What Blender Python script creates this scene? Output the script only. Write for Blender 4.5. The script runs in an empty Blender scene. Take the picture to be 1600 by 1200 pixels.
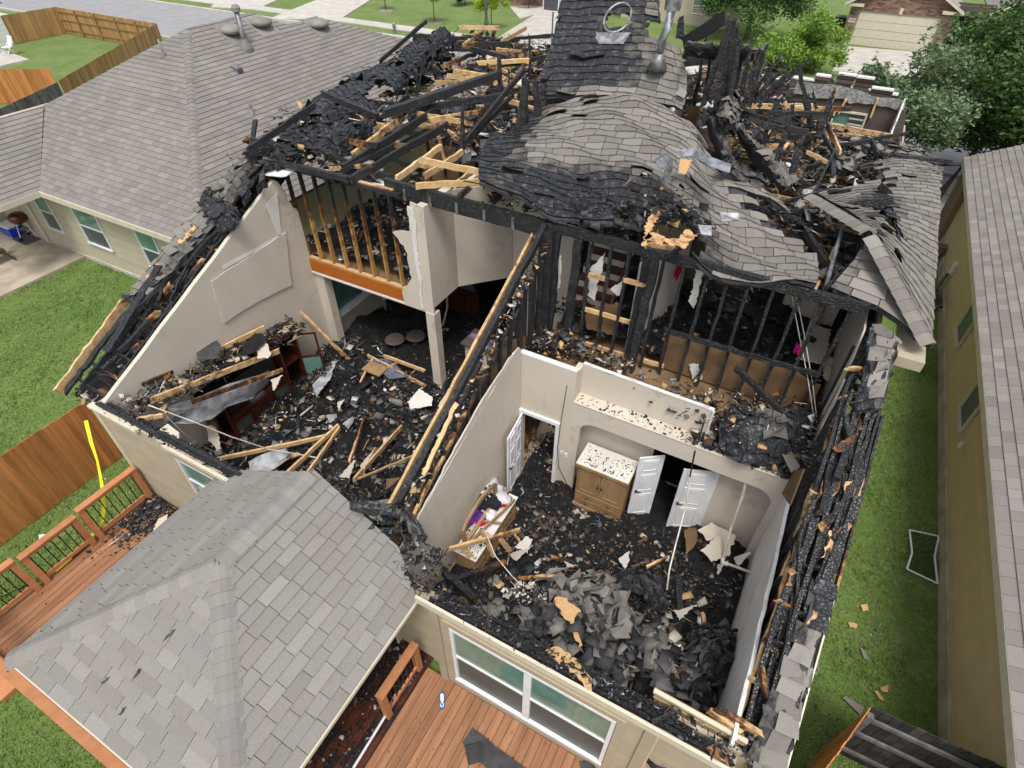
import bpy, math, random
import numpy as np
from mathutils import Vector, Matrix
random.seed(7)
RNG = np.random.default_rng(11)
scn = bpy.context.scene
COL = scn.collection

# ------------------------------------------------------------------ camera
F, PIT, YAW, ROL, H = 905.9, .742051, .492561, -.0072042, 11.0
FW = np.array([-math.sin(YAW)*math.cos(PIT), math.cos(YAW)*math.cos(PIT), -math.sin(PIT)])
R0 = np.array([math.cos(YAW), math.sin(YAW), 0.]); D0 = np.cross(FW, R0)
R = R0*math.cos(ROL)+D0*math.sin(ROL); D = D0*math.cos(ROL)-R0*math.sin(ROL)
cam = bpy.data.cameras.new('camera'); camo = bpy.data.objects.new('camera', cam); COL.objects.link(camo)
cam.sensor_width = 36; cam.lens = F/1600*36; cam.clip_end = 3000; cam.clip_start = .1
M4 = Matrix(((R[0], -D[0], -FW[0], 0), (R[1], -D[1], -FW[1], 0), (R[2], -D[2], -FW[2], H), (0, 0, 0, 1)))
camo.matrix_world = M4; scn.camera = camo

# ------------------------------------------------------------------ light
SUN_EL, SUN_AZ = math.radians(64), math.radians(152)     # azimuth clockwise from +Y
w = bpy.data.worlds.new("World"); scn.world = w; w.use_nodes = True
nt = w.node_tree; nt.nodes.clear()
sky = nt.nodes.new('ShaderNodeTexSky'); sky.sky_type = 'NISHITA'; sky.sun_disc = False
sky.sun_elevation = SUN_EL; sky.sun_rotation = SUN_AZ; sky.dust_density = 4; sky.air_density = 1.2; sky.ozone_density = 1
hsv = nt.nodes.new('ShaderNodeHueSaturation'); hsv.inputs['Saturation'].default_value = .45
bg = nt.nodes.new('ShaderNodeBackground'); bg.inputs[1].default_value = .15
wo = nt.nodes.new('ShaderNodeOutputWorld')
nt.links.new(sky.outputs[0], hsv.inputs['Color']); nt.links.new(hsv.outputs[0], bg.inputs[0]); nt.links.new(bg.outputs[0], wo.inputs[0])
sl = bpy.data.lights.new('sun', 'SUN'); sl.energy = 1.75; sl.angle = math.radians(18); sl.color = (1, .96, .9)
so = bpy.data.objects.new('sun', sl); COL.objects.link(so)
sdir = Vector((math.sin(SUN_AZ)*math.cos(SUN_EL), math.cos(SUN_AZ)*math.cos(SUN_EL), math.sin(SUN_EL)))
so.rotation_euler = sdir.to_track_quat('Z', 'Y').to_euler(); so.location = (0, 0, 30)
vs = scn.view_settings; vs.view_transform = 'Standard'; vs.look = 'None'; vs.exposure = 0.36; vs.gamma = 1
vs.use_curve_mapping = False

# ------------------------------------------------------------------ measuring: pixel of the photograph + one known coordinate -> point
def ray(px, py): return FW+R*(px-800)/F+D*(py-600)/F
def P(px, py, x=None, y=None, z=None):
    v = ray(px, py); o = np.array([0, 0, H])
    t = (x-o[0])/v[0] if x is not None else (y-o[1])/v[1] if y is not None else (z-o[2])/v[2]
    return o+v*t
def onplane(px, py, p0, n):
    v = ray(px, py); o = np.array([0, 0, H]); n = np.array(n, float)
    return o+v*(((np.array(p0)-o)@n)/(v@n))
def S(px, py, off=0):                                    # the house's long rear roof slope
    return onplane(px, py, (0, 3.2, 2.9+off), (0, -.47, 1))
def zS(y): return 2.9+.47*(y-3.2)

# ------------------------------------------------------------------ materials
MATS = {}
class NB:
    def __init__(s, name, rough=.8, spec=.3):
        m = bpy.data.materials.new(name); m.use_nodes = True; s.m = m; s.t = m.node_tree; s.p = s.t.nodes['Principled BSDF']
        s.p.inputs['Roughness'].default_value = rough; s.p.inputs['Specular IOR Level'].default_value = spec
        MATS[name] = m; s._co = None
    def n(s, typ, **k):
        q = s.t.nodes.new(typ)
        for a, b in k.items(): setattr(q, a, b)
        return q
    def l(s, a, b): s.t.links.new(a, b)
    def val(s, sock, v):
        if hasattr(v, 'is_linked') or hasattr(v, 'links'): s.l(v, sock)
        else: sock.default_value = v
    def co(s):
        if not s._co: s._co = s.n('ShaderNodeTexCoord').outputs['Object']
        return s._co
    def map(s, sc):
        q = s.n('ShaderNodeMapping'); s.l(s.co(), q.inputs[0])
        q.inputs['Scale'].default_value = sc if hasattr(sc, '__len__') else (sc,)*3
        q.inputs['Location'].default_value = (random.random()*9, random.random()*9, 3)
        # shift per object so that copies differ
        oi = s.n('ShaderNodeObjectInfo'); a = s.n('ShaderNodeVectorMath', operation='MULTIPLY_ADD')
        cb = s.n('ShaderNodeCombineXYZ')
        for i in range(3): s.l(oi.outputs['Random'], cb.inputs[i])
        s.l(cb.outputs[0], a.inputs[0]); a.inputs[1].default_value = (37, 19, 53); s.l(q.outputs[0], a.inputs[2])
        return a.outputs[0]
    def noise(s, sc=5, det=4, rough=.55):
        q = s.n('ShaderNodeTexNoise'); s.l(s.map(sc), q.inputs['Vector']); q.inputs['Scale'].default_value = 1
        q.inputs['Detail'].default_value = det; q.inputs['Roughness'].default_value = rough
        return q.outputs['Fac']
    def voro(s, sc=5, feature='F1', out='Distance'):
        q = s.n('ShaderNodeTexVoronoi', feature=feature); s.l(s.map(sc), q.inputs['Vector']); q.inputs['Scale'].default_value = 1
        return q.outputs[out]
    def math(s, op, a, b=0., c=None, clamp=False):
        q = s.n('ShaderNodeMath', operation=op); q.use_clamp = clamp
        s.val(q.inputs[0], a); s.val(q.inputs[1], b)
        if c is not None: s.val(q.inputs[2], c)
        return q.outputs[0]
    def step(s, f, a, b):
        q = s.n('ShaderNodeMapRange', interpolation_type='SMOOTHSTEP'); s.val(q.inputs['Value'], f)
        q.inputs['From Min'].default_value = a; q.inputs['From Max'].default_value = b
        return q.outputs[0]
    def mix(s, f, a, b, mode='MIX'):
        q = s.n('ShaderNodeMix', data_type='RGBA', blend_type=mode)
        s.val(q.inputs[0], f)
        for i, c in ((6, a), (7, b)):
            if isinstance(c, tuple): q.inputs[i].default_value = (*c, 1) if len(c) == 3 else c
            else: s.l(c, q.inputs[i])
        return q.outputs[2]
    def attr(s, name, out='Fac'):
        q = s.n('ShaderNodeAttribute', attribute_name=name); return q.outputs[out]
    def rnd(s):
        oi = s.n('ShaderNodeObjectInfo')
        return s.math('FRACT', s.math('ADD', s.attr('rnd'), oi.outputs['Random']))
    def bright(s, c, f, lo, hi):
        q = s.n('ShaderNodeMapRange'); s.val(q.inputs['Value'], f); q.inputs['To Min'].default_value = lo; q.inputs['To Max'].default_value = hi
        v = s.n('ShaderNodeVectorMath', operation='SCALE')
        if isinstance(c, tuple): v.inputs[0].default_value = c
        else: s.l(c, v.inputs[0])
        s.l(q.outputs[0], v.inputs['Scale']); return v.outputs[0]
    def base(s, c):
        if isinstance(c, tuple): s.p.inputs['Base Color'].default_value = (*c, 1)
        else: s.l(c, s.p.inputs['Base Color'])
        return s
    def bump(s, h, strength=.4, dist=.01):
        q = s.n('ShaderNodeBump'); q.inputs['Strength'].default_value = strength; q.inputs['Distance'].default_value = dist
        s.l(h, q.inputs['Height']); s.l(q.outputs[0], s.p.inputs['Normal']); return s

def simple(name, c, c2=None, sc=6, rough=.7, spec=.3, bump=0, bsc=60, lo=.85, hi=1.15, metal=0):
    b = NB(name, rough, spec); x = c
    if c2: x = b.mix(b.step(b.noise(sc, 5), .35, .65), c, c2)
    if (lo, hi) != (1, 1): x = b.bright(x, b.rnd(), lo, hi)
    b.base(x)
    if bump: b.bump(b.noise(bsc, 3), bump, .01)
    b.p.inputs['Metallic'].default_value = metal
    return b.m

def shingle_mat(name, cols, dark=0.):
    b = NB(name, .95, .12)
    r = b.rnd(); rp = b.n('ShaderNodeValToRGB'); b.l(r, rp.inputs[0]); e = rp.color_ramp
    e.interpolation = 'LINEAR'
    while len(e.elements) < len(cols): e.elements.new(.5)
    for i, c in enumerate(cols): e.elements[i].position = i/(len(cols)-1); e.elements[i].color = (*c, 1)
    c = b.bright(rp.outputs[0], b.noise(55, 3, .8), .62, 1.38)
    c = b.bright(c, b.noise(.6, 3), .85, 1.15)
    # fire: where the attribute says burnt, the granules are gone and charred felt is left
    bn = b.attr('burn'); nz = b.noise(3.2, 6, .65)
    f = b.step(b.math('ADD', bn, b.math('MULTIPLY', b.math('SUBTRACT', nz, .5), 1.1)), .38, .62)
    ch = b.mix(b.step(b.noise(9, 6, .7), .52, .72), (.016, .017, .021), (.135, .145, .165))
    soot = b.step(b.math('ADD', bn, b.math('MULTIPLY', b.math('SUBTRACT', nz, .5), .7)), .12, .5)
    c = b.mix(b.math('MULTIPLY', soot, .6), c, (.03, .026, .024))
    c = b.mix(f, c, ch); b.base(c)
    v = b.voro(17, 'DISTANCE_TO_EDGE'); vv = b.step(v, 0, .12)
    h = b.math('ADD', b.math('MULTIPLY', b.noise(120, 2), .15), b.math('MULTIPLY', f, b.math('ADD', vv, b.noise(14, 4))))
    b.bump(h, .6, .02)
    rr = b.math('SUBTRACT', .95, b.math('MULTIPLY', f, .42)); b.l(rr, b.p.inputs['Roughness'])
    sp = b.math('ADD', .12, b.math('MULTIPLY', f, .4)); b.l(sp, b.p.inputs['Specular IOR Level'])
    return b.m
SH_WARM = shingle_mat('weathered_shingle', [(.162, .151, .135), (.190, .178, .160), (.222, .209, .188), (.175, .163, .145), (.245, .231, .209), (.203, .190, .171)])
SH_PATIO = shingle_mat('grey_shingle', [(.212, .200, .180), (.232, .221, .201), (.208, .203, .193), (.262, .251, .229), (.216, .201, .182), (.242, .231, .212), (.224, .217, .201)])
SH_LEFT = shingle_mat('brown_grey_shingle', [(.200, .184, .170), (.222, .206, .192), (.190, .178, .168), (.242, .226, .210), (.208, .194, .180)])
SH_RIGHT = shingle_mat('right_roof_shingle', [(.205, .190, .170), (.255, .238, .216), (.222, .204, .190), (.292, .272, .248), (.190, .182, .172)])

def wood_mat(name, fresh, fresh2, stretch=(3, 3, 3)):
    b = NB(name, .7, .3)
    g = b.noise(stretch, 6, .7)
    c = b.mix(b.step(g, .3, .7), fresh, fresh2)
    c = b.bright(c, b.rnd(), .8, 1.15)
    bn = b.attr('burn'); nz = b.noise(7, 5, .65)
    k = b.math('ADD', bn, b.math('MULTIPLY', b.math('SUBTRACT', nz, .5), .9))
    c = b.mix(b.step(k, .15, .42), c, (.13, .048, .014))
    f = b.step(k, .38, .52)
    ch = b.mix(b.step(b.noise(22, 5, .7), .5, .75), (.010, .010, .012), (.085, .09, .10))
    c = b.mix(f, c, ch); b.base(c)
    v = b.step(b.voro((26, 26, 26), 'DISTANCE_TO_EDGE'), 0, .18)
    h = b.math('ADD', b.math('MULTIPLY', f, v), b.math('MULTIPLY', g, .25)); b.bump(h, .7, .015)
    b.l(b.math('SUBTRACT', .72, b.math('MULTIPLY', f, .25)), b.p.inputs['Roughness'])
    b.l(b.math('ADD', .25, b.math('MULTIPLY', f, .35)), b.p.inputs['Specular IOR Level'])
    return b.m
PINE = wood_mat('pine_lumber', (.66, .47, .26), (.50, .31, .14), (7, 7, 7))
STUDW = wood_mat('smoked_pine_stud', (.50, .29, .10), (.36, .18, .05), (7, 7, 7))
RIM = wood_mat('orange_rim_board', (.46, .15, .022), (.36, .10, .015), (4, 4, 20))
OSB = wood_mat('strand_board', (.62, .40, .20), (.46, .27, .12), (30, 30, 30))
REDWOOD = simple('dark_red_cabinet_wood', (.10, .022, .012), (.045, .012, .008), 9, .35, .5)
OAK = simple('oak_furniture', (.34, .225, .115), (.27, .165, .08), (6, 6, 1.2), .5, .35)

def dry_mat(name, c, c2, soot=(.10, .075, .055), amt=.35, scale=1.1):
    b = NB(name, .85, .2)
    x = b.mix(b.step(b.noise(1.3, 3), .3, .7), c, c2)
    x = b.mix(b.math('MULTIPLY', b.step(b.noise(scale, 6, .7), .56, .82), amt), x, soot)
    sp = b.step(b.noise(24, 2, .5), .73, .77); x = b.mix(b.math('MULTIPLY', sp, .8), x, (.02, .018, .016))
    st = b.step(b.noise((7, 7, .8), 4, .7), .60, .8); x = b.mix(b.math('MULTIPLY', st, .22), x, soot)
    b.base(x); b.bump(b.noise(70, 3), .25, .006); return b.m
DRY = dry_mat('painted_drywall', (.585, .525, .445), (.55, .49, .41), amt=.6)
DRYW = dry_mat('white_drywall', (.66, .64, .60), (.58, .55, .50), amt=.4)
PAPER = dry_mat('scorched_drywall_paper', (.24, .155, .085), (.15, .09, .045), (.02, .015, .012), .9, 1.7)
GYP = dry_mat('gypsum_edge', (.72, .71, .69), (.62, .60, .56), amt=.3)
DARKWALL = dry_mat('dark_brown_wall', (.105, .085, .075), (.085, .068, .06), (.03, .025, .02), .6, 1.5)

def char_mat():
    b = NB('charcoal', .55, .5)
    c = b.mix(b.step(b.noise(4, 6, .7), .45, .75), (.013, .013, .014), (.05, .052, .057))
    c = b.mix(b.math('MULTIPLY', b.step(b.noise(13, 6, .75), .58, .8), .9), c, (.20, .20, .21))
    c = b.mix(b.math('MULTIPLY', b.step(b.noise(6, 5, .7), .62, .75), .7), c, (.085, .055, .035))
    b.base(c); b.bump(b.math('ADD', b.noise(28, 6, .8), b.step(b.voro(34, 'DISTANCE_TO_EDGE'), 0, .2)), .9, .05); return b.m
CHAR = char_mat()
def col_mat():
    b = NB('debris_mix', .75, .35)
    c = b.bright(b.attr('col', 'Color'), b.noise(25, 4, .8), .55, 1.45); b.base(c); b.bump(b.noise(60, 4, .8), .5, .01); return b.m
DEBRIS = col_mat()
def burnt_floor():
    b = NB('burnt_red_deck', .35, .5)
    c = b.mix(b.step(b.noise(1.4, 6, .7), .42, .58), (.014, .012, .012), (.085, .022, .012))
    c = b.mix(b.math('MULTIPLY', b.step(b.noise(7, 6, .8), .6, .72), .5), c, (.22, .21, .2)); b.base(c); b.bump(b.noise(20, 6), .5, .02); return b.m
BURNTDECK = burnt_floor()

SIDING = simple('beige_lap_siding', (.40, .345, .25), (.37, .32, .235), 3, .6, .3, .15, 30, .94, 1.06)
SIDING2 = simple('olive_tan_siding', (.54, .42, .235), (.50, .385, .21), 2, .6, .3, .1, 30, .93, 1.07)
SIDING3 = simple('pale_tan_siding', (.46, .41, .31), (.43, .38, .29), 2, .6, .3, .1, 30, .95, 1.05)
WHITESID = simple('white_siding', (.72, .73, .70), (.66, .67, .64), 2, .6, .3, 0, 30, .95, 1.05)
TRIM = simple('cream_trim', (.60, .545, .43), (.55, .50, .40), 5, .5, .3, 0, 30, .97, 1.03)
WHITE = simple('white_paint', (.74, .75, .76), (.66, .67, .69), 3, .45, .4, .05, 20, .97, 1.03)
CONC = simple('concrete', (.50, .475, .43), (.42, .40, .36), 1.2, .9, .2, .2, 40, .96, 1.04)
CONCD = simple('stained_concrete', (.46, .40, .31), (.33, .28, .21), 1.6, .9, .2, .2, 40, .96, 1.04)
ASPH = simple('asphalt', (.30, .30, .305), (.265, .265, .27), 1.0, .92, .2, .2, 50, 1, 1)
METAL = simple('galvanised_metal', (.38, .39, .41), (.18, .18, .19), 7, .55, .6, .2, 9, .9, 1.1, .8)
PVC = simple('white_plastic_pipe', (.66, .64, .58), (.45, .40, .33), 5, .35, .5, 0, 9, .9, 1.1)
BLACK = simple('black_metal', (.012, .012, .013), None, 5, .45, .5)
DGREY = simple('dark_grey_plastic', (.10, .10, .10), (.07, .07, .07), 5, .5, .4)
VENTG = simple('grey_plastic_vent', (.24, .225, .20), (.20, .19, .17), 4, .6, .3)
DECK = simple('redwood_deck', (.345, .172, .090), (.25, .118, .06), (9, .9, 9), .6, .3, .3, 40, .82, 1.15)
RAIL = simple('orange_rail_wood', (.48, .215, .098), (.42, .175, .075), (5, 5, 5), .6, .35, .2, 40, .85, 1.15)
FENCE = simple('cedar_fence', (.50, .215, .070), (.37, .145, .045), (11, 11, .7), .75, .25, .3, 30, .75, 1.2)
FENCEP = simple('pale_cedar_fence', (.42, .25, .105), (.30, .17, .07), (8, 8, .6), .75, .25, .3, 30, .75, 1.2)
FENCEG = simple('weathered_grey_fence', (.17, .165, .16), (.10, .098, .10), (5, 5, 5), .85, .2, .3, 30, .7, 1.3)
FENCED = simple('black_weathered_fence', (.055, .052, .05), (.028, .027, .027), (5, 5, 5), .85, .2, .3, 30, .7, 1.3)
YTAPE = simple('yellow_tape', (.80, .74, .03), (.68, .66, .02), 5, .35, .4)
FELT = simple('black_roof_felt', (.030, .030, .033), (.055, .055, .06), 5, .6, .4, .3, 20, .7, 1.3)
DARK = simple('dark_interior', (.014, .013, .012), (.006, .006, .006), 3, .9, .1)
CLOTH_W = simple('white_cloth', (.72, .72, .74), (.55, .55, .58), 6, .9, .1)
CLOTH_P = simple('purple_cloth', (.10, .035, .22), (.06, .02, .14), 6, .9, .1)
CLOTH_R = simple('red_cloth', (.55, .02, .05), (.35, .01, .03), 6, .9, .1)
CLOTH_B = simple('blue_cloth', (.06, .18, .55), (.03, .1, .35), 6, .9, .1)
CLOTH_K = simple('black_cloth', (.02, .02, .025), None, 6, .9, .1)
CLOTH_Q = simple('pink_cloth', (.70, .04, .25), None, 6, .9, .1)
DRAPE = simple('grey_white_drape', (.42, .43, .45), (.24, .25, .27), 5, .8, .2, .4, 18)
INSUL = simple('grey_insulation', (.33, .33, .32), (.16, .16, .155), 14, .95, .1, .8, 40)
BLUEP = simple('blue_plastic', (.01, .06, .55), None, 5, .35, .5)
MAROON = simple('brown_enamel', (.10, .028, .016), (.07, .02, .012), 4, .2, .6)
WICKER = simple('brown_wicker', (.10, .075, .055), (.06, .045, .03), 40, .8, .2, .6, 80)
PINK = simple('pink_tape', (.85, .03, .30), None, 5, .4, .4)
BARK = simple('bark', (.12, .085, .06), (.07, .05, .035), 8, .9, .2, .8, 20)
MULCH = simple('mulch', (.14, .10, .08), (.30, .26, .22), 20, .95, .1, .8, 30)
def glass(name, c1, c2, rough=.06):
    b = NB(name, rough, .8); b.base(b.mix(b.step(b.noise(1.5, 3), .35, .65), c1, c2)); return b.m
GLASSG = glass('painted_green_reflection_glass', (.085, .20, .165), (.15, .27, .22))  # the green reflection is painted into the pane's base colour
GLASSD = glass('dark_screened_glass', (.04, .06, .058), (.065, .085, .082), .45)
GLASSN = glass('blue_grey_screen', (.05, .06, .07), (.08, .09, .10), .4)
def screen_mat():
    b = NB('insect_screen', .8, .1); b.base((.03, .03, .032)); tr = b.n('ShaderNodeBsdfTransparent'); mx = b.n('ShaderNodeMixShader'); mx.inputs[0].default_value = .72
    b.l(b.p.outputs[0], mx.inputs[1]); b.l(tr.outputs[0], mx.inputs[2]); b.l(mx.outputs[0], b.t.nodes['Material Output'].inputs[0]); return b.m
SCREEN = screen_mat()
def brick_mat():
    b = NB('brown_brick', .85, .2)
    c = b.bright((.20, .125, .095), b.rnd(), .6, 1.6); b.base(c); return b.m
BRICK = brick_mat()
def brick_dark():
    b = NB('sooty_brick', .85, .2); b.base(b.bright((.075, .055, .048), b.rnd(), .5, 1.6)); return b.m
BRICKD = brick_dark()
MORTAR = simple('mortar', (.30, .25, .21), None, 4, .9, .1)
def grass_mat(name, a, c, d):
    b = NB(name, .9, .1)
    x = b.mix(b.step(b.noise(.55, 5, .6), .35, .65), a, c)
    x = b.mix(b.math('MULTIPLY', b.step(b.noise(2.3, 5, .7), .5, .72), .7), x, d)
    x = b.mix(b.math('MULTIPLY', b.step(b.noise(1.1, 6, .75), .60, .72), .55), x, (.20, .16, .09))
    x = b.bright(x, b.noise(26, 4, .8), .55, 1.5); b.base(x); b.bump(b.noise(55, 4, .8), .8, .04); return b.m
GRASS = grass_mat('lawn', (.155, .235, .06), (.11, .19, .045), (.25, .26, .12))
GRASSF = grass_mat('far_lawn', (.165, .225, .075), (.125, .19, .055), (.23, .235, .12))
def leaf_mat(name, c1, c2):
    b = NB(name, .6, .25)
    x = b.mix(b.attr('rnd'), c1, c2); b.base(x)
    tr = b.n('ShaderNodeBsdfTranslucent'); b.l(x, tr.inputs[0]); mx = b.n('ShaderNodeMixShader'); mx.inputs[0].default_value = .25
    b.l(b.p.outputs[0], mx.inputs[1]); b.l(tr.outputs[0], mx.inputs[2]); b.l(mx.outputs[0], b.t.nodes['Material Output'].inputs[0]); return b.m
BLADE = leaf_mat('grass_blade', (.115, .205, .04), (.30, .37, .14))
LEAF1 = leaf_mat('dark_leaf', (.040, .092, .024), (.12, .205, .055))
LEAF2 = leaf_mat('grey_green_leaf', (.09, .15, .065), (.26, .34, .19))
LEAF3 = leaf_mat('bright_leaf', (.13, .25, .035), (.28, .42, .08))
LEAF4 = leaf_mat('yellow_green_leaf', (.22, .33, .02), (.40, .50, .05))

# ------------------------------------------------------------------ mesh builder
WL = {}                                                   # world location of every object made
def tag(o, label=None, cat=None, group=None, kind=None):
    if label: o['label'] = label
    if cat: o['category'] = cat
    if group: o['group'] = group
    if kind: o['kind'] = kind
    return o
def thing(name, loc, label, cat, group=None):
    o = bpy.data.objects.new(name, None); COL.objects.link(o); o.location = loc; o.empty_display_size = .2
    WL[o.name] = np.array(loc, float); return tag(o, label, cat, group)
def link(name, me, loc, parent=None):
    o = bpy.data.objects.new(name, me); COL.objects.link(o); WL[o.name] = np.array(loc, float)
    if parent is not None: o.parent = parent; loc = np.array(loc)-WL[parent.name]
    o.location = loc; return o
class MB:
    def __init__(s): s.v = []; s.f = []; s.r = []; s.b = []; s.c = []; s.smooth = False; s.curcol = None
    def add(s, vs_, fs, rnd=None, burn=0, col=None):
        n = len(s.v); s.v += [tuple(map(float, q)) for q in vs_]
        s.f += [tuple(i+n for i in f) for f in fs]
        r = random.random() if rnd is None else rnd
        s.r += [r]*len(vs_); s.b += list(burn) if hasattr(burn, '__len__') else [burn]*len(vs_)
        s.c += [(col or (0, 0, 0))]*len(vs_)
    def box(s, a, b, rnd=None, burn=0):
        (x0, y0, z0), (x1, y1, z1) = a, b
        s.add([(x0, y0, z0), (x1, y0, z0), (x1, y1, z0), (x0, y1, z0), (x0, y0, z1), (x1, y0, z1), (x1, y1, z1), (x0, y1, z1)],
              [(0, 3, 2, 1), (4, 5, 6, 7), (0, 1, 5, 4), (1, 2, 6, 5), (2, 3, 7, 6), (3, 0, 4, 7)], rnd, burn)
    def prism(s, pts, vec, rnd=None, burn=0):
        pts = [np.array(p, float) for p in pts]; vec = np.array(vec, float); n = len(pts)
        s.add(pts+[p+vec for p in pts], [tuple(range(n))[::-1], tuple(range(n, 2*n))]+[(i, (i+1) % n, n+(i+1) % n, n+i) for i in range(n)], rnd, burn)
    def bar(s, p0, p1, w_, h_, up=(0, 0, 1), seg=1, jit=0., burn0=0., burn1=None, rnd=None, taper=1.):
        p0 = np.array(p0, float); p1 = np.array(p1, float); d = p1-p0; L = np.linalg.norm(d)
        if L < 1e-5: return
        d /= L; u = np.array(up, float)
        if abs(d@u) > .97: u = np.array((0, 1., 0)) if abs(d[1]) < .9 else np.array((1., 0, 0))
        sd = np.cross(d, u); sd /= np.linalg.norm(sd); u = np.cross(sd, d)
        vs_ = []; bs = []; burn1 = burn0 if burn1 is None else burn1
        for k in range(seg+1):
            t = k/seg; c = p0+d*L*t; tw = 1+(taper-1)*t
            if jit: c = c+(sd*random.uniform(-1, 1)+u*random.uniform(-1, 1))*jit*.4
            for a, b in ((-1, -1), (1, -1), (1, 1), (-1, 1)):
                ja = 1+random.uniform(-jit, jit)*3 if jit else 1
                vs_.append(c+sd*a*w_/2*ja*tw+u*b*h_/2*ja*tw+(d*random.uniform(-jit, jit)*2 if k in (0, seg) else 0)); bs.append(burn0+(burn1-burn0)*t)
        fs = [(3, 2, 1, 0), tuple(4*seg+i for i in range(4))]
        for k in range(seg):
            for i in range(4): j = (i+1) % 4; fs.append((4*k+i, 4*k+j, 4*k+4+j, 4*k+4+i))
        s.add(vs_, fs, rnd, bs)
    def tube(s, pts, r, n=8, cap=True, rnd=None, r1=None, burn=0):
        pts = [np.array(p, float) for p in pts]; vs_ = []; m = len(pts)
        for k, p in enumerate(pts):
            d = pts[min(k+1, m-1)]-pts[max(k-1, 0)]; d /= (np.linalg.norm(d)+1e-9)
            a = np.array((0, 0, 1.)) if abs(d[2]) < .9 else np.array((1., 0, 0))
            x = np.cross(d, a); x /= np.linalg.norm(x); y = np.cross(d, x)
            rr = r if r1 is None else r+(r1-r)*k/(m-1)
            for i in range(n): an = 2*math.pi*i/n; vs_.append(p+(x*math.cos(an)+y*math.sin(an))*rr)
        fs = [(k*n+i, k*n+(i+1) % n, (k+1)*n+(i+1) % n, (k+1)*n+i) for k in range(m-1) for i in range(n)]
        if cap: fs += [tuple(range(n))[::-1], tuple((m-1)*n+i for i in range(n))]
        s.add(vs_, fs, rnd, burn)
    def lathe(s, c, prof, n=16, rnd=None):
        vs_ = []; m = len(prof)
        for r, z in prof:
            for i in range(n): an = 2*math.pi*i/n; vs_.append((c[0]+r*math.cos(an), c[1]+r*math.sin(an), c[2]+z))
        s.add(vs_, [(k*n+i, k*n+(i+1) % n, (k+1)*n+(i+1) % n, (k+1)*n+i) for k in range(m-1) for i in range(n)]+[tuple(range(n))[::-1], tuple((m-1)*n+i for i in range(n))], rnd)
    def grid(s, G, thick=0., rnd=None, burn=0, nrm=None):
        """G: rows x cols of points; a sheet, closed to `thick` below"""
        G = np.array(G, float); a, b = G.shape[:2]
        bu = burn if hasattr(burn, '__len__') else [burn]*(a*b)
        vs_ = [p for p in G.reshape(-1, 3)]; fs = [(i*b+j, i*b+j+1, (i+1)*b+j+1, (i+1)*b+j) for i in range(a-1) for j in range(b-1)]
        if thick:
            dv = np.array(nrm if nrm is not None else (0, 0, -1.))*thick; N = a*b
            vs_ += [p+dv for p in G.reshape(-1, 3)]; bu = list(bu)*2
            fs += [(N+i*b+j, N+(i+1)*b+j, N+(i+1)*b+j+1, N+i*b+j+1) for i in range(a-1) for j in range(b-1)]
            ed = [j for j in range(b)]+[i*b+b-1 for i in range(1, a)]+[(a-1)*b+j for j in range(b-2, -1, -1)]+[i*b for i in range(a-2, 0, -1)]
            for k in range(len(ed)): p, q = ed[k], ed[(k+1) % len(ed)]; fs.append((q, p, N+p, N+q))
        s.add(vs_, fs, rnd, bu)
    def build(s, name, mat, parent=None, label=None, cat=None, group=None, kind=None, smooth=False, base=False):
        if not s.v: return None
        V = np.array(s.v); c = (V.min(0)+V.max(0))/2
        if base: c[2] = V[:, 2].min()
        me = mesh(name, V-c, s.f, mat, s.r, s.b, s.c if any(any(q) for q in s.c[:50]) else None, smooth)
        return tag(link(name, me, c, parent), label, cat, group, kind)
def mesh(name, V, faces, mat, r=None, b=None, c=None, smooth=False):
    me = bpy.data.meshes.new(name); me.from_pydata([tuple(q) for q in V] if not isinstance(V, list) else V, [], faces)
    if r is not None: me.attributes.new('rnd', 'FLOAT', 'POINT').data.foreach_set('value', np.array(r, np.float32))
    if b is not None and max(b) > 0: me.attributes.new('burn', 'FLOAT', 'POINT').data.foreach_set('value', np.array(b, np.float32))
    if c is not None:
        cc = np.ones((len(c), 4), np.float32); cc[:, :3] = c; me.attributes.new('col', 'FLOAT_COLOR', 'POINT').data.foreach_set('color', cc.ravel())
    me.materials.append(mat)
    if smooth: me.polygons.foreach_set('use_smooth', [True]*len(me.polygons))
    me.update(); return me
def bulk(name, V, Fq, mat, parent=None, rnd=None, col=None, **k):
    """fast mesh: V (n,3), Fq (m,k) same-sided faces"""
    V = np.asarray(V, np.float32); Fq = np.asarray(Fq, np.int32); c = (V.min(0)+V.max(0))/2; V = V-c
    me = bpy.data.meshes.new(name); me.vertices.add(len(V)); me.vertices.foreach_set('co', V.ravel())
    m, kk = Fq.shape; me.loops.add(m*kk); me.loops.foreach_set('vertex_index', Fq.ravel())
    me.polygons.add(m); me.polygons.foreach_set('loop_start', np.arange(0, m*kk, kk, dtype=np.int32)); me.polygons.foreach_set('loop_total', np.full(m, kk, np.int32))
    me.update(calc_edges=True)
    if rnd is not None: me.attributes.new('rnd', 'FLOAT', 'POINT').data.foreach_set('value', np.asarray(rnd, np.float32))
    if col is not None:
        cc = np.ones((len(V), 4), np.float32); cc[:, :3] = col; me.attributes.new('col', 'FLOAT_COLOR', 'POINT').data.foreach_set('color', cc.ravel())
    me.materials.append(mat); o = link(name, me, c, parent); return tag(o, **k)
def one(name, mat, fn, parent=None, **k):
    m = MB(); fn(m); return m.build(name, mat, parent, **k)
def boxo(name, mat, a, b, parent=None, burn=0, **k):
    m = MB(); m.box(a, b, None, burn); return m.build(name, mat, parent, **k)

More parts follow.
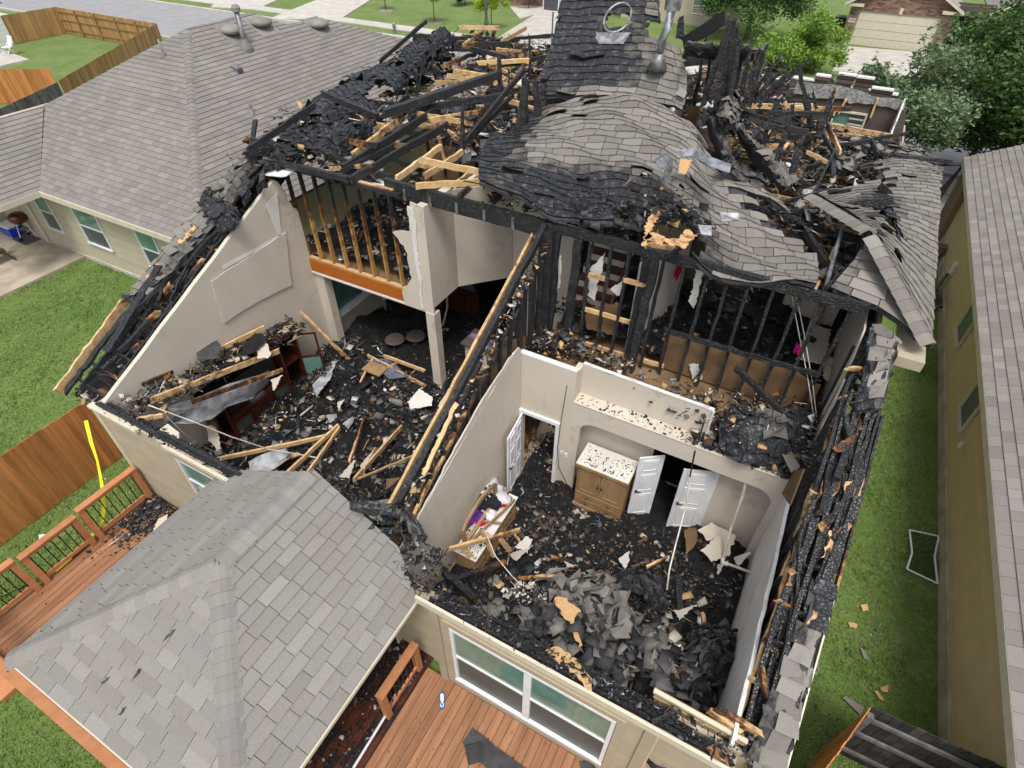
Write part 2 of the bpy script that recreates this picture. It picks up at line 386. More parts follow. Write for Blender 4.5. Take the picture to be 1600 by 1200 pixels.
def ragged(pts, closed=True, step=.12, amp=.05, which=None):
    """subdivide polygon edges and jitter them; pts 2-D; which = indices of edges to tear"""
    out = []; n = len(pts)
    for i in range(n if closed else n-1):
        a = np.array(pts[i], float); b = np.array(pts[(i+1) % n], float); out.append(tuple(a))
        if which is None or i in which:
            L = np.linalg.norm(b-a); k = max(1, int(L/step)); d = (b-a)/L; nn = np.array((-d[1], d[0]))
            ph = random.random()*9
            for j in range(1, k):
                t = j/k; out.append(tuple(a+(b-a)*t+nn*(random.uniform(-amp, amp)*.6+amp*math.sin(ph+t*L*5)*.6)))
    if not closed: out.append(tuple(np.array(pts[-1], float)))
    return out
def earfaces(pts2):
    from mathutils.geometry import tessellate_polygon
    return tessellate_polygon([[Vector((p[0], p[1], 0)) for p in pts2]])
def slab2(m, pts2, to3, vec, rnd=None, burn=0):
    """extrude a non-convex 2-D outline; to3 maps (a,b)->3-D"""
    tri = earfaces(pts2); A = [np.array(to3(*p), float) for p in pts2]; v = np.array(vec, float); n = len(A)
    m.add(A+[p+v for p in A], [tuple(t) for t in tri]+[tuple(n+i for i in t[::-1]) for t in tri]+[(i, (i+1) % n, n+(i+1) % n, n+i) for i in range(n)], rnd, burn)

# ------------------------------------------------------------------ shingles
def clip(poly, cl):
    out = poly
    n = len(cl)
    ar = sum(cl[i][0]*cl[(i+1) % n][1]-cl[(i+1) % n][0]*cl[i][1] for i in range(n))
    C = cl if ar > 0 else cl[::-1]
    for i in range(n):
        a, b = C[i], C[(i+1) % n]; inp = out; out = []
        if not inp: return []
        def ins(p): return (b[0]-a[0])*(p[1]-a[1])-(b[1]-a[1])*(p[0]-a[0]) >= -1e-9
        def isec(p, q):
            d1 = (b[0]-a[0])*(p[1]-a[1])-(b[1]-a[1])*(p[0]-a[0]); d2 = (b[0]-a[0])*(q[1]-a[1])-(b[1]-a[1])*(q[0]-a[0]); t = d1/(d1-d2)
            return (p[0]+(q[0]-p[0])*t, p[1]+(q[1]-p[1])*t)
        for k in range(len(inp)):
            p, q = inp[k], inp[(k+1) % len(inp)]
            if ins(p):
                out.append(p)
                if not ins(q): out.append(isec(p, q))
            elif ins(q): out.append(isec(p, q))
    return out
def campx(p):
    q = np.array(p)-np.array([0, 0, H]); c = q@FW
    return (800+F*(q@R)/c, 600+F*(q@D)/c, c)
def inview(p, m=60):
    x, y, c = campx(p); return c > .3 and -m < x < 1600+m and -m < y < 1200+m
SHCACHE = {}
def shingle_plane(parent, o, u, v, poly, mat, ex=.19, tab=.37, nparts=300, lap=.012, holes=None, seed=0, hidden=None):
    """o origin, u along the eave, v up the slope (unit); poly convex outline in (u,v)"""
    rs = random.Random(seed); o = np.array(o, float); u = np.array(u, float); v = np.array(v, float); nr = np.cross(u, v)
    if nr[2] < 0: nr = -nr
    us = [p[0] for p in poly]; vs2 = [p[1] for p in poly]
    items = []
    k = 0; vv = min(vs2)
    while vv < max(vs2):
        uu = min(us)-rs.random()*tab
        while uu < max(us):
            t = tab*(1+rs.choice((-.12, 0, .0, .12, -.25, .2)))
            q = clip([(uu+.004, vv), (uu+t-.004, vv), (uu+t-.004, vv+ex+.012), (uu+.004, vv+ex+.012)], poly)
            if len(q) >= 3:
                c = np.mean(q, 0); p3 = o+u*c[0]+v*c[1]
                if (holes is None or not holes(p3)) and inview(p3, 1100):
                    items.append((campx(p3)[2]+(0 if inview(p3, 20) else 500), q, (uu, vv, t), len(q) == 4 and abs(q[0][0]-uu-.004)+abs(q[2][0]-uu-t+.004)+abs(q[2][1]-vv-ex-.012) < 1e-6))
            uu += t
        vv += ex; k += 1
    items.sort(key=lambda a: a[0])
    rest = MB()
    def geo(q, vv):
        n = len(q); top = []; bot = []
        for a, b in q:
            hh = lap+.020*(1-(b-vv)/ex); top.append(o+u*a+v*b+nr*hh); bot.append(o+u*a+v*b+nr*.001)
        return top+bot, [tuple(range(n))]+[(i, n+i, n+(i+1) % n, (i+1) % n) for i in range(n)]
    for i, (dd, q, (uu, vv, t), full) in enumerate(items):
        V, fs = geo(q, vv)
        if i < nparts:
            m = MB(); m.add(V, fs, rs.random())
            if full:
                key = (mat.name, tuple(np.round(u, 3)), tuple(np.round(v, 3)), round(t, 3), rs.randrange(6))
                c = np.mean(V, 0)
                if key not in SHCACHE: SHCACHE[key] = mesh('shingle', np.array(V)-c, fs, mat, m.r)
                link('shingle', SHCACHE[key], c, parent)
            else: m.build('shingle', mat, parent)
        else: rest.add(V, fs, rs.random())
    if rest.v: rest.build('shingle_field', mat, parent, kind='stuff')
def cap_line(parent, p0, p1, mat, w_=.15, drop=.07, side=None, ex=.19, nparts=60):
    """folded cap shingles from p0 (low) to p1 (high)"""
    p0 = np.array(p0, float); p1 = np.array(p1, float); d = p1-p0; L = np.linalg.norm(d); d /= L
    sd = np.cross(d, (0, 0, 1.)); sd /= np.linalg.norm(sd); up = np.cross(sd, d); n = int(L/ex); rest = MB()
    for k in range(n):
        a = p0+d*ex*k; b = p0+d*(ex*(k+1)+.03); m = MB() if k < nparts else rest
        z0, z1 = .045, .028
        P_ = []
        for q, zz in ((a, z0), (b, z1)):
            P_ += [q-sd*w_+up*(zz-drop), q-sd*w_*.45+up*(zz-drop*.25), q+up*(zz+.006), q+sd*w_*.45+up*(zz-drop*.25), q+sd*w_+up*(zz-drop)]
        low = [p-up*.05 for p in P_[:5]]
        m.add(P_+low, [(0, 1, 6, 5), (1, 2, 7, 6), (2, 3, 8, 7), (3, 4, 9, 8)]+[(i, 10+i, 11+i, i+1) for i in range(4)], random.random())
        if k < nparts and inview(a): m.build('ridge_cap', mat, parent)
    if rest.v: rest.build('ridge_cap', mat, parent, kind='stuff')

def catmull(Gr, u, v):
    """Gr rows x cols x 3, u in [0,cols-1], v in [0,rows-1]"""
    nr_, nc = Gr.shape[:2]
    def w4(t): return np.array([-.5*t**3+t*t-.5*t, 1.5*t**3-2.5*t*t+1, -1.5*t**3+2*t*t+.5*t, .5*t**3-.5*t*t])
    i = min(max(int(math.floor(u)), 0), nc-2); j = min(max(int(math.floor(v)), 0), nr_-2)
    wu = w4(min(max(u-i, -.3), 1.3)); wv = w4(min(max(v-j, -.3), 1.3)); r = np.zeros(Gr.shape[2])
    for a in range(4):
        for b in range(4): r += wv[a]*wu[b]*Gr[min(max(j-1+a, 0), nr_-1), min(max(i-1+b, 0), nc-1)]
    return r
class Sheet:
    """a curved remnant of roof: spline through measured points, felt/decking below and shingles that follow it"""
    def __init__(s, rows, burn=lambda u, v: 0., hole=lambda u, v: False, wav=.0):
        s.G = np.array(rows, float); s.nr, s.nc = s.G.shape[:2]; s.burn = burn; s.hole = hole; s.wav = wav; s.twist = .6
    def p(s, u, v):
        q = catmull(s.G, u*(s.nc-1), v*(s.nr-1))
        if s.wav: q = q+np.array((0, 0, 1))*s.wav*(math.sin(u*19+v*7)*math.cos(v*15-u*4)+.5*math.sin(u*43+v*31))
        return q
    def n(s, u, v):
        e = .01; a = s.p(min(u+e, 1), v)-s.p(max(u-e, 0), v); b = s.p(u, min(v+e, 1))-s.p(u, max(v-e, 0)); c = np.cross(a, b)
        c /= np.linalg.norm(c)+1e-9; return c if c[2] > 0 else -c
    def deck(s, name, mat, parent, nu=40, nv=40, off=-.02, thick=.03, tear=.5):
        m = MB(); V = {}; vs_ = []; bs = []
        top = {}
        for j in range(nv+1):
            for i in range(nu+1):
                u, v = i/nu, j/nv
                uu = u+(random.uniform(-tear, tear)/nu if 0 < i < nu else random.uniform(-tear, tear)*1.2/nu); vv = v+(random.uniform(-tear, tear)/nv)
                V[i, j] = (uu, vv); q = s.p(min(max(uu, 0), 1), min(max(vv, 0), 1)); n_ = s.n(min(max(uu, .01), .99), min(max(vv, .01), .99))
                if i in (0, nu) or j in (0, nv): q = q+np.random.uniform(-.02, .02, 3)
                vs_.append(q+n_*off); bs.append(s.burn(u, v))
        N = len(vs_); base = vs_[:]; vs_ = vs_+[q-np.array((0, 0, thick)) for q in base]; bs = bs*2
        W = nu+1; fs = []
        keep = {(i, j): not s.hole((i+.5)/nu, (j+.5)/nv) for i in range(nu) for j in range(nv)}
        for (i, j), k in keep.items():
            if not k: continue
            a, b, c, d = j*W+i, j*W+i+1, (j+1)*W+i+1, (j+1)*W+i
            fs += [(a, b, c, d), (N+d, N+c, N+b, N+a)]
            for (di, dj, e, f) in ((0, -1, a, b), (1, 0, b, c), (0, 1, c, d), (-1, 0, d, a)):
                if not keep.get((i+di, j+dj), False): fs.append((f, e, N+e, N+f))
        m.add(vs_, fs, .5, bs); return m.build(name, mat, parent)
    def shingles(s, mat, parent, ex=.19, tab=.36, nparts=300, lift=.02, loose=.0, seed=1, name='shingle'):
        rs = random.Random(seed)
        Lu = sum(np.linalg.norm(s.p((i+1)/12, .5)-s.p(i/12, .5)) for i in range(12)); Lv = sum(np.linalg.norm(s.p(.5, (i+1)/12)-s.p(.5, i/12)) for i in range(12))
        nv = max(1, int(Lv/ex)); items = []
        for j in range(nv):
            v0 = j/nv; v1 = min(1, (j+1.12)/nv); u = -rs.random()*tab/Lu
            while u < 1:
                t = tab/Lu*(1+rs.choice((-.1, 0, .1, .2))); a, b = max(u, 0)+.003/Lu, min(u+t, 1)-.010/Lu
                u += t
                if b-a < .25*tab/Lu: continue
                uc, vc = (a+b)/2, (v0+v1)/2
                if s.hole(uc, vc): continue
                lf = lift*rs.random()
                if rs.random() < loose: lf += rs.uniform(.03, .11)
                skew = rs.uniform(-1, 1)*.02 if lf > .05 else 0
                bu = s.burn(uc, vc); ps = []
                nn = [s.n(a, vc), s.n(uc, vc), s.n(b, vc)]
                top = []; bot = []
                for vq, hh in ((v0, .030+lf), ((v0+v1)/2, .022+lf*.35), (v1, .010)):
                    for uq, n_ in zip((a, uc, b), nn): top.append(s.p(uq, vq)+n_*(hh+skew*(uq-uc)*20/max(b-a, .01)*0+rs.uniform(0, .004)))
                for uq, n_ in zip((a, uc, b), nn): bot.append(s.p(uq, v0)+n_*(.017+lf))
                if lf > .07:
                    n_ = nn[1]; c0 = s.p(uc, v0); an = rs.gauss(0, .35)*s.twist; ca, sa = math.cos(an), math.sin(an); ax = nn[1]*0+np.array((rs.gauss(0, 1), rs.gauss(0, 1), 0)); ax /= np.linalg.norm(ax)+1e-9; ti = rs.gauss(0, .35)*s.twist; ct, st_ = math.cos(ti), math.sin(ti)
                    def tw(p):
                        q = p-c0; q = q*ca+np.cross(n_, q)*sa+n_*(n_@q)*(1-ca); return c0+q*ct+np.cross(ax, q)*st_+ax*(ax@q)*(1-ct)+n_*.02*s.twist
                    top = [tw(p) for p in top]; bot = [tw(p) for p in bot]
                V = top+bot; fs = [(0, 1, 4, 3), (1, 2, 5, 4), (3, 4, 7, 6), (4, 5, 8, 7), (0, 9, 10, 1), (1, 10, 11, 2), (0, 3, 6, 9), (2, 11, 8, 5)]
                c = np.mean(V, 0)
                if inview(c): items.append((campx(c)[2]-.0, V, fs, bu))
        items.sort(key=lambda q: q[0]); rest = MB()
        for k, (d, V, fs, bu) in enumerate(items):
            if k < nparts: m = MB(); m.add(V, fs, rs.random(), bu); m.build(name, mat, parent)
            else: rest.add(V, fs, rs.random(), bu)
        if rest.v: rest.build('shingle_field', mat, parent, kind='stuff')

# ------------------------------------------------------------------ debris fields
PAL = {
 'char': [((.014, .014, .015), 50), ((.035, .035, .039), 24), ((.085, .09, .10), 12), ((.17, .175, .18), 4), ((.11, .06, .03), 5), ((.36, .22, .10), 1.8), ((.38, .35, .30), 1.7), ((.56, .54, .51), .9), ((.05, .03, .02), 6)],
 'mixed': [((.012, .012, .013), 34), ((.03, .03, .033), 20), ((.08, .085, .09), 12), ((.19, .19, .19), 6), ((.13, .07, .035), 7), ((.46, .29, .14), 6), ((.45, .40, .34), 7), ((.60, .58, .55), 4), ((.22, .16, .10), 4)],
 'pale': [((.012, .012, .013), 22), ((.04, .04, .043), 18), ((.11, .11, .115), 14), ((.26, .26, .25), 10), ((.16, .09, .05), 8), ((.5, .33, .16), 6), ((.5, .46, .40), 10), ((.62, .6, .57), 6), ((.12, .17, .20), 3)],
 'white': [((.62, .58, .52), 40), ((.45, .41, .36), 20), ((.03, .03, .03), 30)],
 'brown': [((.03, .028, .027), 30), ((.075, .068, .06), 24), ((.14, .125, .105), 16), ((.22, .20, .17), 8), ((.10, .05, .025), 8), ((.015, .015, .016), 20), ((.34, .30, .25), 3)],
 'roof': [((.15, .14, .125), 20), ((.11, .105, .10), 20), ((.20, .19, .17), 10), ((.045, .045, .05), 30), ((.02, .02, .022), 20)],
 'lawn': [((.05, .045, .04), 40), ((.20, .15, .10), 20), ((.45, .36, .28), 12), ((.10, .10, .10), 20)],
}
def debris(name, N, place, pal, label=None, size=(.02, .16), parent=None, cat='debris', sticks=.25, seed=3, flat=False, sw=1., lumps=.28, **kw):
    """place(k) -> (k,3) points. Chips: bent plates, lumps and splinters, one joined mesh"""
    rg = np.random.default_rng(seed); pts = place(N, rg); N = len(pts)
    if N == 0: return
    cols = np.array([c for c, _ in PAL[pal]]); wt = np.array([w_ for _, w_ in PAL[pal]], float); ci = rg.choice(len(cols), N, p=wt/wt.sum()); C = cols[ci]*rg.uniform(.7, 1.3, (N, 1))
    a = rg.uniform(0, 2*np.pi, N); til = rg.normal(0, .15 if flat else .5, N); az = rg.uniform(0, 2*np.pi, N)
    sz = size[0]+(size[1]-size[0])*rg.power(.45, N)**1.6
    x = np.stack([np.cos(a), np.sin(a), np.zeros(N)], 1); y = np.stack([-np.sin(a), np.cos(a), np.zeros(N)], 1); z = np.tile([0, 0, 1.], (N, 1))
    ax = np.stack([np.cos(az), np.sin(az), np.zeros(N)], 1)
    def rot(v): c, s_ = np.cos(til)[:, None], np.sin(til)[:, None]; return v*c+np.cross(ax, v)*s_+ax*(ax*v).sum(1)[:, None]*(1-c)
    x, y, z = rot(x), rot(y), rot(z)
    typ = rg.random(N); st = typ < sticks; lump = (typ > 1-lumps)
    L = np.where(st, sz*rg.uniform(1.2, 3.2, N), sz); W = np.where(st, rg.uniform(.008, .03, N)*sw, sz*rg.uniform(.45, 1, N)); T = np.where(lump, sz*.35, np.where(st, W*.6, .006))
    # 8-vertex hexahedron with jitter
    sg = np.array([(-1, -1, -1), (1, -1, -1), (1, 1, -1), (-1, 1, -1), (-1, -1, 1), (1, -1, 1), (1, 1, 1), (-1, 1, 1)], float)
    V = np.zeros((N, 8, 3))
    jit = rg.uniform(.45, 1.0, (N, 4)); bend = rg.normal(0, .22, (N, 4))
    for k in range(8):
        jj = jit[:, k % 4]; V[:, k] = pts+x*(sg[k, 0]*L/2*jj)[:, None]+y*(sg[k, 1]*W/2*jj)[:, None]+z*(sg[k, 2]*T/2*np.where(lump, jj*.8, 1)+np.where(lump, 0, bend[:, k % 4]*np.minimum(L, .2)*np.where(st, .05, 1)))[:, None]
    V[:, :, 2] += (T/2)[:, None]
    fq = np.array([(0, 3, 2, 1), (4, 5, 6, 7), (0, 1, 5, 4), (1, 2, 6, 5), (2, 3, 7, 6), (3, 0, 4, 7)])
    Fq = (fq[None]+8*np.arange(N)[:, None, None]).reshape(-1, 4)
    k = dict(kw)
    if parent is None: k.update(label=label, cat=cat)
    k['kind'] = 'stuff'
    return bulk(name, V.reshape(-1, 3), Fq, DEBRIS, parent, rnd=np.repeat(rg.random(N), 8), col=np.repeat(C, 8, 0), **k)
def hnoise(x, y, s=1.):
    return (np.sin(x*2.1*s+1.3*np.sin(y*1.7*s))+np.sin(y*2.7*s+1.1*np.sin(x*2.3*s)+.7)+.6*np.sin(x*5.3*s+y*3.1*s)+.5*np.sin(y*6.1*s-x*4.3*s))/3.1
def heap(name, x0, x1, y0, y1, hf, mat, label=None, parent=None, n=.08, rough=.04, mask=None, cat='debris', **kw):
    nx = max(2, int((x1-x0)/n)); ny = max(2, int((y1-y0)/n)); X, Y = np.meshgrid(np.linspace(x0, x1, nx), np.linspace(y0, y1, ny))
    rg = np.random.default_rng(5); Z = hf(X, Y)+rg.normal(0, rough*.5, X.shape)+rough*hnoise(X*3, Y*3); V = np.stack([X, Y, Z], -1).reshape(-1, 3)
    I = np.arange(nx*ny).reshape(ny, nx); Fq = np.stack([I[:-1, :-1], I[:-1, 1:], I[1:, 1:], I[1:, :-1]], -1).reshape(-1, 4)
    if mask is not None: cx = V[Fq].mean(1); Fq = Fq[mask(cx[:, 0], cx[:, 1])]
    k = dict(kw)
    if parent is None: k.update(label=label, cat=cat, kind='stuff')
    return bulk(name, V, Fq, mat, parent, rnd=np.full(len(V), .5), **k)
def inside(poly, X, Y):
    r = np.zeros(X.shape, bool); n = len(poly)
    for i in range(n):
        x1, y1 = poly[i]; x2, y2 = poly[(i+1) % n]
        c = ((y1 > Y) != (y2 > Y)) & (X < (x2-x1)*(Y-y1)/((y2-y1) or 1e-9)+x1); r ^= c
    return r

def lap_siding(parent, p0, p1, z0, z1, mat, out, ex=.16, top=None, stuff=True):
    """overlapping boards on a vertical wall from p0 to p1 (2-D), `out` = outward unit (2-D); top(t)->z for raked walls"""
    p0 = np.array(p0, float); p1 = np.array(p1, float); o = np.array(out, float); m = MB(); z = z0; L = np.linalg.norm(p1-p0)
    while z < z1-.02:
        zt = min(z+ex+.01, z1)
        a0, a1 = 0., 1.
        if top:
            ts = np.linspace(0, 1, 60); ok = [t for t in ts if top(t) > zt-.05]
            if not ok: break
            a0, a1 = ok[0], ok[-1]
        for (b0, b1) in ((a0, a1),):
            A = p0+(p1-p0)*b0; B = p0+(p1-p0)*b1
            q = [(*(A+o*.012), z), (*(B+o*.012), z), (*(B+o*.001), zt), (*(A+o*.001), zt)]
            # wedge: thick at the butt
            V = [(*(A+o*.020), z), (*(B+o*.020), z), (*(B+o*.006), zt), (*(A+o*.006), zt), (*A, z), (*B, z)]
            m.add(V, [(0, 1, 2, 3), (4, 5, 1, 0)], random.random())
        z += ex
    return m.build('siding', mat, parent, kind='stuff' if stuff else None)
def window(parent, A, B, z0, z1, out, frame=WHITE, up=GLASSG, lo=GLASSD, split=True, fw=.055, mull=0, depth=.05):
    """double-hung window: A,B 2-D ends"""
    A = np.array(A, float); B = np.array(B, float); o = np.array((*out, 0.)); d = np.array((*(B-A), 0.)); L = np.linalg.norm(d); d /= L; A3 = np.array((*A, 0.))
    def q(t, z, e): return A3+d*t+np.array((0, 0, z))+o*e
    def rect(m, t0, t1, za, zb, e0, e1): m.prism([q(t0, za, e0), q(t1, za, e0), q(t1, zb, e0), q(t0, zb, e0)], o*(e1-e0))
    m = MB()
    rect(m, 0, L, z1-fw, z1, 0, depth); rect(m, 0, L, z0, z0+fw, 0, depth+.02)
    rect(m, 0, fw, z0+fw, z1-fw, 0, depth-.002); rect(m, L-fw, L, z0+fw, z1-fw, 0, depth-.002)
    n = mull+1; segs = []
    for k in range(1, n): c = L*k/n; rect(m, c-fw, c+fw, z0+fw, z1-fw, 0, depth-.003)
    zm = (z0+z1)/2
    W = m.build('window', frame, parent)
    for k in range(n):
        t0 = L*k/n+fw; t1 = L*(k+1)/n-fw
        if split:
            one('sash_rail', frame, lambda m_: rect(m_, t0, t1, zm-.022, zm+.022, 0, depth-.01), W)
            one('pane', up, lambda m_: rect(m_, t0, t1, zm+.022, z1-fw, .004, .018), W); one('pane', lo, lambda m_: rect(m_, t0, t1, z0+fw, zm-.022, .002, .010), W)
        else: one('pane', up, lambda m_: rect(m_, t0, t1, z0+fw, z1-fw, .004, .015), W)
    return W

# =================================================================== GROUND
def sheet(name, pts, z, mat, **k):
    m = MB(); m.prism([(x, y, z) for x, y in pts], (0, 0, -.003-z-(.3 if z > .02 else 0))); return m.build(name, mat, kind='structure', **k)
m = MB(); m.add([(-900, -400, -.01), (700, -400, -.01), (700, 900, -.01), (-900, 900, -.01)], [(0, 1, 2, 3)]); m.build('ground', GRASSF, kind='structure')
m = MB(); m.add([(-30, -12, 0), (12, -12, 0), (12, 31, 0), (-30, 31, 0)], [(0, 1, 2, 3)]); m.build('lawn', GRASS, kind='structure')
m = MB(); m.add([(-250, 33.2, .004), (200, 33.2, .004), (200, 42.2, .004), (-250, 42.2, .004)], [(0, 1, 2, 3)]); m.build('road', ASPH, kind='structure')
for nm, y0, y1, zz in (('kerb', 42.2, 42.5, .13), ('kerb', 32.9, 33.2, .13)):
    boxo(nm, CONC, (-250, y0, -.1), (200, y1, zz), kind='structure')
boxo('sidewalk', CONC, (-250, 44.4, -.1), (200, 45.9, .06), kind='structure')
boxo('sidewalk', CONC, (-250, 30.6, -.1), (200, 31.9, .06), kind='structure')
def pxz(*q, z=0.): return [tuple(P(a, b, z=z)[:2]) for a, b in q]
for q in ([(530, 32), (422, 30), (497, 0), (580, 0)], [(775, 62), (872, 72), (905, 22), (850, 15)], [(1300, 112), (1440, 125), (1448, 84), (1326, 74)], [(330, 12), (400, 16), (440, -2), (350, -8)]):
    pts = pxz(*q); sheet('driveway', pts, .075, CONC)
sheet('driveway', [(5.0, 25.5), (11.5, 25.5), (11.0, 33.1), (4.2, 33.1)], .012, CONC)
sheet('path', pxz((1440, 100), (1495, 105), (1500, 88), (1450, 84)), .07, CONC)
sheet('path', pxz((797, 12), (812, 30), (860, 18), (850, 8)), .07, CONC)

# grass blades on the near lawns (tufts of three bent blades)
def tufts(name, regions, dens, label, h=(.03, .075), seed=2, mat=BLADE):
    rg = np.random.default_rng(seed); pts = []
    for (x0, x1, y0, y1, d) in regions:
        n = int((x1-x0)*(y1-y0)*dens*d); q = np.stack([rg.uniform(x0, x1, n), rg.uniform(y0, y1, n)], 1)
        v = np.concatenate([q, np.zeros((n, 1))], 1)-np.array([0, 0, H]); c = v@FW; px = 800+F*(v@R)/c; py = 600+F*(v@D)/c
        q = q[(c > 0) & (px > -40) & (px < 1640) & (py > -40) & (py < 1240)]; pts.append(q)
    q = np.concatenate(pts); keep = rg.random(len(q)) < .7+.35*hnoise(q[:, 0]*1.7, q[:, 1]*1.7); q = q[keep]; N = len(q); V = np.zeros((N, 3, 3, 3))
    for b in range(3):
        a = rg.uniform(0, 2*np.pi, N); hh = rg.uniform(*h, N)*(1+.5*hnoise(q[:, 0], q[:, 1])); wd = rg.uniform(.006, .013, N); ln = rg.uniform(.2, 1.1, N)*hh
        o = np.stack([q[:, 0]+rg.normal(0, .02, N), q[:, 1]+rg.normal(0, .02, N), np.zeros(N)], 1); dx = np.stack([-np.sin(a)*wd, np.cos(a)*wd, np.zeros(N)], 1)
        V[:, b, 0] = o-dx; V[:, b, 1] = o+dx; V[:, b, 2] = o+np.stack([np.cos(a)*ln, np.sin(a)*ln, hh], 1)
    Fq = np.arange(N*9).reshape(-1, 3)
    r = np.clip(.5+.35*hnoise(q[:, 0]*.9, q[:, 1]*.9)+rg.normal(0, .2, N), 0, 1)
    return bulk(name, V.reshape(-1, 3), Fq, mat, rnd=np.repeat(r, 9), label=label, cat='grass', kind='stuff')
tufts('grass', [(-24, -11.2, -2, 9.1, 1), (-13, -5, -4, .2, 1.3)], 420, 'green lawn grass on the left of the burned house')
tufts('grass', [(1.4, 5.1, 2, 18, 1)], 520, 'patchy lawn grass between the burned house and the olive tan house', h=(.03, .07), seed=4)
def placebox(x0, x1, y0, y1, z=0.0):
    def f(n, rg): return np.stack([rg.uniform(x0, x1, n), rg.uniform(y0, y1, n), np.full(n, z)+.01], 1)
    return f
debris('lawn_litter', 420, placebox(1.6, 3.9, 2.5, 9), 'lawn', 'small scorched scraps scattered in the grass beside the right wall', size=(.015, .10), flat=True, cat='litter')
debris('lawn_litter', 260, placebox(-12.6, -11.1, -1, 3.4), 'lawn', 'small burnt crumbs in the grass between fence and deck', size=(.015, .08), flat=True, cat='litter', seed=8)

# =================================================================== LEFT NEIGHBOUR
def roof_face(parent, o, u, v, poly, mat, name='roof', thick=.10, **k):
    o = np.array(o, float); u = np.array(u, float); v = np.array(v, float); nr = np.cross(u, v); nr = nr if nr[2] > 0 else -nr
    m = MB(); m.prism([o+u*a+v*b for a, b in poly], -nr*thick); rf = m.build(name, FELT, parent)
    shingle_plane(parent, o, u, v, poly, mat, **k); return rf
K = .587; SL = math.sqrt(1+K*K)
ln = thing('neighbor_house', (-20, 14, 0), 'beige single storey house with a wide grey hip roof and covered patio at left', 'house')
uN, vN = np.array((-1., 0, 0)), np.array((0, 1/SL, K/SL)); oN = np.array((-14.6, 8.65, 2.75))
def uvN(px, py): q = onplane(px, py, oN, (0, -K, 1)); return ((q-oN)@uN, (q-oN)@vN)
uE, vE = np.array((0, 1., 0)), np.array((-1/SL, 0, K/SL))
def uvE(px, py): q = onplane(px, py, oN, (K, 0, 1)); return ((q-oN)@uE, (q-oN)@vE)
ap = uvN(297, 42); dA = (ap[0]+ap[1]/SL)/2; apN = (dA, dA*SL)
west = uvN(68, 166); vlow = uvN(62, 300)
roof_face(ln, oN, uN, vN, [(0, 0), apN, (west[0], west[1]), (vlow[0], 0)], SH_LEFT, nparts=150, seed=3)
e390, e447, e497, e640 = uvE(390, 20), uvE(447, 38), uvE(497, 24), uvE(645, 66)
roof_face(ln, oN, uE, vE, [(0, 0), (10.11, 0), (10.11, 6.46), (9.17, 7.36), (dA, dA*SL)], SH_LEFT, nparts=150, seed=4)
roof_face(ln, oN, uE, vE, [(10.11, 0), (19.5, 0), (15.15, 3.9), (11.94, 6.3), (10.11, 6.46)], SH_LEFT, nparts=0, seed=5)
cap_line(ln, oN, oN+uN*apN[0]+vN*apN[1], SH_LEFT, nparts=55)
# west wing that covers the patio: its roof faces +x
cx = oN[0]-vlow[0]; oW = np.array((cx, 8.65, 2.75)); uW = np.array((0, -1., 0)); vW = vE
def uvW(px, py): q = onplane(px, py, oW, (K, 0, 1)); return ((q-oW)@uW, (q-oW)@vW)
w1, w2 = uvW(68, 166), uvW(-60, 205)
roof_face(ln, oW, uW, vW, [(0, 0), (2.2, 0), (2.2, 3.05), (-2.55, 3.08)], SH_LEFT, nparts=0, seed=6)
# back slopes and walls
far = np.array((0, 28.0, 0))
one('roof', SH_LEFT, lambda m: m.prism([(-27.2, 14.9, 2.75), (-20.95, 14.9, 6.3), (-20.95, 17.8, 6.3), (-27.2, 28, 2.75)], (0, 0, -.1)), ln)
one('roof', SH_LEFT, lambda m: m.prism([(-20.95, 17.85, 6.28), (-14.7, 28, 2.72), (-27.2, 28, 2.72)], (0, 0, -.1)), ln)
boxo('wall', SIDING3, (-27, 9.1, 0), (-15.1, far[1]-.5, 2.62), ln)
one('roof', SH_LEFT, lambda m: m.prism([(-24.88, 6.45, 4.26), (-24.88, 11.2, 4.26), (-28.5, 11.2, 2.6), (-28.5, 6.45, 2.6)], (0, 0, -.1)), ln)
boxo('wall', SIDING3, (-31.5, 9.1, 0), (-27.02, 16, 2.6), ln)
lap_siding(ln, (-15.1, 9.1), (-27, 9.1), .05, 2.62, SIDING3, (0, -1))
one('soffit', TRIM, lambda m: (m.box((-22.2, 8.66, 2.58), (-14.6, 9.09, 2.62)), m.box((-22.25, 8.60, 2.60), (-14.55, 8.655, 2.78)), m.box((cx-.03, 6.4, 2.60), (cx+.03, 8.59, 2.78))), ln)
for a, b in ((-24.0, -23.1), (-21.7, -20.4+.05), (-18.45, -17.5), (-16.9, -16.0)): window(ln, (a, 9.08), (b, 9.08), .85, 2.25, (0, -1), up=GLASSG, lo=GLASSD)
boxo('foundation', CONC, (-27, 9.04, 0), (-15.1, 9.098, .14), ln)
boxo('downspout', TRIM, (-24.75, 9.0, .1), (-24.62, 9.09, 2.6), ln)
boxo('porch_wall', SIDING3, (-27.4, 6.3, 0), (-27.2, 9.09, 2.6), ln)
boxo('patio_slab', CONCD, (-29, 5.2, -.05), (-22.5, 9.04, .1), kind='structure')
def on(px, py, pl='E', lift=0):
    q = onplane(px, py, oN, (K, 0, 1) if pl == 'E' else (0, -K, 1)); return q+np.array((0, 0, lift))
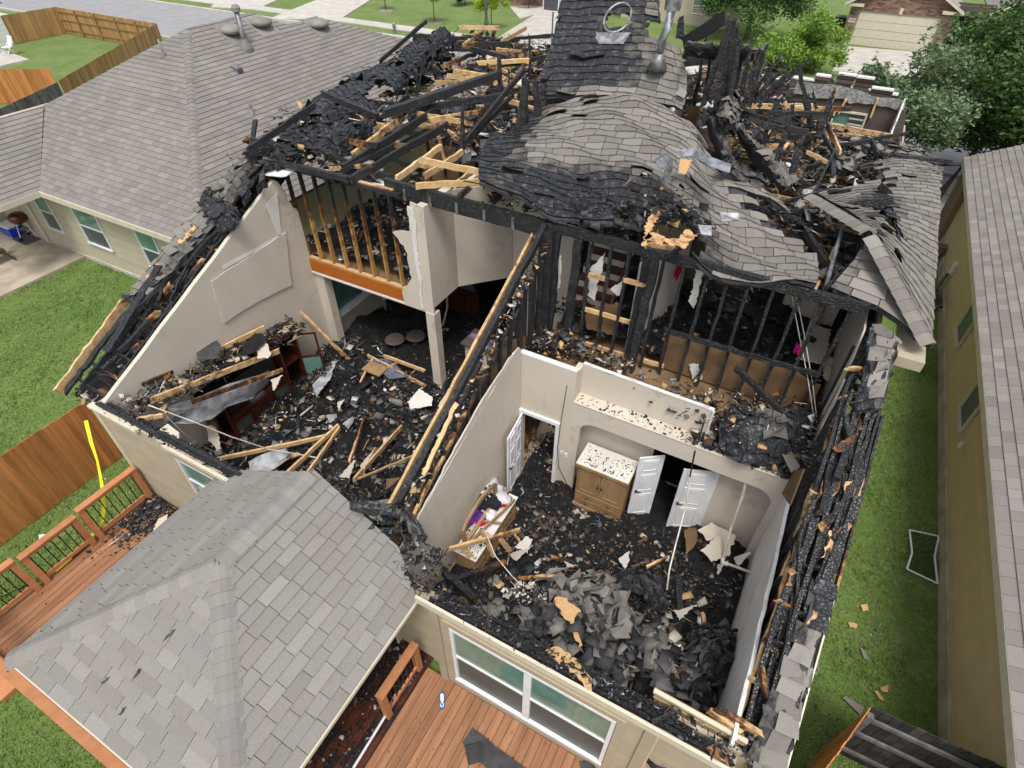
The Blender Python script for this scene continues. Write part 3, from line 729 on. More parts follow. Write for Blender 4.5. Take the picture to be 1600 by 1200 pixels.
def vent_dome(px, py, lab, s=1.):
    q = on(px, py); t = thing('roof_vent', q, lab, 'roof vent', 'round vents on the left roof')
    one('vent_hood', VENTG, lambda m: m.lathe(q+np.array((0, 0, .12)), [(.05*s, -.12), (.30*s, -.10), (.40*s, -.03), (.40*s, .05), (.31*s, .13), (.12*s, .18)], 20), t, smooth=True)
    one('flashing', VENTG, lambda m: m.prism([q+np.array(v) for v in ((-.45, -.45, .27), (.45, -.45, -.25), (.45, .45, -.25), (-.45, .45, .27))], (0, 0, .03)), t)
vent_dome(364, 53, 'domed roof vent nearest the tall grey flue'); vent_dome(409, 41, 'domed roof vent between the tall flue and the farthest vent'); vent_dome(499, 43, 'domed roof vent alone near the right end of the ridge')
def flue(px, py, h_, r, lab, cone=.12, capr=0, pl='E'):
    q = on(px, py, pl); t = thing('flue_pipe', q, lab, 'roof flue')
    one('pipe', METAL if capr else VENTG, lambda m: m.tube([q-np.array((0, 0, .1)), q+np.array((0, 0, h_))], r, 10), t, smooth=True)
    one('boot', VENTG, lambda m: m.lathe(q, [(cone, -.1), (cone, .02), (r*1.2, .22*h_+.05)], 12), t)
    if capr: one('cap', VENTG, lambda m: m.lathe(q+np.array((0, 0, h_)), [(r, -.02), (capr, 0), (capr, .12), (r, .2)], 12), t)
flue(385, 76, 1.15, .09, 'tall grey flue with cone base and cap on the left roof', .24, .15); flue(394, 178, .5, .035, 'thin plumbing pipe lowest on the left roof near the burnt edge', .1)
flue(257, 90, .55, .035, 'thin plumbing pipe on the rear slope of the left roof', .1, 0, 'N')
q = on(371, 111); t = thing('roof_box_vent', q, 'small square metal hood on the left roof below the flue', 'roof vent'); one('vent_hood', METAL, lambda m: m.prism([q+np.array(v) for v in ((-.14, -.12, 0), (.14, -.12, -.08), (.14, .12, -.08), (-.14, .12, 0))], (0, 0, .2)), t)
one('flap', DGREY, lambda m: m.box(q+np.array((.141, -.1, -.05)), q+np.array((.16, .1, .09))), t)
# patio things
c = P(47, 372, z=.1); t = thing('kettle_grill', c, 'brown kettle grill on white legs standing on the left patio', 'grill')
one('bowl', MAROON, lambda m: m.lathe(c+np.array((0, 0, .62)), [(.05, -.02), (.2, .03), (.29, .14), (.30, .2)], 20), t, smooth=True)
one('lid', MAROON, lambda m: m.lathe(c+np.array((0, 0, .83)), [(.31, 0), (.30, .08), (.2, .17), (.04, .2)], 20), t, smooth=True)
for k in range(3):
    an = k*2.1+.5; e = c+np.array((math.cos(an)*.3, math.sin(an)*.3, 0)); one('leg', WHITE, lambda m: m.tube([c+np.array((math.cos(an)*.15, math.sin(an)*.15, .68)), e+np.array((0, 0, .06))], .016, 6), t)
    if k: one('wheel', BLACK, lambda m: m.tube([e+np.array((-.02, 0, .07)), e+np.array((.02, 0, .07))], .07, 12), t)
one('ash_pan', METAL, lambda m: m.lathe(c+np.array((0, 0, .38)), [(.16, 0), (.17, .03)], 14), t)
boxo('grill_mat', DGREY, (c[0]-.5, c[1]-.4, .102), (c[0]+.45, c[1]+.4, .112), label='dark mat under the brown kettle grill', cat='mat')
c = P(22, 366, z=.1); t = thing('cooler', c, 'blue and white drink cooler beside the kettle grill', 'cooler'); boxo('body', BLUEP, c+np.array((-.32, -.2, .02)), c+np.array((.32, .2, .36)), t); boxo('lid', WHITE, c+np.array((-.33, -.21, .362)), c+np.array((.33, .21, .44)), t)
one('handle', WHITE, lambda m: m.tube([c+np.array((-.33, 0, .3)), c+np.array((-.40, 0, .42)), c+np.array((.40, 0, .42)), c+np.array((.33, 0, .3))], .015, 6), t)
c = P(-2, 410, z=.1); t = thing('patio_chair', c, 'dark wicker patio chair at the edge of the left patio', 'chair')
one('seat', WICKER, lambda m: m.box(c+np.array((-.3, -.3, .36)), c+np.array((.3, .3, .46))), t)
one('backrest', WICKER, lambda m: m.grid([[c+np.array((math.sin(a)*.36-.02, -math.cos(a)*.36, .46+hh)) for a in np.linspace(-2.9, 1.0, 10)] for hh in (0, .25, .45)], .03), t)
for sx in (-1, 1):
    for sy in (-1, 1): one('leg', BLACK, lambda m: m.tube([c+np.array((sx*.22, sy*.22, .4)), c+np.array((sx*.4, sy*.4, 0))], .022, 6), t)

# =================================================================== FENCES
def fence(a, b, zt, mat, label, pw=.14, objs=True, rails=0, posts=0, name='wood_fence', group=None, dog=.0, slope=None, z0=.03, rmat=None, nobj=300, cap=False):
    a = np.array(a, float); b = np.array(b, float); L = np.linalg.norm(b-a); d = (b-a)/L; nn = np.array((-d[1], d[0])); t = thing(name, (*((a+b)/2), 0), label, 'fence', group)
    n = int(L/pw); var = {}; rest = MB(); d3 = np.array((*d, 0)); n3 = np.array((*nn, 0))
    for k in range(n):
        c = a+d*pw*(k+.5); h_ = zt+random.uniform(-.012, .012); off = random.uniform(-.004, .004); w_ = pw-.008
        pts = [c-d*w_/2, c+d*w_/2]; p = [np.array((*pts[0], z0)), np.array((*pts[1], z0)), np.array((*pts[1], h_-dog)), np.array((*(pts[1]-d*dog), h_)), np.array((*(pts[0]+d*dog), h_)), np.array((*pts[0], h_-dog))]
        if not dog: p = [p[0], p[1], p[2], p[5]]
        m = MB() if objs and k < nobj else rest; m.prism([q+n3*off for q in p], n3*.018)
        if m is not rest: m.build('picket', mat, t)
    if rest.v: rest.build('picket', mat, t, kind='stuff')
    rm = rmat or mat
    for sgn in ([rails] if rails else []):
        for z in (.35, zt*.55, zt-.28): one('rail', rm, lambda m: m.bar((*(a+nn*sgn*.035), z), (*(b+nn*sgn*.035), z), .04, .085), t)
        for k in range(int(L/2.4)+1): c = a+d*min(2.4*k, L-.05)+nn*sgn*.09; one('post', rm, lambda m: m.bar((*c, 0), (*c, zt-.05), .09, .09, up=(0, 1, 0)), t)
    if cap: one('cap_board', rm, lambda m: m.bar((*(a+nn*cap*.035), zt-.1), (*(b+nn*cap*.035), zt-.1), .02, .18), t)
    return t
fence((-12.78, -3.5), (-12.78, 3.72), 1.9, FENCE, 'orange cedar picket fence left of the wooden deck', rails=0)
gt = fence((-12.7, 3.78), (-10.98, 3.95), 1.9, FENCE, 'short orange fence gate closing the gap to the house corner', name='fence_gate', rails=-1)
one('brace', FENCE, lambda m: m.bar((-12.5, 3.70, .4), (-11.2, 3.84, 1.6), .03, .09), gt)
# far left yards
fence((-57.2, 30.05), (-45.2, 30.05), 1.85, FENCEP, 'far golden cedar fence along the street side of the left yard', rails=-1, pw=.3)
fence((-45.2, 30.05), (-37.4, 18.0), 1.85, FENCEP, 'pale cedar fence running down beside the left roof', rails=0, pw=.3)
fence((-57.2, 30.05), (-57.4, 24.5), 1.85, FENCEP, 'golden fence at the far left end of the yard by the white house', rails=-1, pw=.3)
a1 = P(90, 130, z=1.8); fence(a1[:2], P(-40, 190, z=1.8)[:2], 1.85, FENCEG, 'weathered grey picket fence below the pale cedar fence', pw=.15)
fence(P(-60, 110, z=1.8)[:2], P(82, 109, z=1.8)[:2], 1.85, FENCE, 'bright orange fence behind the grey picket fence at far left', pw=.3)
# right rear corner
tt = P(1360, 1105, z=1.85); r2 = P(1700, 1260, z=1.85); l2 = P(1225, 1290, z=1.85)
fence(tt[:2], l2[:2], 1.85, FENCE, 'orange fence leaf facing left at the bottom right corner', pw=.14, dog=.0)
fence(tt[:2]+np.array((.03, 0)), r2[:2], 1.85, FENCED, 'blackened grey picket fence at the bottom right corner', pw=.14, rails=-1, rmat=FENCEG)

# =================================================================== RIGHT NEIGHBOUR
rn = thing('neighbor_house', (8, 14, 0), 'olive tan sided house with long grey roof along the right edge', 'house')
YF = 19.3
boxo('wall', SIDING2, (4.92, -6, .35), (13, 26.4, 2.62), rn)
lap_siding(rn, (4.92, 26.4), (4.92, -6), .36, 2.60, SIDING2, (-1, 0))
boxo('foundation', CONCD, (4.86, -6, 0), (13, 26.4, .349), rn)
K2 = .5; S2 = math.sqrt(1+K2*K2); oR = np.array((4.52, -6., 2.72)); roof_face(rn, oR, (0, 1, 0), (1/S2, 0, K2/S2), [(0, 0), (33, 0), (33, 6.5), (0, 6.5)], SH_RIGHT, nparts=300, seed=9, ex=.2, tab=.30)
boxo('fascia', TRIM, (4.50, -6, 2.56), (4.53, 27, 2.74), rn); boxo('soffit', SIDING2, (4.531, -6, 2.56), (4.919, 27, 2.60), rn)
one('gable', BRICK, lambda m: m.prism([(4.6, 26.42, 0), (13, 26.42, 0), (13, 26.42, 5), (10, 26.42, 5.4), (4.6, 26.42, 2.7)], (0, .12, 0)), rn)
boxo('corner_bricks', BRICK, (4.70, 25.4, 0), (4.915, 26.41, 2.55), rn)
for ya, yb in ((16.7, 17.75), (13.15, 14.1)): window(rn, (4.893, yb), (4.893, ya), 1.03, 1.98, (-1, 0), frame=TRIM, up=GLASSN, lo=GLASSN, split=False, depth=.06)
for z_, y_ in ((1.5, 20.0), (1.2, 12.3)):
    pass
q = P(1493, 420, x=4.9); t = thing('meter_box', q, 'small white utility box on the olive wall near the far end', 'utility box'); boxo('box', WHITE, (4.80, q[1]-.12, q[2]-.2), (4.898, q[1]+.12, q[2]+.2), t); one('conduit', METAL, lambda m: m.tube([(4.86, q[1], q[2]-.2), (4.86, q[1], .2)], .02, 6), t)
q = P(1505, 697, x=4.9); t = thing('wall_outlet', q, 'small cream outlet cover on the olive wall below the nearer window', 'outlet'); boxo('cover', TRIM, (4.84, q[1]-.06, q[2]-.09), (4.898, q[1]+.06, q[2]+.09), t); boxo('flap', WHITE, (4.815, q[1]-.04, q[2]-.06), (4.839, q[1]+.04, q[2]+.04), t)
q = P(1475, 470, z=.3); t = thing('hose_reel', (4.6, q[1], 0), 'dark hose and rolled tarp heaped against the olive wall', 'hose')
one('reel', DGREY, lambda m: m.tube([(4.55, q[1]-.25, .35), (4.55, q[1]+.25, .35)], .25, 14), t); one('hose', BLACK, lambda m: m.tube([(4.6, q[1]-1.4, .8), (4.5, q[1]-.8, .5), (4.5, q[1]-.3, .7), (4.6, q[1]+.3, .5), (4.75, q[1]+.7, .9)], .05, 6), t); one('tarp', BLUEP, lambda m: m.bar((4.6, q[1]-1.3, .75), (4.5, q[1]-.6, .35), .12, .08), t)
q = P(1462, 400, z=.2); t = thing('brick_stack', q, 'small stack of brown bricks in the side yard by the olive house', 'bricks')
for k in range(12): boxo('brick', BRICK, q+np.array((-.35+.23*(k % 3), -.2, .11*(k//3))), q+np.array((-.14+.23*(k % 3), .2, .11*(k//3)+.10)), t)
one('caution_tape', YTAPE, lambda m: m.grid([[(3.55+.1*math.sin(k), 19.5+k*1.15, 1.25-.25*math.sin(k/6*3.1)+dz) for k in range(7)] for dz in (.04, -.04)], .004, nrm=(1, 0, 0)), label='yellow tape strung across the gap to the right of the house', cat='tape')
# screen frame lying on the grass
sc = [P(a-8, b, z=z) for a, b, z in ((1429, 828, .05), (1475, 838, .05), (1468, 870, .12), (1473, 912, .05), (1425, 889, .05), (1433, 864, .12))]
t = thing('window_screen', np.mean(sc, 0), 'bent white framed window screen lying on the grass at right', 'window screen')
for i in range(6): one('frame', WHITE, lambda m: m.bar(sc[i], sc[(i+1) % 6], .035, .02), t)
one('mesh', SCREEN, lambda m: m.add([q-np.array((0, 0, .005)) for q in sc], [(0, 1, 2, 5), (5, 2, 3, 4)]), t)

# =================================================================== ACROSS THE STREET
gh = thing('brick_house', (4, 60, 0), 'brown brick house with wide cream garage door across the street', 'house')
def brick_wall(parent, x0, x1, y, z0, z1, holes=(), top=None):
    """front wall facing -y with real courses"""
    boxo('wall', MORTAR, (x0, y, z0), (x1, y+.1, z1), parent) if not holes and not top else None
    if holes or top:
        xs = sorted({x0, x1, *[h for q in holes for h in q[:2]]}); m = MB()
        for a, b in zip(xs, xs[1:]):
            za = z0
            for (h0, h1, zz0, zz1) in holes:
                if h0 <= a+1e-6 and b <= h1+1e-6:
                    if zz0 > za+.01: m.box((a, y, za), (b, y+.1, zz0))
                    za = zz1
            if not top: m.box((a, y, za), (b, y+.1, z1))
            else: m.prism([(a, y, za), (b, y, za), (b, y, top(b)), (a, y, top(a))], (0, .1, 0))
        m.build('wall', MORTAR, parent)
    m = MB(); z = z0; k = 0; ch = .115; bw = .32
    while z < (z1 if not top else max(top(x) for x in np.linspace(x0, x1, 9))):
        x = x0-(k % 2)*bw/2
        while x < x1:
            a, b = max(x, x0), min(x+bw-.02, x1)
            cx_ = (a+b)/2
            if b-a > .05 and not any(h0 < b and a < h1 and zz0 < z+.09 and z < zz1 for h0, h1, zz0, zz1 in holes) and (not top or z+.1 < min(top(a), top(b))):
                m.box((a, y-.02+random.uniform(-.003, .003), z), (b, y+.01, z+ch-.018))
            x += bw
        z += ch; k += 1
    m.build('bricks', BRICK, parent, kind='stuff')
gy = 58.2
gab = lambda x: 2.9+max(0, 2.0-abs(x-1.4)*.55)
brick_wall(gh, -2.05, 4.9, gy, 0, 2.9, [(-1.3, 4.1, 0, 2.2)], top=gab)
t = MB()
for k in range(4): t.box((-1.3, gy+.04, .55*k+.005), (4.1, gy+.08, .55*(k+1)-.02))
t.build('garage_door', TRIM, gh)
boxo('foundation', CONC, (-2.1, gy-.05, 0), (-1.32, gy-.021, .25), gh)
boxo('keystone', TRIM, (1.28, gy-.06, 2.25), (1.5, gy-.021, 2.65), gh)
boxo('side_wall', MORTAR, (-2.05, gy+.11, 0), (-1.95, gy+8, 2.9), gh)
pl = boxo('number_plaque', TRIM, (-1.93, gy-.05, 1.45), (-1.45, gy-.021, 1.75), gh)
def txt(s, loc, size, parent, mat=BLACK, rot=(math.pi/2, 0, 0)):
    cu = bpy.data.curves.new('number', 'FONT'); cu.body = s; cu.size = size; cu.extrude = .003; cu.align_x = 'CENTER'; cu.align_y = 'CENTER'
    o = bpy.data.objects.new('tmp', cu); COL.objects.link(o); dg = bpy.context.evaluated_depsgraph_get(); me = bpy.data.meshes.new_from_object(o.evaluated_get(dg)); me.materials.clear(); me.materials.append(mat)
    bpy.data.objects.remove(o); n_ = link('number', me, loc, parent); n_.rotation_euler = rot; return n_
txt('1236', (-1.69, gy-.056, 1.6), .2, pl)
brick_wall(gh, 7.3, 13, gy+.6, 0, 2.8, [(8.9, 9.8, .9, 2.3), (10.2, 11.1, .9, 2.3)])
for a in (8.9, 10.2): window(gh, (a, gy+.6), (a+.9, gy+.6), .9, 2.3, (0, -1), up=GLASSG, lo=GLASSD)
boxo('entry_wall', DARKWALL, (4.9, gy+2.2, 0), (7.3, gy+2.3, 3.0), gh); boxo('entry_side', DARKWALL, (7.2, gy+.7, 0), (7.29, gy+2.19, 2.9), gh); boxo('entry_side', DARKWALL, (4.91, gy+.11, 0), (5.0, gy+2.19, 2.9), gh)
dd = boxo('door', DARK, (5.3, gy+2.12, .12), (6.5, gy+2.19, 2.35), gh); boxo('step', CONC, (5.0, gy+.7, 0), (7.18, gy+2.1, .12), gh)
boxo('porch_beam', DARKWALL, (4.95, gy+.1, 2.5), (7.25, gy+.4, 3.1), gh)
def gable_roof(parent, xc, w_, y0, y1, ze, k_, mat):
    for s_ in (-1, 1):
        m = MB(); m.prism([(xc+s_*w_, y0, ze), (xc, y0, ze+k_*w_), (xc, y1, ze+k_*w_), (xc+s_*w_, y1, ze)], (0, 0, -.12)); m.build('roof', mat, parent)
        m = MB(); m.prism([(xc+s_*(w_+.02), y0-.05, ze-.17), (xc+s_*.02, y0-.05, ze+k_*w_-.13), (xc+s_*.02, y0-.05, ze+k_*w_+.03), (xc+s_*(w_+.02), y0-.05, ze+.0)], (0, .045, 0)); m.build('fascia', TRIM, parent)
gable_roof(gh, 1.4, 3.9, gy-.45, gy+9, 2.75, .55, SH_RIGHT); gable_roof(gh, 10.4, 3.5, gy+.1, gy+9, 2.75, .55, SH_RIGHT)
boxo('trim', TRIM, (-2.5, gy-.4, 2.55), (-1.2, gy-.1, 2.74), gh); boxo('trim', TRIM, (4.0, gy-.4, 2.55), (5.3, gy-.1, 2.74), gh)
c = P(1309, 46, z=0); t = thing('air_conditioner', c, 'black air conditioner unit on the grass beside the brick garage', 'air conditioner'); boxo('body', BLACK, c+np.array((-.5, -.45, .06)), c+np.array((.4, .45, .95)), t); boxo('top', METAL, c+np.array((-.52, -.47, .952)), c+np.array((.42, .47, 1.0)), t); boxo('pad', CONC, c+np.array((-.6, -.55, 0)), c+np.array((.5, .55, .058)), t)
one('fan_grille', DGREY, lambda m: m.lathe(c+np.array((-.05, 0, 1.001)), [(.35, 0), (.35, .02)], 16), t)
c = P(1453, 78, z=0); t = thing('flower_pot', c+np.array((0, -1, 0)), 'plant with blue flowers beside the brick garage corner', 'plant')
c = c+np.array((0, -1., 0)); one('pot', MAROON, lambda m: m.lathe(c, [(.16, 0), (.24, .3)], 12), t)
def leafball(m_pts, n, rg, ctr, rad, size, flat=1.):
    d = rg.normal(size=(n, 3)); d /= np.linalg.norm(d, axis=1)[:, None]; r = rg.power(2.2, n)[:, None]
    return np.array(ctr)+d*r*np.array(rad)
def leaves(name, centers, size, mat, parent, rg, **k):
    n = len(centers); a = rg.normal(size=(n, 3)); a /= np.linalg.norm(a, axis=1)[:, None]; b = np.cross(a, rg.normal(size=(n, 3))); b /= np.linalg.norm(b, axis=1)[:, None]
    a[:, 2] *= .7; s_ = size*rg.uniform(.6, 1.4, (n, 1)); V = np.stack([centers-a*s_, centers-b*s_*.45+a*s_*.1, centers+a*s_, centers+b*s_*.45+a*s_*.1], 1)
    return bulk(name, V.reshape(-1, 3), np.arange(4*n).reshape(-1, 4), mat, parent, rnd=np.repeat(np.clip(rg.normal(.45, .28, n), 0, 1), 4), kind='stuff', **k)
rg = np.random.default_rng(3); leaves('foliage', leafball(0, 300, rg, c+np.array((0, 0, .5)), (.4, .4, .35), .1), .1, LEAF1, t, rg); leaves('flowers', leafball(0, 50, rg, c+np.array((0, 0, .95)), (.22, .22, .2), .1), .1, CLOTH_B, t, rg)
def tree(base, hgt, rad, n, size, mat, label, seed, trunk=.16, clumps=26, lean=(0, 0), cat='tree', name='tree', low=.35, flat=.8):
    rg = np.random.default_rng(seed); base = np.array(base, float); t = thing(name, base, label, cat); tr = MB()
    top = base+np.array((lean[0], lean[1], hgt-rad*.7)); mid = base+(top-base)*np.array((.3, .3, .5)); tr.tube([base, mid, top], trunk, 8, r1=trunk*.35)
    C = []
    for k in range(clumps):
        d = rg.normal(size=3); d /= np.linalg.norm(d); rr = rad*rg.uniform(.35, .95); c = base+np.array((lean[0], lean[1], hgt-rad*flat))+d*rr*np.array((1, 1, flat))
        if c[2] < hgt*low: c[2] = hgt*low+rg.random()*.5
        C.append((c, rad*rg.uniform(.18, .38)))
    for c, r in C[:14]:
        s_ = mid+(top-mid)*rg.uniform(0, .9); tr.tube([s_, (s_+c)/2+np.array((0, 0, .1*rad)), c], trunk*.28, 5, r1=trunk*.08)
    tr.build('trunk', BARK, t)
    per = n//clumps; pts = []
    for c, r in C:
        p = leafball(0, per, rg, c, (r*1.1, r*1.1, r*.8), size); pts.append(p)
        # sprigs that break the outline
        for s in range(7):
            d = rg.normal(size=3); d[2] = abs(d[2])*.8; d /= np.linalg.norm(d); L = r*rg.uniform(1.0, 1.7); q = c+d*L*rg.uniform(.4, 1, (per//28+3, 1)); pts.append(q+rg.normal(0, size*.9, q.shape))
    leaves('crown', np.concatenate(pts), size, mat, t, rg); return t
c = P(1463, 310, z=0); tree(c, 7.6, 4.4, 60000, .095, LEAF1, 'large dark green leafy tree behind the front right corner of the burned house', 1, .17, 64, (1.9, 1.6), low=.30)
tree((12.5, 33, 0), 6.0, 3.9, 16000, .11, LEAF1, 'second dark green tree at the right edge beyond the leafy tree', 21, .2, 26, low=.25)
tree((1.6, 28.5, 0), 5.9, 2.8, 22000, .085, LEAF2, 'grey green airy tree in front of the cream garage door', 2, .1, 34, low=.2)
tree(P(1165, 62, z=0), 8.5, 5.0, 20000, .14, LEAF1, 'dark green rounded tree at the top behind the charred posts', 5, .2, 28, low=.1)
tree(P(1240, 112, z=0), 3.6, 3.0, 12000, .11, LEAF3, 'bright light green shrub behind the charred posts', 6, .08, 30, cat='shrub', name='shrub', low=.08)
for (px, py, h_, r_, s_) in ((679, 36, 3.6, 1.3, 7), (768, 46, 3.4, 1.5, 8), (603, 17, 3.2, 1.1, 9)):
    tree(P(px, py, z=0), h_, r_, 3500, .09, LEAF4, {679: 'young yellow green tree in the middle of the far lawn', 768: 'young yellow green tree nearest the far driveway', 603: 'young tree in a stone ring on the far lawn at left'}[px], s_, .05, 16, low=.35)
    c = P(px, py, z=0); one('mulch_ring', MULCH, lambda m: m.lathe(c, [(.75, 0), (.62, .08), (.1, .1)], 16), label={679: 'mulch ring round the middle young tree', 768: 'mulch ring round the young tree by the driveway', 603: 'stone ring round the leftmost young tree'}[px], cat='tree ring')
for px, py, s_ in ((727, 8, 31), (826, 14, 32)): tree(P(px, py, z=0), 2.4 if s_ == 31 else 3.0, 1.3 if s_ == 31 else 1.1, 5000, .09, LEAF1, 'low dark bush by the far brick house' if s_ == 31 else 'upright dark conifer shrub beside the far garage', s_, .06, 14, cat='shrub', name='shrub', low=.12, flat=1)
c = P(617, 52, z=0); t = thing('fire_hydrant', c, 'silver fire hydrant on the far verge', 'hydrant'); one('barrel', METAL, lambda m: m.lathe(c, [(.16, 0), (.16, .06), (.11, .08), (.11, .55), (.15, .58), (.13, .68), (.04, .78)], 14), t)
for s_ in (-1, 1): one('nozzle', METAL, lambda m: m.tube([c+np.array((0, 0, .45)), c+np.array((.2*s_, 0, .45))], .05, 8), t)
c = P(762, 135, z=0); t = thing('street_lamp', c, 'tall dark street lamp pole behind the burnt front rooms', 'street lamp'); c2 = np.array(c); one('pole', DGREY, lambda m: m.tube([c2, c2+np.array((0, 0, 8.0))], .10, 10, r1=.07), t); one('collar', DGREY, lambda m: m.lathe(c2+np.array((0, 0, 3.4)), [(.12, 0), (.16, .1), (.12, .25)], 10), t); one('lamp_head', DGREY, lambda m: m.lathe(c2+np.array((0, 0, 8.0)), [(.1, 0), (.3, .2), (.25, .5), (.03, .6)], 10), t)
c = P(862, 68, z=0); t = thing('basketball_hoop', c, 'basketball hoop with small backboard beside the far driveway', 'basketball hoop'); one('pole', DGREY, lambda m: m.tube([c, c+np.array((0, 0, 2.7))], .06, 8), t); boxo('backboard', GLASSN, c+np.array((-.75, -.1, 2.2)), c+np.array((.45, -.05, 3.0)), t)
one('backboard_frame', WHITE, lambda m: [m.bar(c+np.array(a), c+np.array(b), .06, .06) for a, b in (((-.78, -.13, 2.17), (.48, -.13, 2.17)), ((-.78, -.13, 3.03), (.48, -.13, 3.03)), ((-.78, -.13, 2.17), (-.78, -.13, 3.03)), ((.48, -.13, 2.17), (.48, -.13, 3.03)))], t)
one('rim', CLOTH_R, lambda m: m.tube([c+np.array((-.15+.22*math.cos(a), -.36+.22*math.sin(a), 2.35)) for a in np.linspace(0, 6.28, 12)], .015, 5), t)
fh = thing('far_house', (-27, 60, 0), 'brick house with cream garage door at the top behind the burnt roof', 'house')
brick_wall(fh, -33.5, -22.5, 59.2, 0, 2.8, [(-28.2, -24.2, 0, 2.3)]); boxo('garage_door', TRIM, (-28.2, 59.24, 0), (-24.2, 59.3, 2.3), fh); boxo('side_wall', SIDING3, (-33.4, 59.31, 0), (-22.6, 68, 2.8), fh); gable_roof(fh, -28, 6, 58.8, 68.5, 2.82, .5, SH_RIGHT)
fh = thing('far_house', (-13, 60, 0), 'plain tan house between the flue and the dark green tree', 'house')
boxo('wall', SIDING3, (-20.5, 58.5, 0), (-10.5, 68, 2.9), fh); gable_roof(fh, -15.5, 5.6, 58.1, 68.5, 2.9, .5, SH_RIGHT); window(fh, (-14.2, 58.5), (-13.2, 58.5), .9, 2.1, (0, -1)); lap_siding(fh, (-20.5, 58.5), (-10.5, 58.5), .1, 2.85, SIDING3, (0, -1))
wh = thing('far_house', (-60, 24, 0), 'white sided house at the far upper left corner', 'house')
boxo('wall', WHITESID, (-66, 18.6, 0), (-57.3, 26, 2.7), wh); lap_siding(wh, (-57.3, 18.6), (-57.3, 26), .1, 2.7, WHITESID, (1, 0)); lap_siding(wh, (-66, 18.6), (-57.3, 18.6), .1, 2.7, WHITESID, (0, -1)); window(wh, (-62, 18.6), (-61, 18.6), 1, 2.2, (0, -1)); one('roof', SH_RIGHT, lambda m: m.prism([(-66.4, 18.2, 2.7), (-57.0, 18.2, 2.7), (-57.0, 22.3, 4.6), (-66.4, 22.3, 4.6)], (0, 0, -.12)), wh)
one('roof', SH_RIGHT, lambda m: m.prism([(-66.4, 22.31, 4.6), (-57.0, 22.31, 4.6), (-57.0, 26.4, 2.7), (-66.4, 26.4, 2.7)], (0, 0, -.12)), wh)
sheet('patio_slab', [(-57.2, 20.5), (-51.5, 21.5), (-51.5, 23.8), (-57.2, 24.6)], .1, CONC)
for i, (dx, dy, lb) in enumerate(((-55.4, 23.2, 'grey folding chair nearest the white house on the far patio'), (-54.2, 24.0, 'pale lawn chair closest to the grass on the far patio'), (-56.0, 21.8, 'white lawn chair at the left end of the far patio'))):
    t = thing('lawn_chair', (dx, dy, .1), lb, 'chair')
    for sx in (-1, 1):
        one('leg', WHITE, lambda m: (m.tube([(dx+sx*.28, dy-.3, .1), (dx+sx*.28, dy+.3, .75)], .025, 5), m.tube([(dx+sx*.28, dy+.3, .1), (dx+sx*.28, dy-.3, .75)], .025, 5)), t)
    boxo('seat', VENTG if i == 0 else WHITE, (dx-.28, dy-.25, .5), (dx+.28, dy+.25, .54), t); one('backrest', VENTG if i == 0 else WHITE, lambda m: m.prism([(dx-.28, dy+.25, .55), (dx+.28, dy+.25, .55), (dx+.28, dy+.5, 1.15), (dx-.28, dy+.5, 1.15)], (0, .03, 0)), t)

# =================================================================== BURNED HOUSE
bh = thing('burned_house', (-5, 8, 0), 'fire gutted two storey house in the middle with its roof collapsed', 'house')
Z0 = .28
boxo('floor_slab', CONCD, (-11.1, 3.25, .02), (1.6, 20, Z0), bh)
# ---- living room walls
m = MB(); slab2(m, [(3.32, Z0), (9.2, Z0), (9.2, 4.5)]+ragged([(9.15, 4.6), (8.8, 5.48)], False, .1, .05)[:-1]+ragged([(8.75, 5.46), (3.62, 3.08)], False, .25, .012, [0])[:-1]+[(3.6, 3.08), (3.32, 2.95)], lambda a, b: (-10.9, a, b), (-.1, 0, 0)); m.build('wall', DRY, bh)
m = MB(); slab2(m, [(3.22, .1), (20, .1), (20, 3.0), (9.2, 3.0), (3.22, 2.9)], lambda a, b: (-11.1, a, b), (-.05, 0, 0)); m.build('wall', SIDING, bh)
for q in ([(347, 416), (446, 362), (448, 366), (349, 421)], [(415, 320), (433, 300), (440, 372), (436, 374)]):     # torn paper streaks, really proud tape strips
    one('joint_tape', GYP, lambda m: m.prism([onplane(a, b, (-10.89, 0, 0), (1, 0, 0)) for a, b in q], (.006, 0, 0)), bh)
one('loose_drywall', DRY, lambda m: slab2(m, ragged([tuple(P(a, b, x=-10.86)[1:]) for a, b in ((330, 440), (446, 364), (456, 446), (405, 470), (350, 505))], True, .15, .02), lambda a, b: (-10.86, a, b), (-.02, 0, 0)), bh)
boxo('wall', DRY, (-11.0, 9.2, Z0), (-10.6, 9.45, 3.2), bh)
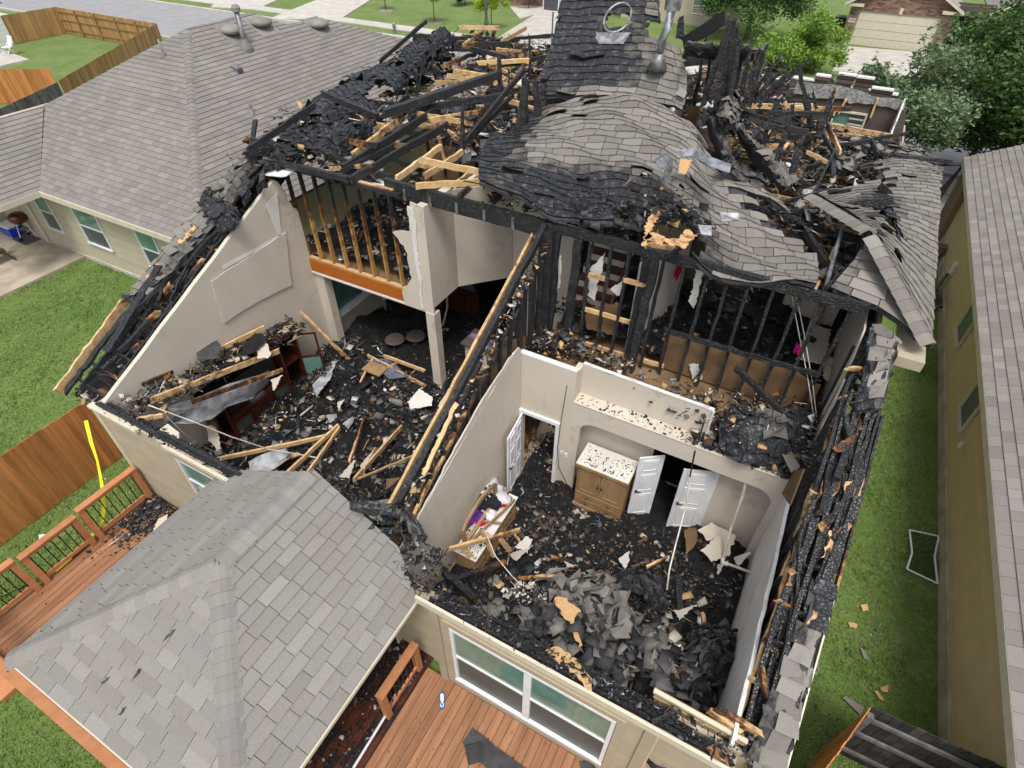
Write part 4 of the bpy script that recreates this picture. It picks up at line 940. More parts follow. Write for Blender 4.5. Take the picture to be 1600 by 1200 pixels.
# rear wall of the living room
def wall_with_holes(name, mat, x0, x1, y0, y1, z0, z1, holes, parent=bh):
    xs = sorted({x0, x1, *[h for q in holes for h in q[:2]]}); m = MB()
    for a, b in zip(xs, xs[1:]):
        za = z0
        for (h0, h1, b0, b1) in holes:
            if h0 <= a+1e-6 and b <= h1+1e-6:
                if b0 > za+.01: m.box((a, y0, za), (b, y1, b0))
                za = b1
        if za < z1-.01: m.box((a, y0, za), (b, y1, z1))
    return m.build(name, mat, parent)
wall_with_holes('wall', DRY, -11.0, -3.9, 3.25, 3.34, .2, 2.86, [(-8.85, -7.8, 1.4, 2.66)])
def siding_holes(x0, x1, y, z0, z1, holes, mat=SIDING):
    m = MB(); z = z0
    while z < z1-.03:
        zt = min(z+.165, z1); segs = [(x0, x1)]
        for h0, h1, b0, b1 in holes:
            if z < b1-.02 and zt > b0+.02: segs = [s_ for a, b in segs for s_ in ((a, min(b, h0)), (max(a, h1), b)) if s_[1]-s_[0] > .01]
        for a, b in segs: m.add([(a, y-.022, z), (b, y-.022, z), (b, y-.006, zt), (a, y-.006, zt), (a, y, z), (b, y, z)], [(0, 1, 2, 3), (4, 5, 1, 0)])
        z += .155
    return m.build('siding', mat, bh, kind='stuff')
siding_holes(-11.12, -2.98, 3.248, .12, 2.84, [(-8.95, -7.7, 1.3, 2.76)])
for a, b in (((-8.95, 3.20, 2.66), (-7.70, 3.247, 2.76)), ((-8.95, 3.20, 1.3), (-7.7, 3.247, 1.4)), ((-8.95, 3.2, 1.401), (-8.85, 3.247, 2.659)), ((-7.8, 3.2, 1.401), (-7.7, 3.247, 2.659))): boxo('window_trim', SIDING, a, b, bh)
window(bh, (-8.85, 3.25), (-7.8, 3.25), 1.4, 2.66, (0, -1), split=True, up=GLASSG, lo=GLASSG)
boxo('corner_board', TRIM, (-11.16, 3.19, .1), (-11.0, 3.247, 2.9), bh)
boxo('fascia', TRIM, (-11.2, 3.16, 2.86), (-9.75, 3.30, 2.93), bh, burn=0); boxo('fascia', TRIM, (-9.0, 3.16, 2.86), (-6.3, 3.22, 2.95), bh)
q = [P(a, b, z=2.98) for a, b in ((248, 672), (262, 662), (280, 676), (279, 692), (258, 685))]; one('broken_soffit', TRIM, lambda m: m.prism(q, (0, .0, -.22)), bh)
for i, (a, b, c, d, w_) in enumerate(((-11.0, -6.2, 3.29, 2.99, .09), (-10.9, -5.6, 3.40, 2.93, .09), (-9.2, -4.3, 3.33, 3.07, .06))): one('top_plate', PINE, lambda m: m.bar((a, c, d), (b, c+.03, d-.02), w_, .05, seg=14, jit=.02, burn0=.9, burn1=1), bh)
# ---- bedroom rear wall
wall_with_holes('wall', DRY, -2.95, .55, 3.06, 3.18, .2, 2.76, [(-2.66, 0.0, .55, 2.46)]); wall_with_holes('wall', DRY, .551, 1.62, 3.26, 3.36, .1, 2.8, [])
siding_holes(-2.95, .50, 3.058, .12, 2.74, [(-2.78, .12, .43, 2.58)]); siding_holes(.55, 1.66, 3.258, .0, 2.9, [])
boxo('wall', SIDING, (-2.97, 3.07, .1), (-2.951, 3.247, 2.76), bh)
for a, b in (((-2.99, 3.01, .1), (-2.84, 3.055, 2.72)), ((.36, 3.01, .1), (.52, 3.055, 2.72)), ((-2.78, 3.012, 2.47), (.12, 3.056, 2.60)), ((-2.78, 3.012, .42), (.12, 3.056, .54)), ((-2.78, 3.013, .541), (-2.67, 3.056, 2.469)), ((.01, 3.013, .541), (.12, 3.056, 2.469))): boxo('window_trim', SIDING, a, b, bh)
window(bh, (-2.66, 3.055), (0.0, 3.055), .55, 2.46, (0, -1), mull=1, fw=.06)
boxo('fascia', TRIM, (-3.2, 2.985, 2.80), (1.45, 3.03, 2.95), bh); boxo('soffit', SIDING, (-3.2, 3.031, 2.765), (1.45, 3.25, 2.795), bh)
for i in range(4): one('top_plate', PINE, lambda m: m.bar((-3.0+.1*i, 3.10+.055*i, 2.86+.035*(i % 2)), (1.4-.25*i, 3.12+.055*i, 2.86+.03*(i % 2)), .05, .09, seg=22, jit=.02, burn0=1), bh)
t_ = [P(a, b, y=3.40) for a, b in ((1022, 1077), (1168, 1158), (1150, 1195), (1020, 1133))]; one('wall_panel', SIDING2, lambda m: m.prism(t_, (0, .03, 0)), bh)
one('panel_edge', TRIM, lambda m: m.bar(t_[0]+np.array((0, -.02, .01)), t_[1]+np.array((0, -.02, .01)), .05, .04), bh)
m = MB()
for k in range(1, 6):
    a = t_[3]+(t_[0]-t_[3])*k/6; b = t_[2]+(t_[1]-t_[2])*k/6; m.bar(a-np.array((0, .012, 0)), b-np.array((0, .012, 0)), .012, .02)
m.build('siding', SIDING2, bh, kind='stuff')
# ---- dividing wall between living room and bedroom
m = MB(); slab2(m, [(3.1, Z0), (7.78, Z0), (7.78, 3.9)]+ragged([(7.7, 4.0), (7.2, 3.98), (6.13, 3.72), (5.15, 3.32), (4.1, 2.84)], False, .12, .03)[:-1]+[(4.0, 2.78), (3.1, 2.6)], lambda a, b: (-3.98, a, b), (-.03, 0, 0)); m.build('wall', DRY, bh)
one('drywall_edge', GYP, lambda m: m.bar((-3.995, 4.1, 2.845), (-3.995, 7.5, 4.0), .036, .02, seg=16, jit=.012), bh)
m = MB(); slab2(m, [(3.3, Z0), (9.0, Z0), (9.0, 3.4), (7.4, 4.3), (3.9, 3.0), (3.3, 2.8)], lambda a, b: (-4.12, a, b), (-.03, 0, 0)); m.build('wall', PAPER, bh)
def Sp(x, y, off=0): return np.array((x, y, zS(y)+off))
for x_, y0, y1, off, w_, h_, b0, b1 in ((-4.32, 3.75, 9.0, .02, .05, .12, .05, .25), (-4.20, 3.75, 9.35, .0, .09, .15, .9, 1), (-4.08, 4.6, 6.6, -.10, .07, .10, 1, .8), (-4.02, 4.1, 7.9, -.34, .05, .08, .25, .6), (-4.04, 4.0, 7.9, -.58, .04, .08, 1, .9), (-4.06, 4.6, 5.7, .02, .07, .04, .0, .1)):
    one('rafter', PINE, lambda m: m.bar(Sp(x_, y0, off), Sp(x_-.08, y1, off), w_, h_, seg=16, jit=.03, burn0=b0, burn1=b1), bh)
for k in range(13): y_ = 3.9+.4*k; one('stud', PINE, lambda m: m.bar((-4.06, y_, Z0), (-4.06, y_, zS(y_)-.12), .09, .04, seg=6, jit=.02, burn0=.3, burn1=1), bh)
for y_ in (7.9, 8.25, 8.6, 8.95): one('stud', PINE, lambda m: m.bar((-4.15, y_, 3.0), (-4.15, y_, zS(y_)-.1), .07, .045, seg=6, jit=.02, burn0=.2, burn1=.9), bh)
for a, z in ((8.05, 3.9), (8.42, 4.2)): one('torn_drywall', GYP, lambda m: slab2(m, ragged([(a, z-.6), (a+.25, z-.5), (a+.28, z+.45), (a+.02, z+.3)], True, .12, .05), lambda p_, q_: (-4.2, p_, q_), (-.015, 0, 0)), bh)
# ---- bedroom far wall, ledge and niche
wall_with_holes('wall', DRY, -4.1, -2.80, 7.80, 7.92, Z0, 3.78, [(-3.92, -3.12, Z0, 2.22)])
YN = 8.15
wall_with_holes('wall', DRY, -2.8, 1.3, YN, YN+.1, Z0, 2.98, [(-1.12, .12, Z0, 2.28)])
def arch_face(m):
    # lintel with rounded corners over the niche
    pts = [(-2.80, 3.0), (-2.80, Z0), (-2.62, Z0), (-2.62, 2.25)]+[(-2.62+.32-.32*math.cos(a), 2.25+.32*math.sin(a)) for a in np.linspace(.2, 1.57, 7)]
    pts += [(.85+.32*math.sin(a), 2.25+.32*math.cos(a)) for a in np.linspace(0, 1.37, 7)]+[(1.17, 2.25), (1.17, Z0), (1.298, Z0), (1.298, 3.0)]
    slab2(m, pts, lambda a, b: (a, 7.80, b), (0, .12, 0))
one('wall', DRY, arch_face, bh)
boxo('ledge', DRY, (-2.8, 7.79, 3.0), (1.3, 8.45, 3.02), bh)
boxo('wall', DRY, (-2.92, 7.921, 3.021), (-2.80, 8.18, 3.72), bh); m = MB(); slab2(m, [(-2.8, 3.03), (-.26, 3.03), (-.26, 3.68)]+ragged([(-.3, 3.7), (-2.8, 3.76)], False, .12, .03, [0])[:-1]+[(-2.8, 3.76)], lambda a, b: (a, 8.12, b), (0, .06, 0)); m.build('wall', DRY, bh)
one('drywall_edge', GYP, lambda m: m.bar((-.28, 8.105, 3.03), (-.28, 8.105, 3.7), .03, .05), bh)
one('drywall_edge', GYP, lambda m: m.bar((-2.8, 8.15, 3.765), (-.28, 8.15, 3.705), .075, .015, seg=12, jit=.01), bh); one('drywall_edge', GYP, lambda m: m.bar((-4.05, 7.86, 3.79), (-2.8, 7.86, 3.79), .125, .015), bh)
debris('ledge_rubble', 520, lambda n, rg: (lambda x: np.stack([x, rg.uniform(7.82, 8.10, n), np.full(n, 3.025)], 1))(-2.75+4*rg.power(1.1, n)), 'char', 'burnt crumbs lying along the white ledge above the niche', size=(.006, .07), flat=True, sticks=.1)
debris('ledge_rubble', 700, lambda n, rg: np.stack([rg.uniform(-.5, 1.28, n), rg.uniform(7.82, 8.42, n), rg.uniform(3.03, 3.12, n)], 1), 'char', 'thicker black rubble on the right end of the ledge', size=(.03, .2), sticks=.1, seed=5)
# door casing, door leaf
for a, b in (((-4.0, 7.74, Z0), (-3.92, 7.799, 2.30)), ((-3.12, 7.74, Z0), (-3.04, 7.799, 2.30)), ((-3.919, 7.74, 2.22), (-3.121, 7.799, 2.30))): boxo('door_casing', WHITE, a, b, bh)
boxo('door_jamb', WHITE, (-3.14, 7.8, Z0), (-3.12, 7.92, 2.2), bh)
def panel_door(name, A, B, z0, z1, side, parent=bh, panels=3, cols=2):
    A = np.array((*A, 0.)); B = np.array((*B, 0.)); d = B-A; L = np.linalg.norm(d); d /= L; n_ = np.array((-d[1], d[0], 0))*side
    q = lambda t, z, e: A+d*t+np.array((0, 0, z))+n_*e
    def R_(m, t0, t1, za, zb, e0, e1): m.prism([q(t0, za, e0), q(t1, za, e0), q(t1, zb, e0), q(t0, zb, e0)], n_*(e1-e0))
    D_ = one(name, WHITE, lambda m: R_(m, 0, L, z0, z1, 0, -.035), parent)
    hs = [(.12, .78), (.90, 1.42), (1.54, 1.86)][:panels] if panels == 3 else [(.12, .8), (.95, 1.45), (1.58, 1.85)]
    cw = (L-.1*(cols+1))/cols
    for c in range(cols):
        t0 = .1+c*(cw+.1)
        for a, b in hs:
            b = min(b, z1-z0-.08)
            def fr(m):
                for (u0, u1, v0, v1) in ((t0, t0+cw, a, a+.022), (t0, t0+cw, b-.022, b), (t0, t0+.022, a+.0221, b-.0221), (t0+cw-.022, t0+cw, a+.0221, b-.0221)): R_(m, u0, u1, z0+v0, z0+v1, .0005, .014)
            one('door_moulding', WHITE, fr, D_)
            one('door_panel', WHITE, lambda m: R_(m, t0+.05, t0+cw-.05, z0+a+.05, z0+b-.05, .0005, .010), D_)
    one('handle', BLACK, lambda m: (m.tube([q(.07, z0+.92, 0), q(.07, z0+.92, .05)], .022, 8), m.tube([q(.07, z0+.92, .05), q(.17, z0+.90, .05)], .012, 6)), D_); return D_
panel_door('door', (-3.80, 6.94), (-3.89, 7.74), Z0+.02, 2.22, -1)
panel_door('closet_door', (-1.28, 7.72), (-.86, 8.02), Z0+.02, 2.25, -1, cols=1)
panel_door('closet_door', (-.44, 7.86), (.12, 8.08), Z0+.02, 2.25, -1, cols=1)
boxo('closet_casing', WHITE, (-1.16, 8.10, 2.28), (.2, 8.149, 2.34), bh); boxo('closet_casing', WHITE, (.12, 8.10, Z0), (.2, 8.149, 2.279), bh)
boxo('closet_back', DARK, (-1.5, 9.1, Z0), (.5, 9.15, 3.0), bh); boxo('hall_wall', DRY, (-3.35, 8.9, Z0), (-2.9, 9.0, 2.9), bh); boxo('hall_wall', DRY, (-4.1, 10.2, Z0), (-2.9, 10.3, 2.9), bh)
for x_, z_ in ((-2.98, 1.35), (-2.88, 1.33)): boxo('switch_plate', WHITE, (x_, 7.785, z_), (x_+.07, 7.799, z_+.12), bh)
# ---- right wall
m = MB(); slab2(m, [(3.25, Z0), (8.1, Z0), (8.1, 3.0)]+ragged([(8.05, 3.05), (3.25, 3.08)], False, .2, .04, [0])[:-1]+[(3.25, 3.06)], lambda a, b: (1.30, a, b), (.04, 0, 0)); m.build('wall', DRYW, bh)
one('drywall_edge', GYP, lambda m: m.bar((1.32, 3.3, 3.08), (1.32, 8.0, 3.06), .05, .03, seg=20, jit=.02), bh)
m = MB(); slab2(m, [(3.3, .0), (20, .0), (20, 2.9), (3.3, 2.9)], lambda a, b: (1.62, a, b), (.04, 0, 0)); m.build('wall', SIDING, bh)
q = [P(a, b, x=1.27) for a, b in ((1212, 740), (1258, 733), (1236, 790), (1222, 770))]; one('torn_drywall', PAPER, lambda m: m.prism(q, (-.02, 0, 0)), bh)
for k in range(16):
    y_ = 3.5+.38*k; top = zS(y_)-.25-random.random()*.5*(k % 3 == 0); one('stud', PINE, lambda m: m.bar((1.47, y_, .3), (1.47+random.uniform(-.04, .04), y_+random.uniform(-.06, .06), max(top, 3.0)), .09, .045, seg=8, jit=.03, burn0=.3+random.random()*.5, burn1=1), bh)
for x_, y0, y1, off, w_, h_, b0, b1 in ((1.42, 3.4, 8.3, -.12, .05, .09, 1, .9), (1.52, 3.3, 7.4, -.30, .07, .10, .9, 1), (1.60, 3.2, 9.0, -.10, .06, .12, 1, 1), (1.74, 4.9, 8.0, -.08, .05, .08, 1, 1), (1.90, 3.3, 7.9, -.05, .04, .10, .45, .8), (1.36, 3.6, 5.9, -.28, .04, .08, .15, .3), (1.80, 5.2, 7.8, -.03, .05, .07, 1, 1), (1.40, 5.6, 7.9, -.55, .045, .08, .1, .4)):
    one('rafter', PINE, lambda m: m.bar(Sp(x_, y0, off), Sp(x_+random.uniform(-.05, .05), y1, off+random.uniform(-.05, .05)), w_, h_, seg=18, jit=.04, burn0=b0, burn1=b1), bh)
for k in range(11):
    y_ = 3.6+.48*k; one('lookout', PINE, lambda m: m.bar(Sp(1.36, y_, -.14), Sp(1.92, y_+random.uniform(-.1, .1), -.12), .045, .08, seg=5, jit=.03, burn0=random.choice((.2, .7, 1)), burn1=1), bh)
rg_ = random.Random(77)
for k in range(34):
    y_ = rg_.uniform(3.6, 7.6); L_ = rg_.uniform(.5, 1.7); x0, x1 = rg_.uniform(1.40, 1.9), rg_.uniform(1.40, 1.9); o0, o1 = rg_.uniform(-.4, .04), rg_.uniform(-.4, .04); b_ = rg_.choice(((1, 1), (1, .9), (1, 1), (.3, .8), (.9, .3)))
    one('rafter', PINE, lambda m: m.bar(Sp(x0, y_, o0), Sp(x1, y_+L_, o1), rg_.choice((.04, .06, .09)), .1, seg=7, jit=.04, burn0=b_[0], burn1=b_[1]), bh)
for k in range(26):
    y_ = rg_.uniform(3.8, 7.6); L_ = rg_.uniform(.4, 1.3); x0, x1 = rg_.uniform(-11.95, -11.1), rg_.uniform(-11.95, -11.1); o0, o1 = rg_.uniform(-.3, .02), rg_.uniform(-.3, .02); b_ = rg_.choice(((1, 1), (1, .9), (1, 1), (.3, .8), (.9, .3)))
    one('rafter', PINE, lambda m: m.bar(Sp(x0, y_, o0), Sp(x1, y_+L_, o1), rg_.choice((.04, .06, .09)), .1, seg=7, jit=.04, burn0=b_[0], burn1=b_[1]), bh)
def osb(px, z=None, off=.02, parent=bh, th=.014, amp=.06, fn=None, name='strand_board', burn=.12, mat=OSB, **k):
    fn = fn or (lambda a, b: S(a, b, off)); pts = [fn(a, b) for a, b in px]; c = np.mean(pts, 0); ex = pts[1]-pts[0]; ex /= np.linalg.norm(ex); n_ = np.cross(ex, pts[-1]-pts[0]); n_ /= np.linalg.norm(n_); ey = np.cross(n_, ex)
    q = ragged([((p-c)@ex, (p-c)@ey) for p in pts], True, .05, amp); m = MB(); slab2(m, q, lambda a, b: c+ex*a+ey*b, n_*th, None, burn); return m.build(name, mat, parent, **k)
osb([(1322, 752), (1348, 735), (1344, 778), (1324, 778)], off=-.04, amp=.04); osb([(1296, 828), (1322, 826), (1318, 850), (1300, 876), (1282, 872)], off=-.04, amp=.04); osb([(1300, 700), (1345, 665), (1350, 672), (1315, 706)], burn=.45); osb([(1226, 915), (1236, 900), (1238, 880), (1228, 890)], burn=.3)
for q_ in range(3):
    ya, yb = ((5.3, 6.5), (6.3, 7.9), (3.3, 5.4))[q_]; m = MB(); slab2(m, ragged([(1.42, ya), (1.84-.1*q_, ya+.1), (1.80, yb), (1.42, yb)], True, .1, .09), lambda a, b: Sp(a, b, -.42+.06*q_), (0, 0, -.02), None, 1); m.build('roof_decking', CHAR, bh)
# far right inner wall upstairs
m = MB(); slab2(m, ragged([(8.5, 3.3), (8.6, 4.2), (9.3, 5.35), (11.8, 5.4), (11.8, 3.3)], True, .2, .06, [0, 1]), lambda a, b: (1.44, a, b), (.03, 0, 0)); m.build('wall', DRY, bh)
for k in range(22): y_ = 8.6+.5*k; one('stud', PINE, lambda m: m.bar((1.53, y_, 3.2), (1.53, y_, 5.35), .09, .045, seg=3, jit=.02, burn0=.6, burn1=1), bh)
m = MB(); slab2(m, [(8.5, 2.9), (20, 2.9), (20, 5.45), (9.0, 5.45)], lambda a, b: (1.62, a, b), (.04, 0, 0)); m.build('wall', SIDING, bh)

# ---- long charred beam and the burnt stud wall upstairs
YB, ZB = 9.3, 5.85
one('beam', PINE, lambda m: m.bar((-8.15, YB+.08, ZB-.17), (-4.25, YB, ZB-.17), .10, .34, seg=18, jit=.012, burn0=1, burn1=1), bh)
one('beam', PINE, lambda m: m.bar((-4.3, YB, ZB-.09), (1.35, YB-.05, ZB-.09), .10, .17, seg=26, jit=.03, burn0=1, burn1=1), bh)
for k in range(6): one('joist_hanger', METAL, lambda m: m.box((-7.6+.65*k, YB-.065, ZB-.33), (-7.54+.65*k, YB-.052, ZB-.08)), bh)
one('top_plate', STUDW, lambda m: m.bar((-11.55, 9.22, 5.58), (-7.7, 9.25, 5.60), .09, .09, seg=16, jit=.02, burn0=.9, burn1=1), bh)
one('top_plate', PINE, lambda m: m.bar((-10.2, 9.30, 5.64), (-7.9, 9.32, 5.66), .08, .03, seg=8, jit=.01, burn0=.1, burn1=.2), bh)
for i in range(9):
    x_ = -11.4+.43*i; one('stud', STUDW, lambda m: m.bar((x_, 9.25, 3.28), (x_-.02, 9.22, 5.54), .045, .10, up=(0, 1, 0), seg=7, jit=.01, burn0=.02, burn1=.62), bh)
one('bottom_plate', PINE, lambda m: m.bar((-11.5, 9.24, 3.245), (-7.85, 9.24, 3.245), .1, .04, seg=8, jit=.01, burn0=.12), bh)
boxo('rim_board', RIM, (-11.5, 9.15, 2.88), (-7.85, 9.185, 3.22), bh)
boxo('drywall_edge', GYP, (-11.5, 9.13, 2.82), (-7.3, 9.2, 2.875), bh); boxo('ceiling', DRY, (-11.0, 9.22, 2.80), (-7.3, 12.5, 2.87), bh)
m = MB(); slab2(m, [(-7.25, 2.82), (-7.02, 2.82), (-7.02, 5.55), (-7.35, 5.6)]+ragged([(-7.4, 5.4), (-7.45, 4.9), (-7.95, 4.75), (-7.6, 4.3), (-7.62, 3.6), (-7.9, 3.25), (-7.9, 2.82)], False, .09, .05)[:-1]+[(-7.9, 2.82)], lambda a, b: (a, 9.12, b), (0, .02, 0)); m.build('torn_drywall', DRY, bh)
m = MB(); slab2(m, ragged([(-7.36, 2.9), (-7.30, 2.9), (-7.26, 5.5), (-7.42, 5.5)], True, .08, .035), lambda a, b: (a, 9.10, b), (0, .015, 0)); m.build('drywall_edge', GYP, bh)
boxo('column', DRY, (-7.26, 9.10, Z0), (-7.01, 9.34, 2.82), bh)
def vwall(x0, y0, x1, y1, z0, z1, mat=DRY, th=.04, **k):
    d = np.array((x1-x0, y1-y0)); d = d/np.linalg.norm(d); n_ = np.array((d[1], -d[0]))
    m = MB(); m.prism([(x0, y0, z0), (x1, y1, z0), (x1, y1, z1), (x0, y0, z1)], (-n_[0]*th, -n_[1]*th, 0)); return m.build('wall', mat, bh, **k)
vwall(-7.02, 9.13, -7.02, 10.2, 3.0, 5.55, th=.2); vwall(-7.02, 10.21, -6.05, 11.25, 3.0, 5.5); vwall(-6.05, 11.26, -5.5, 11.26, Z0, 5.5); vwall(-5.5, 11.27, -4.3, 11.1, Z0, 5.6, mat=DRY)
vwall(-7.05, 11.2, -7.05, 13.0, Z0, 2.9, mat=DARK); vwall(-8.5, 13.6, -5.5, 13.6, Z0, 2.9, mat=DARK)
# second floor decks
boxo('upper_floor', PAPER, (-11.5, 9.3, 2.95), (-7.3, 23.8, 3.2), bh); boxo('upper_floor', PAPER, (-7.29, 11.5, 2.95), (-1.91, 25.5, 3.2), bh); boxo('upper_floor', PAPER, (-1.9, 11.5, 2.95), (1.6, 21.6, 3.2), bh); boxo('wall', BRICK, (-11.5, 25.51, 0), (-1.9, 25.6, 4.6), bh); boxo('wall', BRICK, (-11.6, 20.1, 0), (-11.51, 25.6, 4.4), bh); boxo('upper_floor', PAPER, (-4.1, 8.5, 2.95), (1.6, 11.49, 3.2), bh)
XS = [-4.05, -3.62, -3.30, -2.95, -2.60, -2.25, -1.95, -1.55, -1.15, -.78, -.40, 0.0, .35, .75, 1.1]
for i, x_ in enumerate(XS):
    th = .16 if i in (0, 1, 5) else .055; wm = STUDW if i in (3, 4) else PINE
    one('stud', wm, lambda m: m.bar((x_, 9.2, 3.22), (x_+random.uniform(-.05, .05), 9.28, 5.68), th, .09, up=(0, 1, 0), seg=10, jit=.03, burn0=.45 if i in (3, 4, 5) else .9, burn1=1.), bh)
one('post', PINE, lambda m: m.bar((-4.15, 9.15, 3.0), (-4.2, 9.2, 5.72), .30, .2, up=(0, 1, 0), seg=12, jit=.03, burn0=1), bh); one('post', PINE, lambda m: m.bar((-2.1, 9.0, 3.0), (-2.05, 9.15, 5.7), .14, .14, up=(0, 1, 0), seg=12, jit=.04, burn0=.95, burn1=1), bh)
for (a, b, z) in ((-3.3, -2.3, 3.35), (-3.3, -2.3, 4.2), (-2.6, -2.1, 5.1), (-1.95, -1.5, 3.4), (-3.3, -2.9, 5.0)): one('blocking', PINE, lambda m: m.bar((a, 9.22, z), (b, 9.24, z), .045, .09, seg=4, jit=.01, burn0=.08, burn1=.2), bh)
one('blocking', PINE, lambda m: m.bar((-1.6, 9.1, 4.35), (1.15, 9.15, 4.35), .06, .09, seg=18, jit=.03, burn0=1), bh)
one('brace', PINE, lambda m: m.bar(P(1148, 575, y=9.0), P(1235, 655, y=8.5), .08, .1, seg=12, jit=.03, burn0=1), bh)
m = MB(); slab2(m, ragged([(-1.62, 3.25), (1.25, 3.25), (1.25, 4.0), (.5, 4.15), (-.6, 4.18), (-1.62, 4.1)], True, .15, .04, [2, 3, 4]), lambda a, b: (a, 9.36, b), (0, .02, 0)); m.build('wall', PAPER, bh)
one('drywall_edge', GYP, lambda m: m.bar((-1.6, 9.37, 4.14), (-.1, 9.37, 4.17), .03, .02, seg=8, jit=.01), bh)
for q in ([(1128, 440), (1152, 445), (1085, 500), (1080, 470)],): pass
osb([(1075, 470), (1090, 418), (1100, 428), (1085, 478), (1084, 482)], fn=lambda a, b: P(a, b, y=9.5), mat=GYP, name='torn_drywall', amp=.03, burn=0)
osb([(925, 415), (945, 395), (938, 430), (928, 470), (918, 462)], fn=lambda a, b: P(a, b, y=9.4), mat=GYP, name='torn_drywall', amp=.03, burn=0)
osb([(953, 452), (972, 437), (968, 462), (960, 458)], fn=lambda a, b: P(a, b, y=9.45), mat=GYP, name='torn_drywall', amp=.03, burn=0)
osb([(915, 480), (968, 475), (962, 525), (918, 515)], fn=lambda a, b: P(a, b, y=9.42), mat=PAPER, name='torn_drywall', amp=.04, burn=0)
osb([(870, 420), (876, 398), (874, 450), (868, 455)], fn=lambda a, b: P(a, b, y=9.4), mat=GYP, name='torn_drywall', amp=.03, burn=0)
osb([(1265, 505), (1300, 515), (1285, 570), (1243, 560)], fn=lambda a, b: P(a, b, z=3.7), mat=DRY, name='torn_drywall', amp=.04, burn=0)
osb([(1288, 555), (1325, 565), (1305, 610), (1285, 585)], fn=lambda a, b: P(a, b, z=3.6), mat=DRY, name='torn_drywall', amp=.04, burn=0)
osb([(1076, 570), (1092, 568), (1098, 590), (1085, 598)], fn=lambda a, b: P(a, b, y=9.3), mat=GYP, name='torn_drywall', amp=.03, burn=0)
# stairs seen between the studs
for k in range(6):
    z_ = 3.4+.2*k; y_ = 10.0+.27*k; boxo('stair_riser', DRY, (-4.0, y_, z_), (-3.05, y_+.02, z_+.17), bh); boxo('stair_tread', REDWOOD, (-4.0, y_-.03, z_+.171), (-3.05, y_+.26, z_+.2), bh)
one('handrail', REDWOOD, lambda m: m.bar((-3.02, 9.7, 3.5), (-3.02, 11.2, 4.9), .05, .07), bh); vwall(-3.0, 11.8, -2.0, 11.8, 3.2, 5.4)
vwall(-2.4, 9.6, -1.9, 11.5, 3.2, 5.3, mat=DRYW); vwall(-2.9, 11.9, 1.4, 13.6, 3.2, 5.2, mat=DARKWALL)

# ---- upstairs rooms towards the front
def tanwall(x0, y0, x1, y1, z1=5.3, mat=DRY, n=5, studs=True):
    vwall(x0, y0, x1, y1, 3.2, z1, mat=mat)
    for k in range(n):
        t = (k+.5)/n; x_ = x0+(x1-x0)*t; y_ = y0+(y1-y0)*t-.06; one('stud', STUDW, lambda m: m.bar((x_, y_, 3.2), (x_, y_, z1+.1), .04, .09, seg=4, jit=.01, burn0=.05, burn1=.7), bh)
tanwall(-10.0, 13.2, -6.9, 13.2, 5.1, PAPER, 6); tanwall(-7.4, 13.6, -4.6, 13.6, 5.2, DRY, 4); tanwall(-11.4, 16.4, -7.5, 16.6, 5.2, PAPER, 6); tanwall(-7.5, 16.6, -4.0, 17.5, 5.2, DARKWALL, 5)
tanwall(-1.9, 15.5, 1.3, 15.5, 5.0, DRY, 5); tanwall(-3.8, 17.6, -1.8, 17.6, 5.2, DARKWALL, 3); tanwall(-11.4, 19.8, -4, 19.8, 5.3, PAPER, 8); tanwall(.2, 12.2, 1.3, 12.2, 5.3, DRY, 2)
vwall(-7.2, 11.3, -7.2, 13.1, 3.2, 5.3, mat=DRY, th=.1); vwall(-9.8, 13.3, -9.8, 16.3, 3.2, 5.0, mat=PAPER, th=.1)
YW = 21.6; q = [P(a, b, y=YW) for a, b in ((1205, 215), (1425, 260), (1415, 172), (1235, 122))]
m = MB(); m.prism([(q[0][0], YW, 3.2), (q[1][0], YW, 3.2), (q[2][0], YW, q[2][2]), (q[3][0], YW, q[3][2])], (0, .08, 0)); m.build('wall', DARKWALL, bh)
for a, b in ((1236, 1268), (1302, 1352)):
    A, B = P(a, 180 if a < 1300 else 178, y=YW), P(b, 190, y=YW); W_ = window(bh, (A[0], YW), (B[0], YW), A[2]-.7, A[2]+.15, (0, -1), frame=TRIM, up=GLASSG, lo=GLASSG, depth=.09, fw=.05)
    for k in range(9): boxo('blind_slat', TRIM if k % 2 else GLASSN, ((A[0]+B[0])/2, YW-.06, A[2]-.62+.08*k), (B[0]-.06, YW-.03, A[2]-.58+.08*k), W_)
for (a, b, c, d) in ((1238, 122, 1272, 128), (1275, 118, 1297, 124), (1310, 116, 1338, 121), (1339, 121, 1365, 128), (1362, 138, 1395, 146), (1394, 148, 1402, 152), (1212, 126, 1236, 128)):
    A, B = P(a, b, y=YW+.1), P(c, d, y=YW+.1)
    for k in range(4): boxo('brick', BRICKD, (A[0], YW+.09, A[2]-.12*k-.11), (B[0]-.03*k, YW+.3, A[2]-.12*k-.01), bh)
    boxo('mortar_cap', GYP, (A[0], YW+.08, A[2]-.009), (B[0], YW+.31, A[2]+.03), bh)
for (a, b, c, d) in ((1322, 155, 1310, 178), (1372, 153, 1360, 184), (1308, 140, 1300, 160)): one('stud', PINE, lambda m: m.bar(P(a, b, y=YW-.12), P(c, d, y=YW-.12), .05, .14, up=(0, 1, 0), seg=4, jit=.01, burn0=.1), bh)
m = MB(); slab2(m, ragged([tuple(P(a, b, y=YW-.05)[[0, 2]]) for a, b in ((1245, 128), (1310, 133), (1340, 140), (1415, 160), (1412, 172), (1340, 160), (1240, 146))], True, .2, .07), lambda a, b: (a, YW-.05, b), (0, -.02, 0)); m.build('torn_drywall', INSUL, bh)
